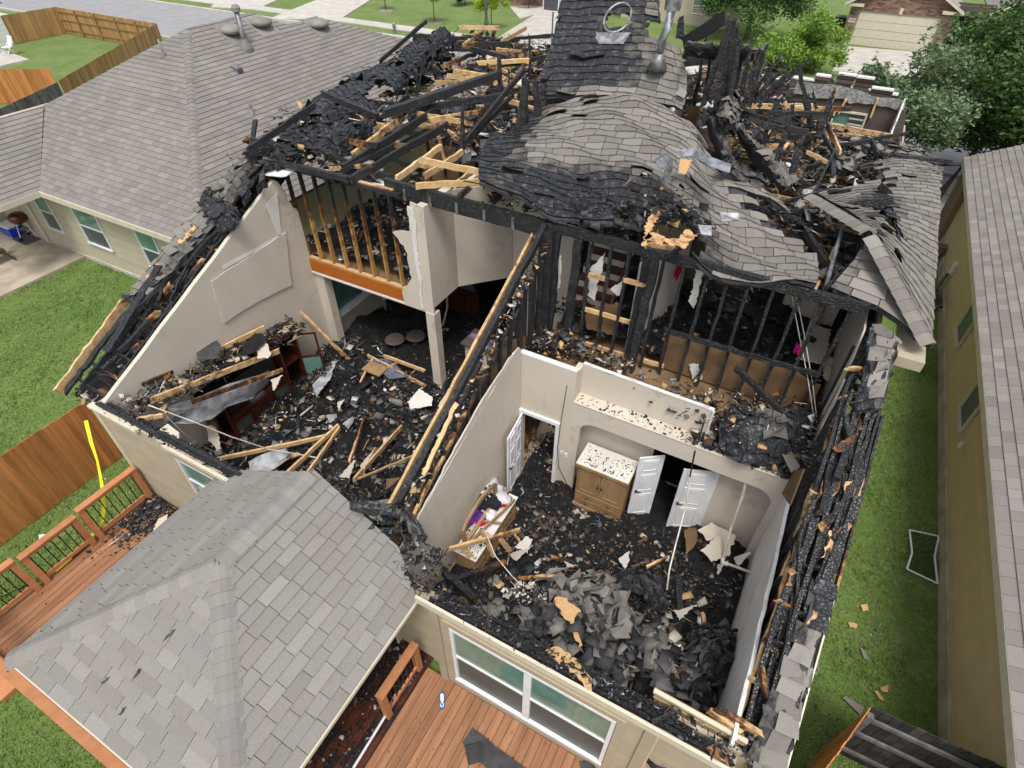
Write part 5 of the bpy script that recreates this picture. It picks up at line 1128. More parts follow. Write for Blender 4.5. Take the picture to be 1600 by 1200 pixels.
m = MB(); slab2(m, ragged([(20.6, 4.2), (21.6, 4.2), (21.6, 5.6), (21.3, 5.8), (20.9, 5.0), (20.6, 4.9)], True, .12, .09), lambda a, b: (1.45, a, b), (.04, 0, 0)); m.build('torn_drywall', GYP, bh)
# ceiling joists (pale) over the front right rooms
for k in range(15):
    y_ = 11.9+.58*k; x0 = -2.2+random.uniform(-.5, .9) if k > 3 else .2
    one('joist', PINE, lambda m: m.bar((x0, y_, 5.15), (1.45, y_-.05, 5.12), .05, .14, seg=8, jit=.01, burn0=random.choice((.05, .25, .1, .8)), burn1=.05+.5*random.random()), bh)
for k in range(9): x_ = -1.8+random.random()*2.8; y_ = 13+random.random()*6; one('blocking', PINE, lambda m: m.bar((x_, y_, 5.24), (x_+.05, y_+.6, 5.24), .09, .04, seg=2, jit=.01, burn0=.0, burn1=.3), bh)
RAF = [ # px0, py0, z0, px1, py1, z1, w, h, burn0, burn1
 (552, 181, 5.9, 603, 199, 5.8, .06, .12, .0, .1), (628, 182, 6.0, 552, 243, 5.7, .07, .16, .35, .1), (652, 178, 6.0, 737, 193, 5.9, .05, .13, .05, .2), (619, 280, 5.8, 690, 228, 5.9, .06, .13, .05, .1),
 (657, 250, 6.2, 749, 269, 6.1, .05, .13, .05, .1), (650, 291, 5.95, 764, 283, 6.0, .05, .13, .0, .05), (663, 276, 5.8, 722, 238, 5.9, .06, .13, .0, .15), (710, 290, 5.8, 738, 268, 5.8, .05, .12, .0, .2),
 (680, 196, 5.7, 706, 188, 5.7, .05, .12, .05, .2), (700, 208, 5.5, 735, 212, 5.5, .05, .1, .1, .2), (655, 258, 5.6, 690, 262, 5.6, .05, .1, .05, .1), (706, 215, 5.6, 700, 255, 4.4, .03, .06, .0, .0),
 (537, 263, 5.8, 688, 168, 6.0, .08, .18, .9, .75), (548, 281, 5.75, 700, 195, 5.9, .08, .17, 1, 1), (600, 178, 6.2, 780, 116, 6.5, .16, .2, 1, 1), (640, 172, 6.0, 800, 148, 6.3, .1, .16, 1, 1), (724, 226, 6.0, 818, 110, 6.9, .07, .14, 1, 1),
 (738, 213, 6.0, 800, 150, 6.4, .07, .12, .95, 1), (560, 210, 5.6, 640, 150, 5.9, .06, .12, .9, 1), (400, 246, 5.8, 545, 280, 5.75, .1, .12, 1, .8), (545, 262, 5.6, 560, 300, 5.4, .06, .1, .6, .3),
 (690, 105, 6.0, 748, 80, 6.0, .08, .12, .2, .8), (700, 112, 5.6, 735, 108, 5.6, .05, .1, .1, .1), (640, 138, 5.6, 690, 145, 5.6, .06, .1, .2, .2), (640, 148, 5.4, 700, 150, 5.4, .05, .1, .1, .5),
 (775, 78, 5.8, 815, 82, 5.8, .08, .14, .1, .3), (785, 118, 5.6, 840, 98, 5.7, .06, .1, .0, .3), (790, 160, 5.6, 850, 140, 5.8, .05, .1, .1, .2), (812, 88, 5.8, 846, 80, 5.8, .06, .1, .2, .4), (735, 76, 6.2, 800, 92, 6.0, .06, .12, 1, .5),
 # beam stubs over the long beam
 (718, 307, 5.9, 735, 292, 6.0, .06, .12, 1, .2), (770, 316, 5.9, 788, 300, 6.1, .06, .12, 1, .3), (818, 328, 5.9, 838, 308, 6.1, .06, .12, 1, .4), (830, 318, 6.05, 875, 326, 6.0, .05, .1, .1, .6), (868, 345, 5.8, 892, 318, 6.1, .05, .1, 1, 1),
 (932, 352, 5.9, 948, 300, 6.3, .09, .1, 1, 1), (978, 375, 5.85, 988, 330, 6.1, .08, .1, 1, .9), (1048, 398, 5.85, 1065, 385, 5.95, .06, .1, 1, .8), (1025, 352, 5.6, 1048, 358, 5.6, .05, .1, .0, .1),
 (1010, 382, 5.8, 1062, 388, 5.75, .05, .08, .15, .3),
]
for (a, b, z, c, d, z2, w_, h_, b0, b1) in RAF:
    one('rafter', PINE, lambda m: m.bar(P(a, b, z=z), P(c, d, z=z2), w_, h_, seg=12, jit=.025, burn0=b0, burn1=b1), bh)
# standing charred members; both ends in one vertical plane
POST = [(662, 97, 645, 188, 14.2, .07), (688, 75, 692, 132, 17, .12), (755, 62, 757, 118, 19, .14), (827, 55, 829, 120, 18, .08), (780, 90, 783, 165, 15.2, .14), (722, 165, 723, 230, 11.5, .1), (636, 138, 641, 192, 13.5, .09), (794, 108, 796, 140, 15.5, .06),
 (822, 122, 815, 218, 12.4, .22), (836, 128, 842, 205, 12.8, .18), (850, 130, 848, 170, 13.4, .14), (812, 170, 808, 232, 11.6, .12),
 (1103, 60, 1085, 162, 15.0, .09), (1138, 40, 1098, 165, 14.2, .12), (1147, 30, 1130, 165, 14.4, .15), (1152, 38, 1136, 160, 14.6, .13), (1139, 34, 1124, 165, 14.2, .12), (1158, 55, 1140, 165, 14.1, .10), (1130, 80, 1120, 160, 14.0, .13), (1112, 70, 1100, 160, 14.8, .08), (1180, 85, 1165, 160, 14.3, .07), (1190, 78, 1160, 165, 14.9, .09), (1207, 100, 1185, 170, 14.0, .08), (1252, 108, 1200, 150, 15.2, .07), (1225, 120, 1180, 158, 14.6, .09), (1162, 72, 1148, 140, 15.2, .12), (1172, 75, 1158, 150, 15.0, .12), (1198, 72, 1170, 165, 15.0, .1), (1064, 28, 1062, 60, 17.5, .2),
 (1217, 90, 1178, 145, 15.8, .09), (1232, 102, 1180, 150, 15.4, .1), (1266, 94, 1176, 162, 15.0, .08), (1220, 132, 1185, 155, 15.0, .12), (1214, 150, 1193, 222, 13.0, .09), (1240, 162, 1215, 245, 12.6, .11), (1248, 100, 1265, 195, 14.2, .10), (1300, 150, 1278, 215, 13.6, .13), (1304, 142, 1290, 190, 14.6, .08), (1270, 142, 1276, 172, 15.5, .07), (1252, 215, 1238, 268, 12.0, .13), (1262, 150, 1270, 200, 14.0, .06), (1236, 130, 1212, 168, 14.6, .07)]
for i, (a, b, c, d, y_, w_) in enumerate(POST):
    one('charred_post', PINE, lambda m: m.bar(P(c, d, y=y_), P(a, b, y=y_+.1), w_, w_*.7, up=(0, 1, 0), seg=10, jit=.04, burn0=1, burn1=1.2, taper=.62), bh)
one('pale_post', PINE, lambda m: m.bar(P(695, 250, y=12.6), P(677, 182, y=12.7), .05, .08, up=(0, 1, 0), seg=4, jit=.01, burn0=0, burn1=.2), bh)
one('charred_post', PINE, lambda m: m.bar(P(1200, 176, y=13.6), P(1290, 178, y=14.2), .08, .08, seg=10, jit=.03, burn0=1), bh); one('charred_post', PINE, lambda m: m.bar(P(1196, 198, y=12.8), P(1262, 205, y=13.4), .1, .1, seg=10, jit=.03, burn0=1), bh)
one('rafter', PINE, lambda m: m.bar(P(1070, 88, y=16), P(1130, 100, y=17), .16, .14, seg=8, jit=.03, burn0=1), bh); one('rafter', PINE, lambda m: m.bar(P(1070, 66, y=17.4), P(1132, 28, y=16.4), .05, .3, seg=8, jit=.03, burn0=.7), bh)

# ---- remnants of roof skin
def YR(row): return [P(a, b, y=y) for a, b, y in row]
def nz(u, v): return hnoise(np.array(u*7.), np.array(v*7.)).item()
Bz = [ [(748, 290, 9.15), (815, 316, 9.15), (885, 348, 9.15), (960, 355, 9.2), (1040, 372, 9.3), (1120, 428, 9.15), (1200, 444, 9.2), (1278, 442, 9.25)],
 [(748, 262, 10), (820, 282, 9.9), (895, 302, 10), (970, 312, 10.2), (1050, 335, 10.1), (1130, 385, 10), (1205, 402, 10), (1278, 415, 10)],
 [(752, 238, 10.9), (825, 244, 10.8), (900, 256, 10.9), (975, 262, 11.0), (1055, 286, 10.9), (1130, 338, 10.8), (1195, 352, 10.8), (1262, 372, 10.7)],
 [(765, 218, 11.7), (835, 214, 11.8), (910, 216, 12), (985, 218, 12), (1060, 244, 11.8), (1120, 288, 11.5), (1180, 308, 11.4), (1240, 332, 11.3)],
 [(795, 205, 12.3), (860, 188, 12.7), (925, 180, 12.9), (1000, 185, 12.9), (1070, 212, 12.5), (1108, 250, 12.1), (1150, 275, 12), (1205, 302, 11.8)],
 [(838, 172, 13.2), (885, 158, 13.5), (945, 150, 13.6), (1010, 157, 13.5), (1066, 180, 13.2), (1095, 215, 12.8), (1130, 240, 12.6), (1165, 262, 12.5)]]
def burnB(u, v):
    d1 = math.hypot((u-.36)/.34, (v-.13)/.27); d2 = math.hypot((u-0)/.13, (v-.55)/.6); d3 = math.hypot((u-.55)/.16, (v-.05)/.2)
    return max(0., min(1.2, 1.35-d1, ))*(d1 < 1.35) if d1 < min(d2, d3)*1.1 else max(0., min(1.2, 1.35-min(d2, d3)))
def holeB(u, v):
    n_ = .06*nz(u*3, v*3)
    if u > .78 and .22 < v < .62+n_ and u+.55*v > 1.12+n_: return True
    if .50 < u < .66 and v < .16+n_+.3*(.08-abs(u-.58)): return True
    if v < .03+n_*.8 and u < .62: return True
    if u > .60 and v > .82+n_ and u-.6 > (1-v)*.5: return u > .72
    return math.hypot((u-.44)/.03, (v-.10)/.06) < 1
SB = Sheet([YR(r) for r in Bz], burnB, holeB, wav=.055); SB.deck('roof_decking', PINE if False else FELT, bh, 60, 34, off=-.01, thick=.05)
SB.shingles(SH_WARM, bh, nparts=190, lift=.010, loose=.04, seed=2, ex=.185, tab=.36)
As = [ [(836, 150, 13.4), (890, 150, 13.6), (950, 150, 13.7), (1010, 156, 13.7), (1068, 172, 13.4)],
 [(846, 112, 13.9), (900, 110, 14.1), (960, 108, 14.2), (1020, 112, 14.1), (1074, 128, 13.8)],
 [(864, 58, 14.6), (910, 58, 14.8), (965, 56, 15), (1015, 58, 14.8), (1062, 74, 14.5)],
 [(874, 10, 15.3), (918, 8, 15.5), (965, 6, 15.6), (1012, 8, 15.5), (1048, 20, 15.2)],
 [(880, -40, 16), (922, -40, 16.2), (965, -42, 16.3), (1010, -40, 16.2), (1050, -34, 16)]]
holec = (.50, .60)
SA = Sheet([YR(r) for r in As], lambda u, v: max(0, min(1.2, 1.62-1.72*u+.25*(v-.5)-(.75 if v < .12 else 0))) if u < .82 else 0, lambda u, v: math.hypot((u-holec[0])/.10, (v-.625)/.075) < 1 or (u > .74+.05*nz(u, v*4) and .50 < v < .66) or (u > .86 and v > .60), wav=.02)
SA.deck('roof_decking', FELT, bh, 36, 40, off=-.01, thick=.05); SA.shingles(SH_WARM, bh, nparts=90, lift=.01, loose=.05, seed=5, ex=.185, tab=.36)
# vent hole flashing and flue on the upper slab
q = SA.p(.5, .625); n_ = SA.n(.5, .6); e1 = SA.p(.56, .62)-SA.p(.44, .62); e1 /= np.linalg.norm(e1); e2 = np.cross(n_, e1)
one('vent_ring', METAL, lambda m: m.tube([q+n_*.05+e1*.32*math.cos(a)+e2*.40*math.sin(a) for a in np.linspace(0, 2*math.pi, 22)], .03, 6, cap=False), bh)
one('vent_flashing', METAL, lambda m: m.prism([q+n_*.03+e1*a+e2*b for a, b in ((-.45, .40), (.45, .40), (.36, .70), (-.36, .70))] if (q+e2)[2] < q[2] else [q+n_*.03+e1*a-e2*b for a, b in ((-.45, .40), (.45, .40), (.36, .70), (-.36, .70))], n_*.02), bh)
b0 = P(1028, 98, y=14.05); b1 = P(1035, 62, y=14.0); b2 = P(1052, 5, y=14.3)
FL = one('flue', METAL, lambda m: (m.tube([b0, b1, P(1042, 46, y=14.05), b2], .075, 12, r1=.10)), bh, smooth=True)
one('flue_boot', METAL, lambda m: m.tube([b0-np.array((0, 0, .12)), b0+(b1-b0)*.42], .23, 14, r1=.09), FL, smooth=True); one('flue_cap', METAL, lambda m: m.tube([b2-np.array((0, 0, .12)), b2+np.array((0, 0, .15))], .17, 10), FL)
# intact hip corner at the right
Tt = [[S(a, b) for a, b in r] for r in ([(1297, 450), (1340, 468), (1385, 488), (1452, 540)], [(1318, 425), (1352, 434), (1392, 450), (1428, 488)], [(1340, 398), (1360, 400), (1384, 408), (1402, 440)], [(1350, 362), (1357, 362), (1364, 370), (1378, 398)])]
ST = Sheet(Tt, lambda u, v: .35*(u < .15), lambda u, v: u < .05+.05*nz(u, v*5), wav=.0); ST.deck('roof_decking', FELT, bh, 16, 16, off=-.01, thick=.06, tear=.2); ST.shingles(SH_WARM, bh, nparts=60, lift=.012, loose=.04, ex=.19, tab=.38, seed=7)
Dk = [[S(a, b) for a, b in r] for r in ([(1335, 642), (1356, 642), (1379, 637)], [(1350, 575), (1371, 574), (1394, 570)], [(1362, 505), (1384, 512), (1407, 532)])]
SD = Sheet(Dk, lambda u, v: max(0, 1.0-u*2.0)+(.5 if v < .12 else 0), wav=.03); SD.deck('roof_decking', FELT, bh, 8, 20, off=-.01, thick=.06); SD.shingles(SH_WARM, bh, nparts=50, lift=.02, loose=.03, ex=.19, tab=.34, seed=8)
Cc = [[(1358, 362, 6.55), (1390, 410, 6.25), (1425, 478, 5.9), (1454, 539, 5.6)], [(1342, 342, 6.5), (1385, 362, 6.2), (1425, 395, 5.9), (1461, 425, 5.6)], [(1310, 322, 6.35), (1365, 322, 6.05), (1418, 330, 5.8), (1467, 345, 5.6)],
 [(1278, 302, 6.2), (1345, 290, 5.9), (1410, 283, 5.7), (1471, 288, 5.6)], [(1300, 268, 5.8), (1350, 258, 5.7), (1405, 246, 5.7), (1474, 262, 5.6)]]
SC = Sheet([[P(a, b, z=z) for a, b, z in r] for r in Cc], lambda u, v: max(0, 1.15-math.hypot((u-.42)/.2, (v-.5)/.22), (v-.72)*2*(1-u)), lambda u, v: math.hypot((u-.42+.3*(v-.4))/.07, (v-.38)/.12)+.3*nz(u, v*3) < 1 or (v > .75 and u < .45+.2*nz(u*2, v*4)), wav=.014)
SC.deck('roof_decking', FELT, bh, 30, 34, off=-.01, thick=.06); SC.shingles(SH_WARM, bh, nparts=100, lift=.008, loose=.025, ex=.2, tab=.38, seed=9)
cap_line(bh, P(1453, 538, z=5.64), P(1358, 360, z=6.58), SH_WARM, nparts=25); cap_line(bh, P(1358, 360, z=6.58), P(1268, 306, z=6.38), SH_WARM, nparts=25)
boxo('soffit', SIDING, (1.93, 8.72, 5.25), (2.30, 8.9, 5.42), bh); boxo('soffit', SIDING, (1.93, 8.95, 5.28), (2.32, 15.0, 5.38), bh)
# near right rake strip
Gk = [[Sp(1.56, 3.0), Sp(1.75, 3.02), Sp(1.94, 3.04)], [Sp(1.58, 4.2), Sp(1.76, 4.2), Sp(1.95, 4.2)], [Sp(1.64, 5.5), Sp(1.80, 5.5), Sp(1.96, 5.5)]]
SG = Sheet(Gk, lambda u, v: .12+.6*(v > .72)+.35*(u < .3), lambda u, v: (v > .45 and u < .25+.3*nz(u, v*4)) or (v > .93), wav=.03); SG.deck('roof_decking', FELT, bh, 6, 26, off=-.01, thick=.06); SG.shingles(SH_WARM, bh, nparts=40, lift=.03, loose=.1, ex=.19, tab=.34, seed=10)
one('barge_board', TRIM, lambda m: m.bar(Sp(1.97, 3.0, -.1), Sp(1.97, 5.4, -.1), .02, .16, seg=8, jit=.005), bh)
one('barge_board', PINE, lambda m: m.bar(Sp(1.97, 5.4, -.1), Sp(1.95, 7.8, -.1), .03, .14, seg=12, jit=.02, burn0=.3, burn1=.9), bh)
# left rake
Ek = [[S(a, b) for a, b in r] for r in ([(194, 466), (207, 471), (221, 478)], [(236, 415), (248, 423), (262, 432)], [(282, 356), (296, 365), (312, 377)], [(330, 300), (346, 310), (362, 322)])]
SE = Sheet(Ek, lambda u, v: .15+.5*max(0, u-.4)+.5*(v < .1), lambda u, v: v < .12 and u > .4, wav=.03); SE.deck('roof_decking', FELT, bh, 8, 30, off=-.01, thick=.08); SE.shingles(SH_WARM, bh, nparts=50, lift=.04, loose=.12, ex=.19, tab=.34, seed=12)
m = MB(); m.prism([Sp(-12.1, 3.4, -.40), Sp(-11.05, 3.4, -.40), Sp(-11.05, 9.4, -.40), Sp(-12.3, 9.4, -.40)], (0, 0, -.05)); m.build('soffit', CHAR, bh)
for (a, b, c, d, w_, h_, b0, b1, off) in ((92, 612, 196, 470, .05, .2, .05, .25, -.05), (102, 612, 200, 486, .12, .06, .9, 1, -.05), (128, 606, 215, 492, .05, .12, 1, 1, -.08), (172, 548, 250, 420, .17, .17, 1, 1, -.02), (236, 452, 330, 335, .10, .12, .7, 1, -.05), (300, 385, 395, 262, .1, .12, 1, 1, -.04), (186, 592, 300, 440, .05, .1, .9, .8, -.12), (290, 452, 410, 288, .05, .1, .6, .9, -.12), (226, 440, 250, 412, .16, .03, .2, .1, .02), (282, 378, 306, 355, .14, .03, .2, .3, .04)):
    one('rafter', PINE, lambda m: m.bar(S(a, b, off), S(c, d, off), w_, h_, seg=16, jit=.035, burn0=b0, burn1=b1), bh)
for k in range(15): y_ = 3.5+.38*k; one('lookout', PINE, lambda m: m.bar(Sp(-10.98, y_, -.16), Sp(-12.0, y_+.05, -.14), .045, .09, seg=5, jit=.02, burn0=random.choice((.1, .3, .6)), burn1=1), bh)
debris('charred_rubble', 900, lambda n, rg: (lambda y: np.stack([rg.uniform(-12.0, -11.0, n), y, zS(y)-.33+rg.uniform(0, .2, n)], 1))(rg.uniform(3.3, 9.2, n)), 'char', parent=bh, size=(.03, .2), sticks=.4, seed=21)
fl = [[P(a, b, z=z) for a, b, z in r] for r in ([(308, 318, 5.05), (335, 345, 5.0), (348, 366, 4.75)], [(318, 302, 5.2), (345, 325, 5.3), (368, 352, 5.1)], [(328, 295, 5.3), (350, 310, 5.3), (372, 338, 5.2)])]
SF0 = Sheet(fl, lambda u, v: 1., lambda u, v: False, wav=.04); SF0.deck('roof_flap', FELT, bh, 14, 12, thick=.04, tear=.6); SF0.shingles(SH_WARM, bh, nparts=20, lift=.04, loose=.3, seed=13)
Fk = [[(328, 302, 5.15), (344, 312, 5.25), (358, 328, 5.2), (374, 348, 5.0)], [(392, 232, 5.5), (408, 240, 5.8), (426, 254, 5.8), (440, 274, 5.55)], [(448, 192, 5.5), (472, 203, 5.9), (500, 224, 5.8), (522, 246, 5.5)], [(512, 142, 5.4), (540, 148, 6.0), (568, 172, 6.0), (586, 194, 5.6)],
      [(588, 110, 5.4), (610, 114, 6.2), (630, 126, 6.3), (640, 146, 5.9)], [(632, 78, 5.6), (655, 70, 6.5), (672, 84, 6.5), (672, 112, 6.1)], [(672, 58, 6.0), (695, 48, 6.8), (710, 58, 6.7), (706, 80, 6.3)]]
SF = Sheet([[P(a, b, z=z) for a, b, z in r] for r in Fk], lambda u, v: min(1.1, .05+v*1.3+u*.7) if v < .3 else 1., lambda u, v: (u > .75+.25*nz(u, v*6)) or (.30 < v < .36 and u > .45) or (math.hypot((u-.62)/.25, (v-.58)/.05) < 1), wav=.10)
SF.deck('roof_skin', FELT, bh, 22, 70, thick=.06, tear=.6); SF.shingles(SH_WARM, bh, nparts=60, lift=.02, loose=.10, ex=.2, tab=.40, seed=14)
F2 = [[(450, 215, 5.8), (490, 235, 5.9), (540, 245, 5.7)], [(470, 205, 5.9), (520, 215, 6.1), (575, 205, 5.9)], [(500, 205, 5.9), (540, 195, 6.1), (590, 190, 6.0)]]
S2_ = Sheet([[P(a, b, z=z) for a, b, z in r] for r in F2], lambda u, v: 1., lambda u, v: nz(u*2, v*2) > .75, wav=.08); S2_.deck('roof_skin', FELT, bh, 22, 16, thick=.05, tear=.6); S2_.shingles(SH_WARM, bh, nparts=0, lift=.02, loose=.08, seed=15)
# curled ridge strip over the right rooms and other torn skins
def skin(rows, burn, seed, nparts=0, wav=.04, hole=lambda u, v: False, loose=.15, nu=16, nv=16, mode='z', parent=bh, ex=.19, twist=.6, tear=.5):
    G = [[P(a, b, **{mode: z}) for a, b, z in r] for r in rows]; s_ = Sheet(G, burn if callable(burn) else (lambda u, v: burn), hole, wav); s_.twist = twist; s_.deck('roof_skin', FELT, parent, nu, nv, thick=.04, tear=tear); s_.shingles(SH_WARM, parent, nparts=nparts, lift=.03, loose=loose, seed=seed, ex=ex); return s_
skin([[(1150, 200, 6.0), (1158, 205, 6.3), (1168, 214, 6.2)], [(1170, 240, 5.9), (1186, 236, 6.2), (1198, 238, 6.0)], [(1195, 272, 5.8), (1212, 262, 6.1), (1226, 260, 5.9)], [(1222, 298, 5.9), (1232, 290, 6.1), (1240, 286, 5.9)]], .25, 31, 30, nv=24)
skin([[(1112, 175, 6.3), (1130, 185, 6.9), (1150, 195, 6.6)], [(1120, 160, 6.5), (1140, 152, 7.1), (1162, 168, 6.6)], [(1132, 150, 6.5), (1148, 142, 7.0), (1166, 152, 6.5)]], .3, 32, 20)
skin([[(1104, 190, 6.2), (1112, 184, 6.6), (1128, 200, 6.4)], [(1125, 250, 6.0), (1132, 240, 6.4), (1146, 250, 6.1)], [(1146, 290, 5.9), (1150, 275, 6.1), (1165, 275, 6.0)]], .5, 33, 16)
skin([[(1300, 262, 5.5), (1330, 268, 5.5), (1348, 250, 5.5)], [(1298, 240, 5.6), (1325, 244, 5.7), (1352, 236, 5.6)]], .3, 34, 12, loose=.3)
skin([[(1325, 228, 5.5), (1365, 240, 5.5), (1400, 238, 5.5)], [(1330, 212, 5.6), (1365, 218, 5.7), (1410, 225, 5.6)]], .15, 35, 16, loose=.3)
skin([[(1378, 262, 5.4), (1420, 275, 5.6), (1468, 275, 5.6)], [(1392, 240, 5.5), (1425, 240, 5.7), (1460, 252, 5.6)], [(1405, 225, 5.5), (1425, 228, 5.6), (1440, 236, 5.6)]], .25, 36, 20, loose=.2)
skin([[(1118, 262, 6.6), (1150, 278, 6.4), (1190, 300, 6.2)], [(1130, 250, 6.7), (1165, 262, 6.5), (1200, 285, 6.3)]], .55, 37, 12, loose=.4)
skin([[(1068, 82, 7.9), (1120, 90, 7.6), (1190, 92, 7.4)], [(1072, 66, 8.2), (1125, 72, 8.0), (1195, 78, 7.8)]], .4, 38, 0, mode='z')
# metal ridge flashings lying on the skin
def flash(px, z, mode='z'):
    pts = [P(a, b, **{mode: z}) for a, b in px]; n_ = len(pts)//2; A = pts[:n_]; B = pts[n_:]; M_ = [(a+b)/2+np.array((0, 0, .08)) for a, b in zip(A, B)]
    one('ridge_vent_metal', METAL, lambda m: m.grid([A, M_, B], .012), bh)
flash([(1060, 236), (1085, 232), (1110, 245), (1142, 258), (1058, 246), (1082, 243), (1105, 258), (1140, 270)], 7.0); flash([(1016, 254), (1036, 240), (1032, 266), (1050, 252)], 6.9); flash([(1030, 282), (1045, 256), (1042, 290), (1052, 262)], 6.9)
flash([(1116, 332), (1150, 336), (1128, 346), (1155, 344)], 6.6); flash([(1082, 350), (1108, 352), (1096, 366), (1112, 368)], 6.4)
osb([(1060, 270), (1064, 248), (1082, 250), (1078, 258), (1070, 272)], fn=lambda a, b: P(a, b, z=7.05), burn=.0, amp=.02)
# blistered unburnt sheathing splinters near the beam
for q in ([(1002, 380), (1018, 330), (1030, 318), (1030, 330), (1016, 372), (1008, 388)], [(1016, 362), (1040, 372), (1034, 384), (1008, 374)], [(1040, 372), (1062, 372), (1078, 358), (1090, 368), (1070, 388), (1045, 382)]): osb(q, fn=lambda a, b: P(a, b, z=6.35), burn=.22, amp=.05)

# ---- debris masses
def mask_open(x, y): return True
hup = lambda X, Y: 3.27+.22*hnoise(X*1.3, Y*1.3)+.10*hnoise(X*4, Y*4)+.18
heap('charred_rubble', -11.3, -7.3, 9.5, 23.7, hup, CHAR, parent=bh, kind='stuff'); heap('charred_rubble', -7.2, -1.95, 19.9, 25.4, lambda X, Y: hup(X, Y)+.3, CHAR, parent=bh, kind='stuff'); heap('charred_rubble', -7.2, 1.4, 11.6, 19.9, lambda X, Y: hup(X, Y)+.1, CHAR, parent=bh, kind='stuff'); heap('charred_rubble', -4.0, 1.4, 9.5, 11.6, hup, CHAR, parent=bh, kind='stuff')
def pl_h(x0, x1, y0, y1, hf, lift=0.): return lambda n, rg: (lambda x, y: np.stack([x, y, hf(x, y)+lift], 1))(rg.uniform(x0, x1, n), rg.uniform(y0, y1, n))
debris('charred_rubble', 5200, pl_h(-11.3, -7.4, 9.4, 19.7, hup), 'mixed', parent=bh, size=(.03, .30), seed=31)
debris('charred_rubble', 3200, pl_h(-7.2, 1.4, 11.7, 19.9, hup, .1), 'mixed', parent=bh, size=(.04, .35), seed=32); debris('charred_rubble', 2400, pl_h(-11.0, -1.95, 19.9, 25.3, hup, .3), 'mixed', parent=bh, size=(.05, .4), seed=132)
debris('charred_rubble', 2600, pl_h(-4.0, 1.4, 9.4, 11.6, hup), 'char', parent=bh, size=(.03, .22), seed=33)
# rubble caught on the joists and rafters at ceiling level
hce = lambda X, Y: 5.28+.12*hnoise(X*2, Y*2)
def patches(cs): return lambda n, rg: (lambda k: np.stack([cs[k, 0]+rg.normal(0, 1, n)*cs[k, 3], cs[k, 1]+rg.normal(0, 1, n)*cs[k, 4], cs[k, 2]+rg.uniform(-.1, .25, n)], 1))(rg.integers(0, len(cs), n))
PC = np.array([(*P(a, b, z=z)[:2], z, sx, sy) for a, b, z, sx, sy in ((1270, 205, 5.3, .35, .5), (1215, 170, 5.5, .3, .4), (1275, 240, 5.3, .4, .5), (1300, 265, 5.3, .5, .3), (1350, 235, 5.3, .5, .4), (1395, 260, 5.4, .4, .3), (1240, 285, 5.3, .4, .4), (1180, 270, 5.5, .25, .8), (1160, 230, 5.5, .3, .8), (1120, 120, 6.3, .8, 1), (1180, 130, 5.9, .6, 1), (1090, 150, 6, .3, .8), (1290, 380, 5.6, .25, .3), (1250, 350, 5.9, .4, .2), (1290, 430, 5.5, .15, .3))])
def ceil_bits(cs, seed):
    rg = random.Random(seed)
    for k, (x, y, z, sx, sy) in enumerate(cs):
        for j in range(3):
            cx_, cy_ = x+rg.gauss(0, sx*.8), y+rg.gauss(0, sy*.8); a = rg.uniform(-.4, .4); ca, sa = math.cos(a), math.sin(a); hx, hy = rg.uniform(.25, .6), rg.uniform(.2, .45); tx, ty = rg.uniform(-.25, .25), rg.uniform(-.25, .25); mt, bn_ = rg.choice(((OSB, .9), (FELT, 0), (CHAR, 0), (PAPER, 0), (GYP, 0), (OSB, .5), (SH_WARM, .7)))
            m = MB(); slab2(m, ragged([(-hx, -hy), (hx, -hy), (hx, hy), (-hx, hy)], True, .1, .06), lambda u, v: (cx_+u*ca-v*sa, cy_+u*sa+v*ca, z-.08+u*tx+v*ty), (0, 0, -.02), None, bn_); m.build('ceiling_board', mt, bh)
def tangle(cs, n, seed, L=(.8, 2.6), zr=(-.1, .5), steep=.18):
    rg = random.Random(seed)
    for k in range(n):
        x, y, z, sx, sy = cs[rg.randrange(len(cs))]; c = np.array((x+rg.gauss(0, sx), y+rg.gauss(0, sy), z+rg.uniform(*zr))); a = rg.choice((0, 0, math.pi/2, rg.uniform(0, 3.1))) + rg.gauss(0, .22); l = rg.uniform(*L)/2; d = np.array((math.cos(a), math.sin(a), rg.gauss(0, steep)))*l
        bn_ = rg.choice(((1, 1), (1, 1), (.9, 1), (.3, 1), (.1, .5), (.0, .15), (1, .6))); w_ = rg.choice((.045, .05, .06, .09)); m = MB(); m.bar(c-d, c+d, w_, rg.choice((.09, .12, .14)), seg=8, jit=.03, burn0=bn_[0], burn1=bn_[1]); m.build('rafter', PINE, bh)
tangle(PC, 55, 5); ceil_bits(PC, 3)
debris('charred_rubble', 3000, patches(PC), 'mixed', parent=bh, size=(.04, .36), sticks=.4, seed=34, lumps=.15)
PC2 = np.array([(*P(a, b, z=z)[:2], z, sx, sy) for a, b, z, sx, sy in ((735, 225, 5.6, .4, .4), (755, 195, 5.6, .5, .6), (800, 200, 5.8, .4, .5), (680, 120, 5.6, .7, .8), (740, 110, 5.7, .9, .9), (780, 90, 5.6, 1, 1), (820, 110, 5.7, .7, 1.2), (700, 155, 5.6, .8, .6), (760, 150, 5.8, .8, .6), (620, 170, 5.6, .5, .6), (560, 230, 5.5, .4, .6), (490, 200, 5.8, .6, .6), (430, 245, 5.7, .4, .4), (820, 75, 5.4, .9, .6), (660, 95, 5.9, .6, .8), (735, 75, 5.6, 1., .5), (790, 72, 5.6, 1., .4), (540, 265, 5.5, .5, .2))])
tangle(PC2, 75, 6); ceil_bits(PC2, 4)
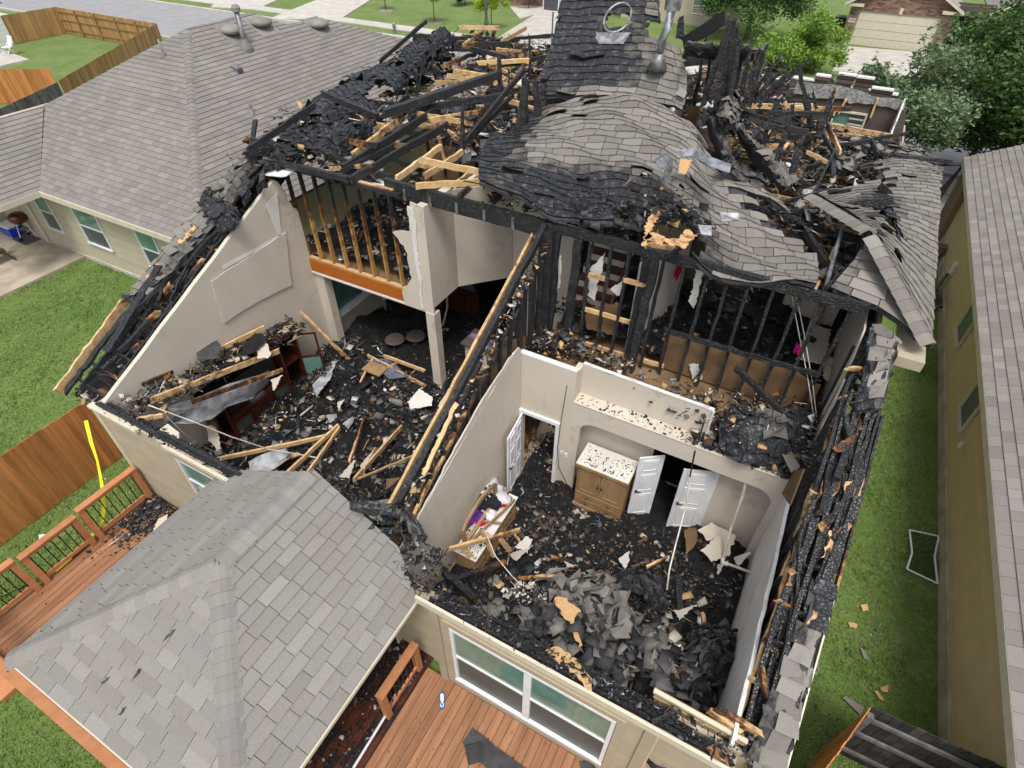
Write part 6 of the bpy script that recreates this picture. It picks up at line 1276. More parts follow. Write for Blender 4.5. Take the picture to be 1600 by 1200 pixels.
for k in range(20):
    y_ = 13.4+.48*k; x0 = -11.3+random.random()*2; x1 = x0+2.5+random.random()*4
    one('joist', PINE, lambda m: m.bar((x0, y_, 5.25+random.uniform(-.1, .1)), (min(x1, -3.8), y_-.05, 5.25+random.uniform(-.2, .15)), .05, .14, seg=10, jit=.02, burn0=random.choice((.05, .25, .9, .8)), burn1=random.choice((.1, .9, 1))), bh)
debris('charred_rubble', 4200, patches(PC2), 'mixed', parent=bh, size=(.04, .38), sticks=.45, seed=35, lumps=.15)
PC3 = np.array([(*P(a, b, z=z)[:2], z, sx, sy) for a, b, z, sx, sy in ((800, 320, 5.95, .5, .1), (870, 335, 5.9, .6, .1), (930, 345, 5.9, .5, .15), (985, 350, 6, .4, .2), (1070, 345, 6.2, .3, .2), (1040, 330, 6.4, .3, .2), (1010, 300, 6.6, .5, .2), (960, 330, 6.2, .5, .1))])
debris('charred_rubble', 480, patches(PC3), 'char', parent=bh, size=(.05, .3), sticks=.3, seed=36)
PC4 = np.array([(*P(a, b, z=3.4)[:2], 3.45, sx, sy) for a, b, sx, sy in ((870, 540, .3, .2), (840, 545, .3, .15), (930, 565, .5, .1), (1100, 640, .5, .2), (1170, 660, .5, .3), (1250, 665, .4, .3), (1280, 690, .2, .4), (900, 490, .4, .2))])
debris('charred_rubble', 2200, patches(PC4), 'mixed', parent=bh, size=(.03, .22), sticks=.3, seed=37)
skin([[(1122, 702, 3.15), (1175, 722, 3.2), (1238, 722, 3.1), (1285, 700, 3.1)], [(1124, 668, 3.45), (1185, 674, 3.6), (1240, 672, 3.6), (1282, 664, 3.4)], [(1132, 640, 3.5), (1190, 640, 3.7), (1235, 640, 3.8), (1285, 632, 3.5)]], lambda u, v: .95 if not (.3 < u < .6 and v > .5) else .4, 41, 40, wav=.06, loose=.35, nu=24)
for q in ([(1196, 672), (1224, 668), (1224, 690), (1198, 692)], [(1218, 700), (1232, 695), (1250, 730), (1236, 738)]): osb(q, fn=lambda a, b: P(a, b, z=3.35), mat=SH_WARM, name='shingle', amp=.005, burn=0)
debris('charred_rubble', 1500, lambda n, rg: (lambda y: np.stack([rg.uniform(1.48, 1.92, n), y, np.maximum(zS(y)-.5+rg.uniform(0, .32, n), 2.9)], 1))(rg.uniform(3.2, 8.6, n)), 'char', parent=bh, size=(.03, .18), sticks=.45, seed=38)
debris('charred_rubble', 2200, lambda n, rg: (lambda x: np.stack([x, np.where(x < -3.5, 3.34, 3.20)+rg.normal(0, .07, n), 2.93+rg.uniform(0, .08, n)], 1))(rg.uniform(-10.9, 1.4, n)), 'char', parent=bh, size=(.015, .10), sticks=.3, seed=39)

# living room floor
def hLR(X, Y): return .46+.19*hnoise(X*1.1, Y*1.2)+.09*hnoise(X*3.3, Y*3)+.75*np.exp(-((X+4.6)**2/.5+(Y-4.0)**2/1.2))+.55*np.exp(-((X+7.0)**2/3+(Y-3.5)**2/.3))+.35*np.exp(-((X+10.1)**2/.4+(Y-8.7)**2/1.0))
heap('room_rubble', -10.85, -4.15, 3.36, 13.4, hLR, CHAR, 'bed of black charcoal covering the living room floor')
debris('room_rubble', 9500, pl_h(-10.8, -4.2, 3.4, 9.4, hLR), 'char', 'loose burnt scraps, paper and plaster strewn over the living room floor', size=(.02, .20), seed=41)
debris('room_rubble', 420, pl_h(-10.6, -4.4, 3.6, 9.0, hLR, .05), 'pale', 'larger torn pieces of ceiling board on the living room floor', size=(.10, .42), sticks=.2, seed=42)
debris('room_rubble', 1500, pl_h(-10.8, -4.4, 9.4, 13.2, hLR), 'char', 'burnt scraps on the floor of the dark kitchen beyond the column', size=(.02, .16), seed=43)
def hBR(X, Y):
    h = .38+.12*hnoise(X*1.5, Y*1.5)+.06*hnoise(X*4, Y*3.4)+.35*np.exp(-((Y-3.9)**2/.8))+.85*np.exp(-((X+.4)**2/2.6+(Y-4.3)**2/.8))+.7*np.exp(-((X-.5)**2/.5+(Y-4.0)**2/1.0))+.35*np.exp(-((X+2.4)**2/1.5+(Y-3.9)**2/.5))+.3*np.exp(-((X-.9)**2/.3+(Y-7.2)**2/.4))
    return np.where((X < -2.85) & (Y < 3.42), -.5, h)
heap('room_rubble', -3.85, 1.29, 3.2, 9.0, hBR, CHAR, 'bed of black charcoal covering the bedroom floor')
debris('room_rubble', 8500, pl_h(-3.8, 1.25, 3.25, 7.8, hBR), 'char', 'loose burnt scraps strewn over the bedroom floor', size=(.018, .16), seed=44)
debris('room_rubble', 230, pl_h(-3.3, 1.2, 3.3, 6.4, hBR, .05), 'pale', 'larger torn boards and roofing scraps at the near end of the bedroom', size=(.10, .40), sticks=.25, seed=45)
debris('room_rubble', 700, pl_h(-4.0, -2.9, 7.9, 10, hBR), 'pale', 'grey ash and scraps in the hall behind the open bedroom door', size=(.02, .15), seed=46)
for q, z_, lb in (([(800, 930), (812, 905), (850, 925), (880, 950), (862, 965), (820, 950)], 1.05, 'grey matted insulation heap near the bedroom window wall'), ([(965, 1052), (1000, 1048), (1020, 1066), (990, 1074)], 1.3, 'small grey insulation clump right of the roofing heap'), ([(1050, 1040), (1075, 1020), (1090, 1040), (1062, 1060)], 1.2, 'pale insulation wad in the right corner of the bedroom')):
    c = np.mean([P(a, b, z=z_) for a, b in q], 0); debris('insulation', 260, lambda n, rg: c+rg.normal(0, 1, (n, 3))*np.array((.28, .13, .05)), 'white', lb, size=(.04, .14), seed=47, sticks=.1)
def clus(x0, x1, y0, y1, hf, fr, ph, lift=.02):
    def f(n, rg):
        x = rg.uniform(x0, x1, n*3); y = rg.uniform(y0, y1, n*3); k = rg.random(n*3) < np.clip(hnoise(x*fr+ph, y*fr-ph)*1.6-.25, 0, 1); x, y = x[k][:n], y[k][:n]; return np.stack([x, y, hf(x, y)+lift], 1)
    return f
debris('room_rubble', 700, clus(-10.6, -4.3, 3.5, 9.4, hLR, 1.6, 2.), 'pale', 'clusters of torn plaster and paper in the living room', size=(.05, .26), sticks=.2, seed=141)
debris('room_rubble', 900, clus(-10.6, -4.3, 3.5, 9.6, hLR, 1.1, 5., .04), 'mixed', 'clusters of split sticks and laths in the living room', size=(.10, .34), sticks=.95, seed=142, sw=1.2)
debris('room_rubble', 420, clus(-3.6, 1.2, 3.3, 7.2, hBR, 1.7, 1.), 'pale', 'clusters of torn plaster and paper in the bedroom', size=(.04, .22), sticks=.2, seed=143)
debris('room_rubble', 700, clus(-3.6, 1.2, 3.25, 6.0, hBR, 1.1, 3., .05), 'mixed', 'clusters of split sticks and laths at the near end of the bedroom', size=(.10, .32), sticks=.95, seed=144, sw=1.2)
debris('room_rubble', 2600, clus(-10.6, -4.3, 3.45, 9.6, hLR, .9, 7., .03), 'brown', 'matted grey brown rubble drifts in the living room', size=(.04, .24), sticks=.3, seed=151, lumps=.45)
debris('room_rubble', 2400, clus(-3.7, 1.2, 3.25, 7.0, hBR, 1.0, 4., .03), 'brown', 'matted grey brown rubble drifts in the bedroom', size=(.04, .20), sticks=.3, seed=152, lumps=.45)
debris('roofing_rubble', 420, lambda n, rg: (lambda x, y: np.stack([x, y, hBR(x, y)+.10+rg.uniform(-.02, .30, n)*np.exp(-((x+.9)**2+(y-4.6)**2)/1.2)], 1))(rg.normal(-.5, .95, n).clip(-3.4, 1.2), rg.normal(4.3, .55, n).clip(3.25, 6.2)), 'roof', 'single grey and black shingles slipped over the bedroom heap', size=(.26, .40), sticks=0, lumps=0, seed=145)
debris('roofing_rubble', 90, lambda n, rg: (lambda x, y: np.stack([x, y, hLR(x, y)+.05], 1))(rg.uniform(-10, -4.4, n), rg.uniform(3.6, 8.5, n)), 'roof', 'single shingles lying about the living room', size=(.22, .36), sticks=0, lumps=0, seed=146)
# collapsed roofing in the bedroom
rt = thing('fallen_roofing', P(920, 960, z=1.2), 'large heap of slipped grey shingles fallen into the bedroom', 'roofing debris')
s1 = skin([[(935, 1040, 1.2), (955, 1030, 1.5), (975, 1020, 1.35)], [(912, 1000, 1.45), (945, 985, 1.85), (985, 990, 1.35)], [(885, 958, 1.45), (928, 950, 1.75), (978, 935, 1.45)], [(858, 935, 1.25), (900, 918, 1.6), (955, 912, 1.25)], [(842, 912, 1.1), (888, 898, 1.35), (935, 898, 1.0)]], .18, 51, 90, wav=.12, loose=.8, parent=rt, nu=18, nv=20, ex=.17, twist=1.5, tear=1.2)
rt2 = thing('fallen_roofing', P(1120, 1020, z=1.2), 'smaller dark pile of shingles in the near right corner of the bedroom', 'roofing debris')
skin([[(1095, 1065, 1.2), (1120, 1070, 1.4), (1155, 1075, 1.3)], [(1080, 1020, 1.3), (1115, 1015, 1.8), (1150, 1025, 1.4)], [(1075, 990, 1.0), (1110, 980, 1.4), (1145, 985, 1.2)]], .55, 52, 40, wav=.12, loose=.8, parent=rt2, ex=.17, twist=1.6, tear=1.2)
rt3 = thing('fallen_roofing', P(1000, 900, z=.8), 'strip of charred shingles curling across the middle of the bedroom', 'roofing debris')
skin([[(960, 930, .9), (1000, 925, 1.1), (1045, 960, .9)], [(940, 905, .8), (990, 890, 1.1), (1040, 910, .8)]], .7, 53, 20, wav=.09, loose=.8, parent=rt3, ex=.17, twist=1.5, tear=1.2)
# loose timber, boards and sheets; each one lies at its own place
def loose(kind, px0, z0, px1, z1, w_, h_, b0, b1, label, cat='board', mat=PINE, seg=10):
    a, b = P(*px0, z=z0), P(*px1, z=z1); one(kind, mat, lambda m: m.bar(a, b, w_, h_, seg=seg, jit=.018, burn0=b0, burn1=b1), label=label, cat=cat)
LB = [('fallen_rafter', (338, 718), .95, (508, 682), .8, .05, .10, .0, .15, 'long pale rafter lying left to right near the living room window wall'),
 ('fallen_rafter', (437, 750), .95, (530, 664), .7, .05, .11, .0, .1, 'left of the two pale rafters crossing at the middle of the living room'),
 ('fallen_rafter', (479, 742), .9, (531, 668), .72, .05, .10, .02, .15, 'right of the two pale rafters crossing at the middle of the living room'),
 ('fallen_rafter', (546, 722), .9, (570, 652), .7, .05, .10, .1, .5, 'half scorched short rafter pointing away beside the torn white panel'),
 ('fallen_rafter', (553, 750), .95, (628, 666), .75, .05, .12, .05, .3, 'thick orange brown rafter right of the torn tan panel'),
 ('fallen_rafter', (560, 748), 1.1, (700, 690), .7, .03, .05, .05, .2, 'thin pale strip running towards the sloping wall'),
 ('fallen_rafter', (469, 487), 2.0, (557, 574), .55, .06, .09, .15, .3, 'single board leaning from the left wall down to the living room floor'),
 ('fallen_rafter', (575, 556), .6, (666, 604), .55, .05, .10, .1, .3, 'near rail of the fallen frame beside the column'),
 ('fallen_rafter', (600, 556), .65, (664, 580), .6, .05, .10, .0, .1, 'far rail of the fallen frame beside the column'),
 ('fallen_rafter', (598, 580), .6, (621, 567), .62, .04, .08, .05, .2, 'short cross piece of the fallen frame beside the column'),
 ('fallen_rafter', (563, 598), .55, (583, 560), .62, .04, .08, .1, .2, 'short stick between the fallen frame and the grey panel'),
 ('fallen_rafter', (222, 602), 2.9, (306, 562), 2.5, .06, .08, .5, .3, 'scorched board bridging the rear wall and the cabinet, farthest of the set'),
 ('fallen_rafter', (236, 626), 2.85, (436, 548), 2.1, .05, .13, .25, .2, 'long orange board over the red cabinet, middle of the set'),
 ('fallen_rafter', (300, 628), 2.5, (440, 578), 1.9, .05, .10, .5, .3, 'long scorched board over the red cabinet, nearest of the set'),
 ('fallen_rafter', (345, 545), 2.5, (412, 512), 2.4, .05, .12, .05, .2, 'pale board propped behind the debris on top of the cabinet'),
 ('fallen_rafter', (352, 548), 2.4, (372, 567), 2.3, .04, .10, .0, .05, 'short clean block sticking up on the cabinet debris'),
 ('fallen_rafter', (252, 587), 2.7, (272, 598), 2.65, .05, .08, .0, .0, 'small bright block lodged between the scorched boards'),
 ('fallen_rafter', (218, 655), 2.95, (262, 648), 2.85, .05, .09, .0, .3, 'pale stub lying across the top of the rear wall'),
 ('fallen_rafter', (700, 858), 1.6, (812, 828), 1.4, .05, .10, .1, .3, 'scorched board lying across the dresser top'),
 ('fallen_rafter', (722, 855), 1.5, (742, 876), .9, .05, .09, .0, .05, 'left pale strut hanging below the board on the dresser'),
 ('fallen_rafter', (752, 828), 1.5, (770, 868), .9, .05, .09, .05, .1, 'middle pale strut below the board on the dresser'),
 ('fallen_rafter', (780, 838), 1.4, (797, 862), .9, .05, .09, .05, .1, 'right pale strut below the board on the dresser'),
 ('fallen_rafter', (700, 910), 1.4, (790, 878), 1.2, .08, .10, .7, .4, 'curved scorched timber near the corner of the patio roof'),
 ('fallen_rafter', (690, 890), 1.6, (740, 935), 1.2, .12, .12, 1, 1, 'thick black timber pointing at the bedroom window wall'),
 ('fallen_rafter', (837, 915), 1.5, (838, 968), 1.3, .08, .08, 1, 1, 'black post standing in the rubble left of the shingle heap'),
 ('fallen_rafter', (828, 985), 1.3, (862, 950), 1.3, .04, .04, .2, .6, 'thin split stick leaning beside the black post'),
 ('fallen_rafter', (790, 905), 1.0, (880, 900), 1.2, .06, .08, .5, .2, 'long splintered timber behind the shingle heap'),
 ('fallen_rafter', (1058, 900), 1.6, (1062, 955), 1.1, .10, .10, 1, 1, 'black post standing behind the pale card in the bedroom'),
 ('fallen_rafter', (1098, 958), 1.2, (1100, 985), 1.0, .06, .08, .1, .2, 'orange stub upright among the dark shingle pile'),
 ('fallen_rafter', (1105, 987), 1.5, (1134, 996), 1.4, .05, .09, .0, .0, 'clean pale board end on the dark shingle pile'),
 ('fallen_rafter', (1034, 1070), 1.9, (1040, 1042), 1.9, .05, .08, .0, .1, 'pale stub beside the raised siding panel'),
 ('fallen_rafter', (1105, 1108), 3.0, (1160, 1148), 3.0, .05, .12, .25, .1, 'peeled board lying along the right end of the rear wall'),
 ('fallen_rafter', (1120, 1105), 3.15, (1192, 1152), 3.0, .06, .14, .5, .1, 'upper peeled board by the right end of the rear wall'),
 ('fallen_rafter', (1022, 1128), 3.0, (1060, 1110), 3.1, .05, .06, 1, 1, 'black stick leaning on the raised siding panel'),
 ('fallen_rafter', (800, 830), .6, (815, 850), .6, .04, .07, .1, .2, 'short orange offcut on the bedroom floor left of the armoire'),
 ('fallen_rafter', (1012, 885), .8, (1042, 870), .8, .04, .07, .2, .4, 'short brown offcut on the floor in front of the closet'),
 ('fallen_rafter', (860, 870), .7, (900, 880), .7, .06, .07, .3, .6, 'splintered orange timber end on the bedroom floor'),
 ('fallen_rafter', (1212, 655), 3.6, (1272, 750), 2.9, .07, .08, 1, 1, 'black timber leaning from the roofing pile to the right wall'),
]
for L_ in LB: loose(*L_)
def sheetobj(px, z, mat, label, name='drywall_sheet', amp=.03, th=.013, cat='drywall', burn=0, zs=None):
    zs = zs or [z]*len(px); it = iter(range(99)); pts = [P(a, b, z=zz) for (a, b), zz in zip(px, zs)]
    m_ = dict(zip([tuple(q) for q in px], pts)); return osb(px, fn=lambda a, b: m_[(a, b)], parent=None, mat=mat, name=name, amp=amp, th=th, burn=burn, label=label, cat=cat)
SHT = [([(527, 742), (549, 717), (563, 726), (540, 750)], .95, DRY, 'square tan plasterboard piece leaning at the near end of the pale rafters'), ([(560, 726), (584, 697), (592, 704), (566, 735)], .9, DRY, 'narrow tan plasterboard strip beside the thick brown rafter'),
 ([(636, 628), (655, 607), (676, 622), (675, 634), (640, 638)], .75, GYP, 'crumpled white plaster panel left of the column foot'), ([(681, 632), (698, 604), (716, 616), (697, 645)], .9, DRY, 'tan plasterboard square right of the column foot'),
 ([(661, 690), (678, 673), (690, 684), (672, 705)], .9, PAPER, 'brown scorched board near the sloping wall'), ([(644, 702), (660, 696), (655, 712), (646, 714)], .9, DRY, 'small tan board by the sloping wall'), ([(602, 745), (623, 744), (620, 763), (600, 762)], .95, PAPER, 'brown curled board at the edge of the patio roof'),
 ([(532, 660), (548, 648), (560, 668), (540, 668)], .75, DRAPE, 'small grey tarp scrap at the tip of the pale rafters'), ([(525, 627), (536, 622), (538, 640), (526, 640)], .65, GYP, 'small upright white board in the middle of the living room'),
 ([(488, 602), (515, 568), (530, 560), (510, 600), (494, 620)], .8, DRAPE, 'light blue grey panel leaning beside the fallen frame'),
 ([(1090, 828), (1112, 815), (1150, 838), (1148, 850), (1105, 845)], .8, DRY, 'largest tan plasterboard sheet piled in the niche corner'), ([(1094, 860), (1120, 838), (1143, 846), (1140, 868), (1112, 878)], .95, DRY, 'tan plasterboard sheet leaning below the largest one'), ([(1065, 825), (1085, 820), (1095, 860), (1070, 862)], .75, PAPER, 'brown scorched sheet left of the tan sheets'),
 ([(1145, 865), (1168, 856), (1182, 880), (1150, 880)], .8, GYP, 'charred spotted white sheet beside the plastic pipe'), ([(1118, 878), (1135, 872), (1140, 892), (1120, 894)], .9, DRY, 'small tan sheet at the foot of the plastic pipe'),
 ([(963, 870), (980, 858), (992, 880), (972, 888)], .8, GYP, 'white torn board on the floor before the closet'), ([(1050, 950), (1088, 943), (1092, 955), (1060, 965)], 1.2, DRY, 'pale tan card on the rubble near the right wall'), ([(985, 880), (1008, 876), (1006, 884), (988, 888)], .8, PAPER, 'brown torn card on the floor before the closet'),
 ([(800, 852), (818, 835), (842, 850), (820, 862)], .7, GYP, 'torn cream board left of the bedroom floor centre'), ([(795, 862), (825, 852), (838, 862), (805, 872)], .7, DRY, 'folded cream board below the torn one'), ([(880, 872), (900, 880), (902, 892), (884, 886)], .8, DRY, 'small cream card in front of the armoire'),
 ([(400, 545), (412, 530), (424, 552), (418, 560), (402, 560)], 2.45, DRY, 'tan board on top of the cabinet debris'), ([(375, 555), (398, 520), (412, 522), (418, 530), (392, 552)], 2.55, CHAR, 'black burnt roofing clump on top of the cabinet debris'), ([(305, 538), (338, 532), (345, 545), (340, 560), (308, 562)], 2.75, FELT, 'black square roofing piece against the left wall'),
 ([(420, 592), (440, 584), (444, 594), (426, 608)], 1.9, DRY, 'tan card lodged in the middle of the cabinet boards'), ([(320, 664), (336, 664), (346, 700), (338, 705), (328, 690)], 1.0, DRY, 'narrow tan board standing beside the cabinet end'), ([(248, 810), (262, 803), (262, 815), (242, 832), (240, 826)], .35, DRY, 'tan board scrap on the deck by the patio roof')]
for q, z_, mt, lb in SHT:
    sheetobj(q, z_, mt, lb, zs=[z_+(.12 if i % 2 else -.05) for i in range(len(q))] if len(q) == 4 else None)
for q, z_, lb, b_ in (([(866, 935), (886, 934), (908, 955), (900, 962), (892, 975)], 2.0, 'splintered strand board with tan chips on the shingle heap', .1), ([(885, 968), (896, 972), (910, 1008), (904, 1012), (890, 985)], 1.8, 'narrow splinter of strand board hanging from the shingle heap', .1), ([(852, 1016), (872, 1010), (904, 1035), (926, 1062), (925, 1080), (890, 1050)], 2.95, 'big torn strand board lying across the rear wall top', .02), ([(890, 915), (925, 912), (940, 925), (925, 928), (905, 922)], 1.5, 'thin torn strand board at the back of the shingle heap', .2), ([(1103, 1168), (1118, 1160), (1138, 1182), (1140, 1200), (1112, 1185)], 2.95, 'burnt strand board scrap at the right end of the rear eave', .35)):
    sheetobj(q, z_, OSB, lb, 'strand_board_piece', .045, .016, 'strand board', b_)
def drape(name, px, z, mat, label, sag=.15, cat='sheet'):
    A = [P(a, b, z=z_) for (a, b), z_ in zip(px[0], z)]; B = [P(a, b, z=z_-sag*3) for (a, b), z_ in zip(px[1], z)]; n = len(A); G = []
    for r in range(7):
        t = r/6; G.append([A[i]*(1-t)+B[i]*t+np.array((.06*math.sin(i*2.1+r), .05*math.cos(i*1.7+r*1.3), -sag*math.sin(t*3.1)+.05*math.sin(i*3+r*2))) for i in range(n)])
    one(name, mat, lambda m: m.grid(G, .006), label=label, cat=cat, smooth=True)
drape('plastic_sheet', [[(250, 640), (300, 622), (330, 612), (360, 600), (400, 585), (425, 580)], [(255, 660), (300, 660), (330, 655), (352, 640), (392, 618), (404, 598)]], [2.6, 2.4, 2.2, 2.1, 2.0, 1.9], DRAPE, 'grey white membrane draped over the red cabinet')
drape('plastic_sheet', [[(385, 724), (400, 712), (420, 706), (445, 702)], [(395, 742), (412, 738), (430, 732), (452, 720)]], [.95, .95, .95, .9], DRAPE, 'crumpled white membrane on the floor behind the patio roof', .05)
drape('plastic_sheet', [[(570, 788), (590, 780), (610, 778), (632, 788)], [(572, 808), (592, 812), (615, 818), (640, 822)]], [1.0, 1.1, 1.1, 1.0], INSUL, 'white speckled insulation batt beside the patio roof corner', .05)
def cable(name, pts, r, mat, label, cat='cable'): one(name, mat, lambda m: m.tube([P(a, b, z=z) for a, b, z in pts], r, 6), label=label, cat=cat)
cable('cable', [(232, 633, 3.0), (300, 658, 2.5), (360, 682, 1.9), (420, 702, 1.2), (480, 712, .8), (498, 716, .7)], .014, PVC, 'long white cable hanging across the living room'); cable('cable', [(262, 652, 2.9), (290, 680, 2.3), (330, 704, 1.4), (355, 710, .8)], .009, PVC, 'thin second white cable below the long one')
cable('cable', [(1110, 622, 3.65), (1100, 660, 3.4), (1086, 705, 2.9), (1078, 745, 2.2)], .016, BLACK, 'black cable hanging over the bedroom ledge'); cable('cable', [(1078, 745, 2.2), (1072, 790, 1.7), (1056, 850, 1.2), (1046, 890, 1.0), (1042, 922, .9)], .016, PVC, 'white cable continuing down from the black one in front of the closet doors')
cable('cable', [(886, 602, 3.6), (877, 655, 2.5), (871, 700, 1.6), (873, 730, 1.0), (886, 757, .6)], .008, BLACK, 'thin brown wire hanging beside the bedroom door')
cable('cable', [(757, 828, 1.6), (775, 870, 1.5), (800, 900, 1.3), (815, 915, 1.2)], .010, PVC, 'white cord looping from the dresser over the rubble')
cable('wire', [(1236, 455, 5.6), (1248, 520, 4.9), (1262, 590, 4.2), (1276, 680, 3.3), (1281, 715, 3.0)], .008, PVC, 'left of the twin thin wires hanging in front of the upstairs studs'); cable('wire', [(1243, 455, 5.6), (1256, 520, 4.9), (1270, 600, 4.1), (1280, 690, 3.2)], .008, PVC, 'right of the twin thin wires hanging in front of the upstairs studs')
t = thing('sprinkler_pipe', P(1165, 760, z=2), 'white plastic pipe bent down and across the right side of the bedroom', 'pipe')
one('pipe', PVC, lambda m: m.tube([P(1172, 725, z=2.95), P(1160, 775, z=2.2), P(1142, 826, z=1.5), P(1129, 878, z=.95)], .028, 8), t); one('pipe', PVC, lambda m: m.tube([P(1129, 878, z=.95), P(1180, 897, z=1.0), P(1228, 917, z=1.4)], .028, 8), t); one('elbow', PVC, lambda m: m.tube([P(1130, 872, z=1.0), P(1129, 879, z=.95), P(1137, 882, z=.96)], .045, 8), t)
one('pipe', METAL, lambda m: m.tube([P(1172, 724, z=2.95), P(1186, 722, z=3.1), P(1192, 698, z=3.35)], .03, 8), t)
for a, b, z_, lb in ((1185, 727, 3.0, 'pink marking tape at the top of the bent white pipe'), (1248, 543, 4.2, 'pink marking tape on the twin hanging wires'), (1213, 943, 2.9, 'pink marking tape on the right bedroom wall'), (718, 96, 5.9, 'pink marking tape in the burnt front left room')):
    q = P(a, b, z=z_); one('marking_tape', PINK, lambda m: m.grid([[q+np.array((.03*i, .02*math.sin(i*2+j), -.07*j+.02*math.cos(i*3))) for i in range(-2, 3)] for j in range(-1, 3)], .005), label=lb, cat='tape')
one('sprinkler_rod', METAL, lambda m: m.tube([P(1318, 352, z=6.3), P(1302, 405, z=5.95), P(1290, 450, z=5.75)], .035, 8), bh); one('sprinkler_rod', METAL, lambda m: m.tube([P(1290, 450, z=5.75), P(1270, 500, z=5.0), P(1255, 540, z=4.4)], .035, 8, burn=1), bh)
one('vent_pipe', PVC, lambda m: m.tube([P(1338, 280, z=5.6), P(1330, 315, z=5.3)], .035, 8), bh); one('duct', METAL, lambda m: m.tube([P(1278, 208, z=5.5), P(1318, 230, z=5.45)], .10, 10), bh)

# =================================================================== PATIO ROOF AND DECK
pr = thing('patio_roof', (-5.45, 1.5, 0), 'light grey shingled hip roof over the rear deck in the foreground', 'patio roof')
ZE = 2.72; AP = np.array((-5.47, 1.80, 3.86)); x0p, x1p, y0p = -7.70, -3.24, -.37
kk = (AP[2]-ZE)/(AP[0]-x0p); SS = math.sqrt(1+kk*kk); ky = (AP[2]-ZE)/(AP[1]-y0p); SY = math.sqrt(1+ky*ky)
YE = 3.42; RL = SS*(AP[0]-x0p)
roof_face(pr, (x0p, y0p, ZE), (0, 1, 0), (1/SS, 0, kk/SS), [(0, 0), (YE-y0p, 0), (YE-y0p+.12, RL), (AP[1]-y0p, RL)], SH_PATIO, nparts=70, seed=61, ex=.178, tab=.36, lap=.014)
roof_face(pr, (x1p, y0p, ZE), (0, 1, 0), (-1/SS, 0, kk/SS), [(0, 0), (3.06-y0p, 0), (3.50-y0p, .7), (YE-y0p+.2, RL), (AP[1]-y0p, RL)], SH_PATIO, nparts=125, seed=62, ex=.178, tab=.36, lap=.014)
roof_face(pr, (x0p, y0p, ZE), (1, 0, 0), (0, 1/SY, ky/SY), [(0, 0), (x1p-x0p, 0), (AP[0]-x0p, SY*(AP[1]-y0p))], SH_PATIO, nparts=100, seed=63, ex=.178, tab=.36, lap=.014)
cap_line(pr, (x0p, y0p, ZE), AP, SH_PATIO, nparts=22, w_=.17, ex=.17); cap_line(pr, (x1p, y0p, ZE), AP, SH_PATIO, nparts=22, w_=.17, ex=.17); cap_line(pr, (AP[0], YE+.1, AP[2]), AP, SH_PATIO, nparts=12, w_=.17, ex=.17)
one('drip_edge', TRIM, lambda m: m.bar((x1p+.02, y0p, ZE-.03), (x1p+.02, 3.05, ZE-.03), .03, .07), pr); one('drip_edge', TRIM, lambda m: m.bar((x0p-.02, y0p, ZE-.03), (x0p-.02, 3.2, ZE-.03), .03, .07), pr); one('drip_edge', TRIM, lambda m: m.bar((x0p, y0p-.02, ZE-.03), (x1p, y0p-.02, ZE-.03), .03, .07), pr)
boxo('beam', RAIL, (x0p+.25, y0p+.2, 2.42), (x1p-.2, y0p+.34, 2.62), pr); boxo('ceiling', SIDING, (x0p+.05, y0p+.05, 2.63), (x1p-.05, 3.2, 2.66), pr)
for a, b in ((x0p+.32, y0p+.27), (x1p-.35, y0p+.27), (x0p+.32, 2.6)): boxo('post', RAIL, (a-.08, b-.08, .2), (a+.08, b+.08, 2.42), pr)
# missing granule scars and lifted tabs
for i, (a, b) in enumerate(((165, 1062), (215, 1050), (268, 988), (191, 1110))):
    n_ = np.array((0, -ky, 1)); n_ /= np.linalg.norm(n_); q = onplane(a, b, (x0p, y0p, ZE+.034), (0, -ky, 1)); e1 = np.array((1, 0, 0.)); e2 = np.cross(n_, e1)
    one('granule_scar', FELT, lambda m: slab2(m, ragged([(-.015, -.05), (.02, -.045*(1+i % 3)), (.035, .0), (.012+.012*(i % 2), .05), (-.02, .02), (.0, -.01)], True, .02, .010), lambda u, v: q+e1*(u+v*(.5-.4*(i % 2)))+e2*v*1.2, n_*.004), pr)
s_ = Sheet([[P(a, b, z=z) for a, b, z in r] for r in ([(545, 796, 3.75), (590, 800, 3.6), (632, 812, 3.35), (656, 850, 3.1)], [(552, 782, 3.72), (596, 786, 3.6), (640, 800, 3.38), (668, 838, 3.0)])], lambda u, v: .25+.5*v, wav=.05); s_.deck('roof_decking', FELT, pr, 16, 5, thick=.04, tear=.7); s_.shingles(SH_PATIO, pr, nparts=20, lift=.05, loose=.4, seed=64)
debris('room_rubble', 520, lambda n, rg: (lambda t: np.stack([-5.4+2.2*t+rg.normal(0, .05, n), 3.52+rg.uniform(-.05, .35, n), 3.72-.95*t+rg.uniform(-.12, .03, n)], 1))(rg.random(n)), 'char', 'charred crumbs along the broken back edge of the patio roof', size=(.03, .18), seed=65)

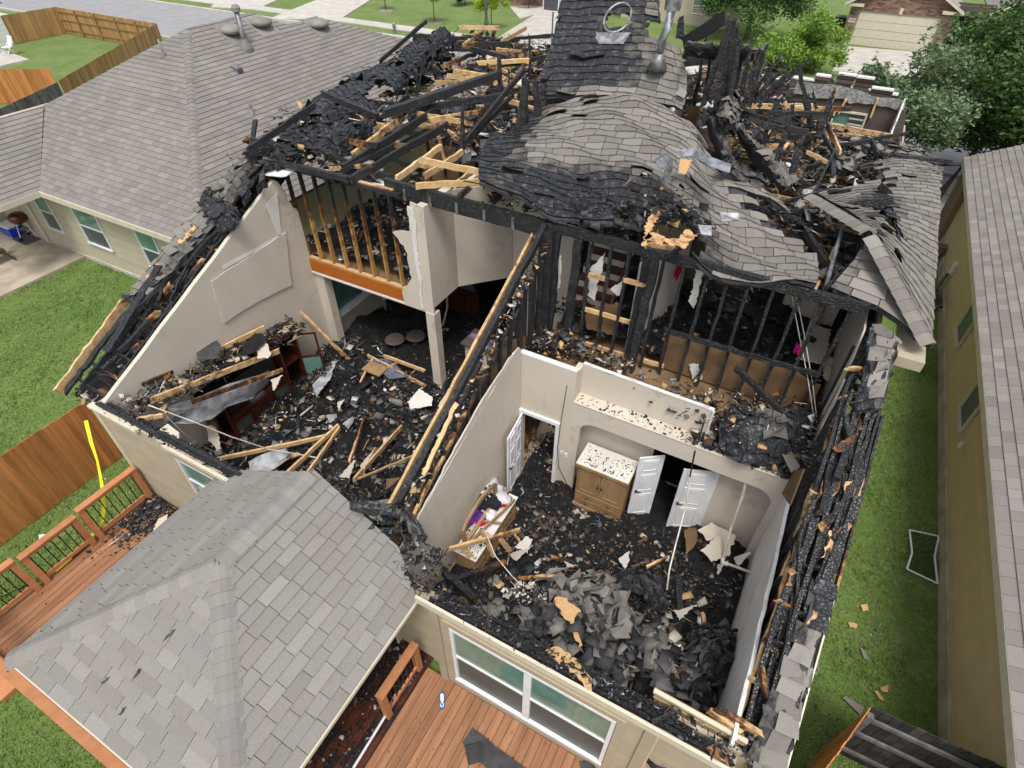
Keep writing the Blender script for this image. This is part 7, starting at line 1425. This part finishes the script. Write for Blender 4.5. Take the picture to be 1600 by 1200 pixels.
# deck
dk = thing('deck', (-6, 1, 0), 'redwood stained deck wrapping behind the burned house', 'deck')
def boards(x0, x1, y0, y1, z, w_=.145, mat=DECK, skip=None, parent=dk):
    x = x0; n = 0
    while x < x1-.01:
        b = min(x+w_-.008, x1); boxo('deck_board', mat, (x, y0, z-.03), (b, y1+random.uniform(-.004, .004), z+random.uniform(-.002, .002)), parent); x += w_
boards(-11.0, -4.45, -.5, 3.18, .20); boards(-3.30, 2.1, -.9, 3.03, .20)
boards(-4.449, -3.31, -.6, 3.24, .185, .14, BURNTDECK)
boxo('deck_skirt', RAIL, (-11.05, -.56, .0), (-6.2, -.51, .19), dk); boxo('deck_skirt', RAIL, (-11.06, -.5, 0), (-11.01, 3.18, .19), dk)
debris('deck_ash', 1500, lambda n, rg: np.stack([rg.normal(-10.55, .3, n), rg.normal(2.85, .28, n), .21+rg.uniform(0, .05, n)], 1)[lambda q: slice(None)], 'char', 'heap of black ash on the deck by the rear house corner', size=(.02, .13), seed=66, flat=True)if False else None
def dclip(f):
    def g(n, rg):
        q = f(n, rg); return q[(q[:, 0] > -10.95) & (q[:, 1] < 3.16) & (q[:, 1] > -.5) & (q[:, 0] < 2)]
    return g
debris('deck_ash', 1700, dclip(lambda n, rg: np.stack([-10.9+abs(rg.normal(0, .55, n)), 3.15-abs(rg.normal(0, .5, n)), .21+rg.uniform(0, .07, n)*rg.random(n)], 1)), 'char', 'heap of black ash on the deck by the rear house corner', size=(.02, .13), seed=66, flat=True, sticks=.15)
debris('deck_ash', 1400, lambda n, rg: np.stack([rg.uniform(-4.4, -3.4, n), 3.2-2.9*rg.power(1.2, n)*rg.random(n), np.full(n, .2)], 1), 'char', 'black ash over the burnt red boards between the roofs', size=(.015, .10), seed=67, flat=True, sticks=.15)
debris('deck_ash', 420, lambda n, rg: np.stack([rg.uniform(-3.2, 1.2, n), rg.uniform(.8, 3.0, n), np.full(n, .204)], 1), 'lawn', 'tiny crumbs dotted over the open deck below the big window', size=(.008, .04), seed=68, flat=True, sticks=.1)
debris('deck_ash', 260, lambda n, rg: np.stack([rg.uniform(-10.8, -8, n), rg.uniform(-.4, 3.1, n), np.full(n, .204)], 1), 'lawn', 'tiny crumbs dotted over the left part of the deck', size=(.008, .05), seed=69, flat=True, sticks=.1)
def railing(a, b, zt, label, n, posts=(0, 1), parent=None, balw=.011):
    a = np.array(a, float); b = np.array(b, float); t = thing('deck_railing', (*((a+b)/2), .2), label, 'railing'); L = np.linalg.norm(b-a); d = (b-a)/L
    one('cap_rail', RAIL, lambda m: m.bar((*a, zt), (*b, zt), .15, .04), t)
    one('bottom_rail', RAIL, lambda m: m.bar((*(a+d*.1), .36), (*(b-d*.1), .36), .04, .09), t); one('top_rail', RAIL, lambda m: m.bar((*(a+d*.1), zt-.07), (*(b-d*.1), zt-.07), .04, .085), t)
    for p in posts: c = a+(b-a)*p; c = c+d*(.06 if p < .5 else -.06 if p > .5 else 0); one('post', RAIL, lambda m: m.box((c[0]-.055, c[1]-.055, .2), (c[0]+.055, c[1]+.055, zt-.025)), t)
    for k in range(n): c = a+d*(L*(k+1)/(n+1)); one('baluster', BLACK, lambda m: m.tube([(*c, .36), (*c, zt-.08)], balw, 6), t)
    return t
railing((-10.92, 3.16), (-10.92, 1.86), 1.2, 'deck railing section touching the rear house corner', 8)
railing((-10.92, 1.80), (-10.92, .70), 1.12, 'middle deck railing section on the left deck edge', 7)
railing((-10.92, .64), (-10.92, -.44), 1.2, 'deck railing section at the far left edge of the photo', 7)
railing((-10.85, -.56), (-5.9, -.56), 1.2, 'long front deck railing under the near edge of the patio roof', 26, (0, .5, 1))
railing((-3.43, 3.0), (-3.43, 2.0), 1.12, 'short deck railing between the patio roof and the big window', 8)
boxo('cap_rail_step', RAIL, (-5.85, -.66, .55), (-4.9, -.46, .62), dk); boxo('stair_tread', RAIL, (-11.0, -.95, .0), (-9.5, -.66, .12), dk)
q = P(1008, 1166, z=1.1); t = thing('rail_post', (q[0], q[1], .2), 'orange deck post standing against the right end of the rear wall', 'post'); boxo('post', RAIL, (q[0]-.07, q[1]-.2, .2), (q[0]+.07, q[1]-.04, 1.05), t); boxo('cap', RAIL, (q[0]-.09, q[1]-.6, 1.051), (q[0]+.09, q[1]+.02, 1.10), t)
for dx in (-.03, .03): one('screw', BLACK, lambda m: m.tube([(q[0]+dx, q[1]-.1, 1.10), (q[0]+dx, q[1]-.1, 1.105)], .01, 6), t)
one('drain_pipe', WHITE, lambda m: m.tube([P(552, 1200, z=.28), P(600, 1122, z=.28), P(618, 1085, z=.30)], .022, 8), label='white pipe lying along the edge of the burnt boards', cat='pipe')
# caution tape
def ribbon(pts, w_, label, mode=(0, 0, 1)):
    A = [P(a, b, z=z) for a, b, z in pts]; wv = np.array(mode, float)*w_
    G = [[p+wv*s_+np.array((.01*math.sin(i*2.2)*s_, .02*math.cos(i*1.3)*s_, 0)) for i, p in enumerate(A)] for s_ in (-.5, .5)]; one('caution_tape', YTAPE, lambda m: m.grid(G, .003, nrm=(.7, -.7, 0)), label=label, cat='tape')
ribbon([(134, 657, 1.75), (142, 690, 1.6), (152, 720, 1.4), (157, 745, 1.3), (161, 768, 1.1), (162, 790, .8), (160, 812, .5), (156, 824, .35)], .09, 'yellow tape hanging from the gate over the railing', (.9, .4, .3))
ribbon([(156, 824, .3), (142, 838, .26), (128, 855, .25), (110, 872, .25), (85, 893, .26)], .10, 'yellow tape lying along the deck edge by the middle railing', (.8, .5, 0))
ribbon([(60, 905, .1), (30, 920, .1), (-20, 942, .1)], .12, 'yellow tape in the grass at the far left edge', (.6, .8, 0))
# things on the deck
c = P(691, 1095, z=.205); e1 = np.array((.55, -.835, 0)); e2 = np.array((.835, .55, 0)); t = thing('flip_flop', c, 'single blue flip flop on the deck below the big window', 'flip flop')
sole = [(-.14, -.035), (-.10, -.048), (.0, -.038), (.08, -.052), (.13, -.035), (.14, .01), (.11, .045), (.04, .05), (-.05, .035), (-.12, .04), (-.145, 0)]
one('sole', CLOTH_B, lambda m: slab2(m, sole, lambda a, b: c+e1*a+e2*b, (0, 0, .018)), t); one('footbed', CLOTH_W, lambda m: slab2(m, [(a*.8, b*.7) for a, b in sole], lambda a, b: c+e1*a+e2*b+np.array((0, 0, .019)), (0, 0, .004)), t)
one('strap', BLACK, lambda m: (m.tube([c+e1*.0-e2*.04+np.array((0, 0, .02)), c+e1*.05-e2*.02+np.array((0, 0, .05)), c+e1*.09+np.array((0, 0, .025))], .007, 6), m.tube([c+e1*.0+e2*.04+np.array((0, 0, .02)), c+e1*.05+e2*.02+np.array((0, 0, .05)), c+e1*.09+np.array((0, 0, .025))], .007, 6)), t)
for q, z_, lb in (([(722, 1160), (738, 1137), (800, 1185), (840, 1215), (800, 1230), (760, 1200)], .24, 'long black roofing felt scrap on the deck'), ([(725, 1165), (752, 1160), (757, 1190), (732, 1196)], .29, 'grey shingle piece on top of the black felt scrap'), ([(905, 1190), (925, 1186), (930, 1200), (910, 1205)], .24, 'dark scrap at the wall foot on the deck')):
    sheetobj(q, z_, FELT if 'black' in lb or 'dark' in lb else SH_WARM, lb, 'shingle_scrap', .012, .008, 'shingle')
for q, lb in (([(1345, 945), (1355, 943), (1357, 953), (1348, 955)], 'tan chip on the grass farthest from the corner fence'), ([(1325, 972), (1340, 975), (1338, 982), (1328, 979)], 'tan chip on the grass below the farthest chip'), ([(1375, 1074), (1388, 1069), (1387, 1082), (1378, 1080)], 'tan chip on the grass above the corner fence'), ([(1316, 1090), (1322, 1087), (1350, 1105), (1345, 1118)], 'grey shingle on the grass beside the orange fence tip'), ([(1366, 1078), (1372, 1080), (1382, 1095), (1374, 1092)], 'dark shingle scrap on the grass beside the tan chip'), ([(1344, 1010), (1352, 1018), (1358, 1032), (1350, 1028)], 'narrow dark shingle scrap in the middle of the right lawn'), ([(1274, 1035), (1279, 1035), (1279, 1046), (1275, 1044)], 'small black scrap in the grass by the rake edge')):
    sheetobj(q, .06, OSB if 'tan' in lb else SH_WARM, lb, 'scrap', .008, .01, 'scrap')
sheetobj([(60, 836), (70, 834), (69, 840), (61, 842)], .06, CLOTH_W, 'white scrap on the grass beyond the deck railing', 'paper_scrap', .004, .004, 'scrap')

# =================================================================== FURNITURE
ac = P(940, 750, z=1.7); t = thing('armoire', (-1.88, 7.74, Z0), 'oak armoire with two doors and a dusty debris covered top in the bedroom niche', 'armoire')
AX0, AX1, AY0, AY1, AZ1 = -2.44, -1.37, 7.46, 8.05, 1.74
for a, b, nm in (((AX0, AY0+.03, .3), (AX1, AY1, 1.66), 'body'), ((AX0-.04, AY0-.05, 1.661), (AX1+.04, AY1+.02, AZ1), 'cornice'), ((AX0-.02, AY0-.02, .30), (AX1+.02, AY0+.029, .40), 'plinth')): boxo(nm, OAK, a, b, t)
boxo('dust_cover', DRYW, (AX0-.03, AY0-.04, AZ1+.001), (AX1+.03, AY1+.01, AZ1+.012), t)
for k in range(2):
    xa = AX0+.03+k*.52; dr = boxo('door', OAK, (xa, AY0, .86), (xa+.50, AY0+.029, 1.62), t)
    for a, b in (((xa+.06, AY0-.012, .92), (xa+.44, AY0-.001, .94)), ((xa+.06, AY0-.012, 1.53), (xa+.44, AY0-.001, 1.55)), ((xa+.06, AY0-.012, .941), (xa+.08, AY0-.001, 1.529)), ((xa+.42, AY0-.012, .941), (xa+.44, AY0-.001, 1.529))): boxo('moulding', OAK, a, b, dr)
    hx = xa+(.47 if k == 0 else .03); one('handle', BLACK, lambda m: m.tube([(hx, AY0-.005, 1.16), (hx, AY0-.04, 1.19), (hx, AY0-.04, 1.27), (hx, AY0-.005, 1.30)], .010, 6), dr)
for k in range(2):
    dr = boxo('drawer', OAK, (AX0+.03, AY0, .42+.21*k), (AX1-.03, AY0+.029, .61+.21*k), t); boxo('moulding', OAK, (AX0+.06, AY0-.010, .585+.21*k), (AX1-.06, AY0-.001, .60+.21*k), dr)
    for hx in (-2.15, -1.65): one('handle', BLACK, lambda m: m.tube([(hx-.04, AY0-.005, .51+.21*k), (hx, AY0-.03, .49+.21*k), (hx+.04, AY0-.005, .51+.21*k)], .008, 6), dr)
debris('armoire_crumbs', 330, lambda n, rg: np.stack([AX0+.02+1.03*rg.random(n), AY0+.02+.5*rg.random(n)**1.5, np.full(n, AZ1+.014)], 1), 'char', 'black crumbs scattered on the pale top of the armoire', size=(.006, .045), flat=True, sticks=.1, seed=71)
# dresser with hutch mirror, clothes
t = thing('dresser', (-3.6, 5.6, Z0), 'oak dresser with an arched mirror frame against the sloping wall', 'dresser')
boxo('body', OAK, (-3.82, 4.85, .30), (-3.38, 6.5, 1.04), t); boxo('top', GYP, (-3.84, 4.82, 1.041), (-3.34, 6.53, 1.07), t)
for i in range(3):
    for j in range(3): dr = boxo('drawer', OAK, (-3.379, 4.90+.54*i, .34+.23*j), (-3.355, 5.38+.54*i, .54+.23*j), t); one('knob', BLACK, lambda m: m.tube([(-3.355, 5.14+.54*i, .44+.23*j), (-3.325, 5.14+.54*i, .44+.23*j)], .014, 8), dr)
yy0, yy1 = 5.0, 6.28
def arch(z0, z1, y): u = (y-yy0)/(yy1-yy0); return z0+(z1-z0)*math.sin(max(0, min(1, u))*math.pi)**.7
one('mirror_frame', OAK, lambda m: m.grid([[(-3.74, y, arch(1.50, 1.72, y)+dz) for y in np.linspace(yy0, yy1, 12)] for dz in (.0, .10)], .05, nrm=(1, 0, 0)), t)
for y in (yy0, yy1-.08): boxo('mirror_post', OAK, (-3.75, y, 1.071), (-3.69, y+.08, 1.50), t)
one('mirror_shelf', OAK, lambda m: m.bar((-3.70, yy0, 1.12), (-3.70, yy1, 1.12), .06, .08), t)
one('fallen_frame', OAK, lambda m: (m.bar((-3.66, 5.1, 1.10), (-3.36, 5.95, 1.30), .04, .05), m.bar((-3.36, 5.95, 1.30), (-3.36, 6.4, 1.12), .04, .05), m.bar((-3.62, 5.6, 1.2), (-3.3, 5.75, 1.16), .04, .04)), t)
def cloth(c, r, mat, label, seed, flat=.5, name='clothes'):
    rg = random.Random(seed); c = np.array(c, float); G = []
    ph = [rg.random()*6 for _ in range(8)]
    for j in range(9):
        th = (j/8)*math.pi*.5; row = []
        for i in range(19):
            a = i/18*2*math.pi; rr = r*math.sin(th+.02)*(1+.28*math.sin(a*3+ph[0])+.16*math.sin(a*7+ph[1])+.1*math.sin(a*13+ph[2]*j)); row.append(c+np.array((rr*math.cos(a), rr*math.sin(a)*1.15, r*flat*math.cos(th)*(1+.3*math.sin(a*5+ph[3]))+.01)))
        G.append(row)
    one(name, mat, lambda m: m.grid(G), label=label, cat='clothes', smooth=True)
Zt = 1.075
for (px, py, zz, r_, mt, lb, sd) in ((748, 770, Zt, .20, CLOTH_W, 'white shirt heaped on the dresser behind the purple one', 1), (738, 788, Zt, .17, CLOTH_P, 'purple garment in the left half of the clothes heap', 2), (760, 781, Zt+.07, .17, CLOTH_K, 'black garment on top of the clothes heap', 3), (765, 776, Zt, .23, CLOTH_W, 'white garment wrapped round the black one', 4), (784, 782, Zt+.03, .09, CLOTH_R, 'red cloth at the right tip of the clothes heap', 5),
 (715, 797, Zt, .08, CLOTH_Q, 'pink cloth at the left end of the clothes heap', 6), (724, 803, Zt, .09, CLOTH_B, 'blue cloth at the near left of the clothes heap', 7), (745, 808, Zt, .11, CLOTH_P, 'second purple garment at the near edge of the clothes heap', 8), (737, 811, Zt, .07, CLOTH_Q, 'pink cloth near the middle front of the clothes heap', 9), (752, 813, Zt, .07, CLOTH_R, 'small red cloth at the near edge of the clothes heap', 10), (766, 806, Zt, .09, CLOTH_W, 'white sock like cloth at the near right of the clothes heap', 11), (772, 812, Zt-.2, .06, CLOTH_B, 'light blue cloth hanging at the right front of the heap', 12)):
    cloth(P(px, py, z=zz), r_*1.65, mt, lb, sd)
debris('dresser_rubble', 500, lambda n, rg: np.stack([rg.uniform(-3.82, -3.36, n), rg.uniform(4.85, 5.5, n), np.full(n, 1.072)], 1), 'white', 'cream plaster crumbs on the near end of the dresser top', size=(.015, .08), flat=True, sticks=.05, seed=72)
# red cabinet wall unit
t = thing('entertainment_center', (-10.6, 6.3, Z0), 'dark red wooden wall unit along the left wall buried in fallen boards', 'cabinet')
X0, X1 = -10.86, -10.42
boxo('base', REDWOOD, (X0, 4.9, .3), (X1, 7.7, .44), t); boxo('shelf', REDWOOD, (X0, 5.25, .86), (X1-.01, 7.1, .92), t); boxo('back', DARK, (X0, 4.95, .441), (X0+.03, 7.7, 1.9), t)
for y, z in ((4.92, 1.35), (5.22, 1.35), (5.85, .86), (6.48, .86), (7.1, 2.0), (7.66, 2.0)): boxo('divider', REDWOOD, (X0+.031, y, .441), (X1, y+.05, z), t)
boxo('shelf', REDWOOD, (X0+.031, 7.151, 1.2), (X1-.02, 7.659, 1.23), t); boxo('crown', REDWOOD, (X0, 7.05, 2.001), (X1+.03, 7.76, 2.08), t); boxo('crown', REDWOOD, (X0, 4.88, 1.351), (X1+.02, 5.3, 1.40), t); boxo('drawer', REDWOOD, (X1-.02, 5.9, .62), (X1+.005, 6.47, .85), t)
for y0 in (5.27, 5.90, 6.53):
    fr = one('door', REDWOOD, lambda m: (m.box((X1-.005, y0, .45), (X1+.015, y0+.06, .84 if y0 != 5.9 else .61)), m.box((X1-.005, y0+.5, .45), (X1+.015, y0+.56, .84 if y0 != 5.9 else .61)), m.box((X1-.004, y0+.061, .45), (X1+.014, y0+.499, .5)), m.box((X1-.004, y0+.061, .79 if y0 != 5.9 else .57), (X1+.014, y0+.499, .84 if y0 != 5.9 else .61))), t)
    boxo('glass', GLASSD, (X1-.003, y0+.061, .501), (X1+.002, y0+.499, .789 if y0 != 5.9 else .569), fr)
a = np.array((X1, 7.66, 0)); dirv = np.array((.55, .45, 0)); fr = one('open_door', REDWOOD, lambda m: [m.bar(a+dirv*t0+np.array((0, 0, z0)), a+dirv*t1+np.array((0, 0, z1)), .03, .05) for t0, z0, t1, z1 in ((.02, .45, .02, 1.95), (.72, .45, .72, 1.95), (.05, .47, .7, .47), (.05, 1.93, .7, 1.93), (.05, 1.2, .7, 1.2))], t)
one('glass', GLASSG, lambda m: m.prism([a+dirv*.05+np.array((0, 0, .5)), a+dirv*.69+np.array((0, 0, .5)), a+dirv*.69+np.array((0, 0, 1.17)), a+dirv*.05+np.array((0, 0, 1.17))], (.004, -.004, 0)), fr)
t = thing('television', (-10.65, 6.2, .92), 'black flat television standing in the red wall unit', 'television'); boxo('screen', BLACK, (-10.62, 5.4, .98), (-10.57, 6.95, 1.75), t); boxo('stand', DGREY, (-10.75, 5.95, .921), (-10.45, 6.4, .979), t)
boxo('wall_outlet', WHITE, (-10.899, 4.45, .62), (-10.885, 4.53, .74), label='white wall outlet low on the left living room wall', cat='outlet')
debris('cabinet_rubble', 1300, lambda n, rg: (lambda y: np.stack([rg.uniform(-10.85, -10.2, n), y, 2.72-.17*(y-3.8)+rg.normal(0, .09, n)], 1))(rg.uniform(3.6, 8.0, n)), 'mixed', 'burnt roof rubble resting on the boards over the red cabinet', size=(.03, .26), sticks=.3, seed=73)
# window room beyond
vwall(-11.02, 9.45, -11.02, 13.4, Z0, 1.02, mat=DRY, th=.1); vwall(-11.02, 9.45, -11.02, 13.4, 2.5, 2.8, mat=DRY, th=.1); boxo('window_sill', WHITE, (-11.1, 9.5, 1.021), (-10.85, 12.6, 1.06), bh)
window(bh, (-11.05, 12.5), (-11.05, 9.5), 1.06, 2.5, (1, 0), frame=WHITE, up=GLASSG, lo=GLASSG, mull=1, split=False, fw=.08)
c = np.array((-10.9, 9.6, 1.06)); one('vase', MAROON, lambda m: m.lathe(c, [(.04, 0), (.055, .1), (.045, .35), (.02, .45), (.018, .62)], 12), label='slim brown bottle vase on the white window sill', cat='vase')
t = thing('kitchen_cabinet', (-8.2, 12.6, Z0), 'dark brown kitchen cabinet in the black opening behind the column', 'cabinet'); boxo('body', REDWOOD, (-8.9, 12.3, .3), (-7.6, 13.0, 1.3), t); boxo('door', REDWOOD, (-8.85, 12.27, .4), (-8.27, 12.299, 1.25), t); boxo('door', REDWOOD, (-8.23, 12.27, .4), (-7.65, 12.299, 1.25), t)
t = thing('folded_linens', (-8.2, 12.6, 1.3), 'stack of folded grey blue linens on the dark kitchen cabinet', 'linens')
for k in range(5): boxo('folded_cloth', simple('slate_linen', (.16, .17, .22), (.10, .11, .15), 5) if k == 0 else MATS['slate_linen'], (-8.5+.01*k, 12.35, 1.301+.06*k), (-7.9-.02*k, 12.85-.01*k, 1.355+.06*k), t)
t = thing('kitchen_counter', (-6.9, 10.8, Z0), 'half height tan kitchen counter with a dark top right of the column', 'counter'); boxo('body', DRY, (-7.0, 10.3, .3), (-6.2, 10.9, 1.12), t); boxo('top', DARKWALL, (-7.08, 10.22, 1.121), (-6.1, 10.98, 1.17), t)
boxo('tray', simple('lilac_plastic', (.20, .18, .30), (.12, .11, .18), 5), (-7.0, 10.5, 1.171), (-6.3, 10.7, 1.23), label='lilac grey tray on the tan kitchen counter', cat='tray')
for i, (px, py, lb) in enumerate(((617, 530, 'round brown stool seat half buried nearer the window room'), (650, 525, 'round brown stool seat half buried next to the column'))):
    c = P(px, py, z=.72); t = thing('stool', c*np.array((1, 1, 0))+np.array((0, 0, .3)), lb, 'stool'); one('seat', DARKWALL, lambda m: m.lathe(c, [(.05, -.05), (.26, -.04), (.29, 0), (.24, .05), (.05, .06)], 18), t)
    for k in range(4): an = k*math.pi/2+.4; one('leg', REDWOOD, lambda m: m.tube([c+np.array((math.cos(an)*.16, math.sin(an)*.16, -.04)), c+np.array((math.cos(an)*.22, math.sin(an)*.22, -.42))], .02, 6), t)
c = np.array((-9.0, 11.6, .35)); t = thing('flower_vase', c, 'dried brown flower arrangement in the dark room under the loft', 'flowers'); rg = np.random.default_rng(9); one('vase', DARKWALL, lambda m: m.lathe(c, [(.1, 0), (.14, .2), (.08, .45)], 12), t); leaves('dried_flowers', leafball(0, 300, rg, c+np.array((0, 0, .85)), (.4, .35, .4), .1), .06, simple('dried_petal', (.22, .07, .03), (.12, .04, .02), 8), t, rg)
one('steel_pole', METAL, lambda m: m.tube([P(603, 482, z=1.3), P(600, 465, z=2.6)], .05, 10), label='grey metal tube hanging in the dark below the loft', cat='tube')
one('hose', PVC, lambda m: m.tube([P(698, 460, z=2.6), P(699, 480, z=1.8), P(693, 505, z=1.0), P(688, 512, z=.7)], .03, 8), label='pale curved hose in the opening right of the column', cat='hose')
boxo('picture_frame', OAK, (-9.2, 8.5, .62), (-8.6, 8.9, .66), label='framed picture lying face up in the living room rubble', cat='picture')
sheetobj([(572, 563), (605, 560), (640, 588), (610, 592)], .62, simple('slate_blue_panel', (.13, .15, .19), (.06, .07, .09), 4), 'slate blue panel under the fallen frame beside the column', 'panel', .02, .012, 'panel')
sheetobj([(1068, 415), (1060, 408), (1052, 432), (1058, 440)], 4.6, CLOTH_R, 'small red item hanging in the upstairs closet', 'cloth', .01, .01, 'cloth')

debris('charred_rubble', 900, lambda n, rg: (lambda y: np.stack([rg.uniform(-4.35, -4.03, n), y, zS(y)-.16+rg.uniform(0, .12, n)], 1))(rg.uniform(3.7, 8.9, n)), 'mixed', parent=bh, size=(.02, .16), sticks=.5, seed=81)
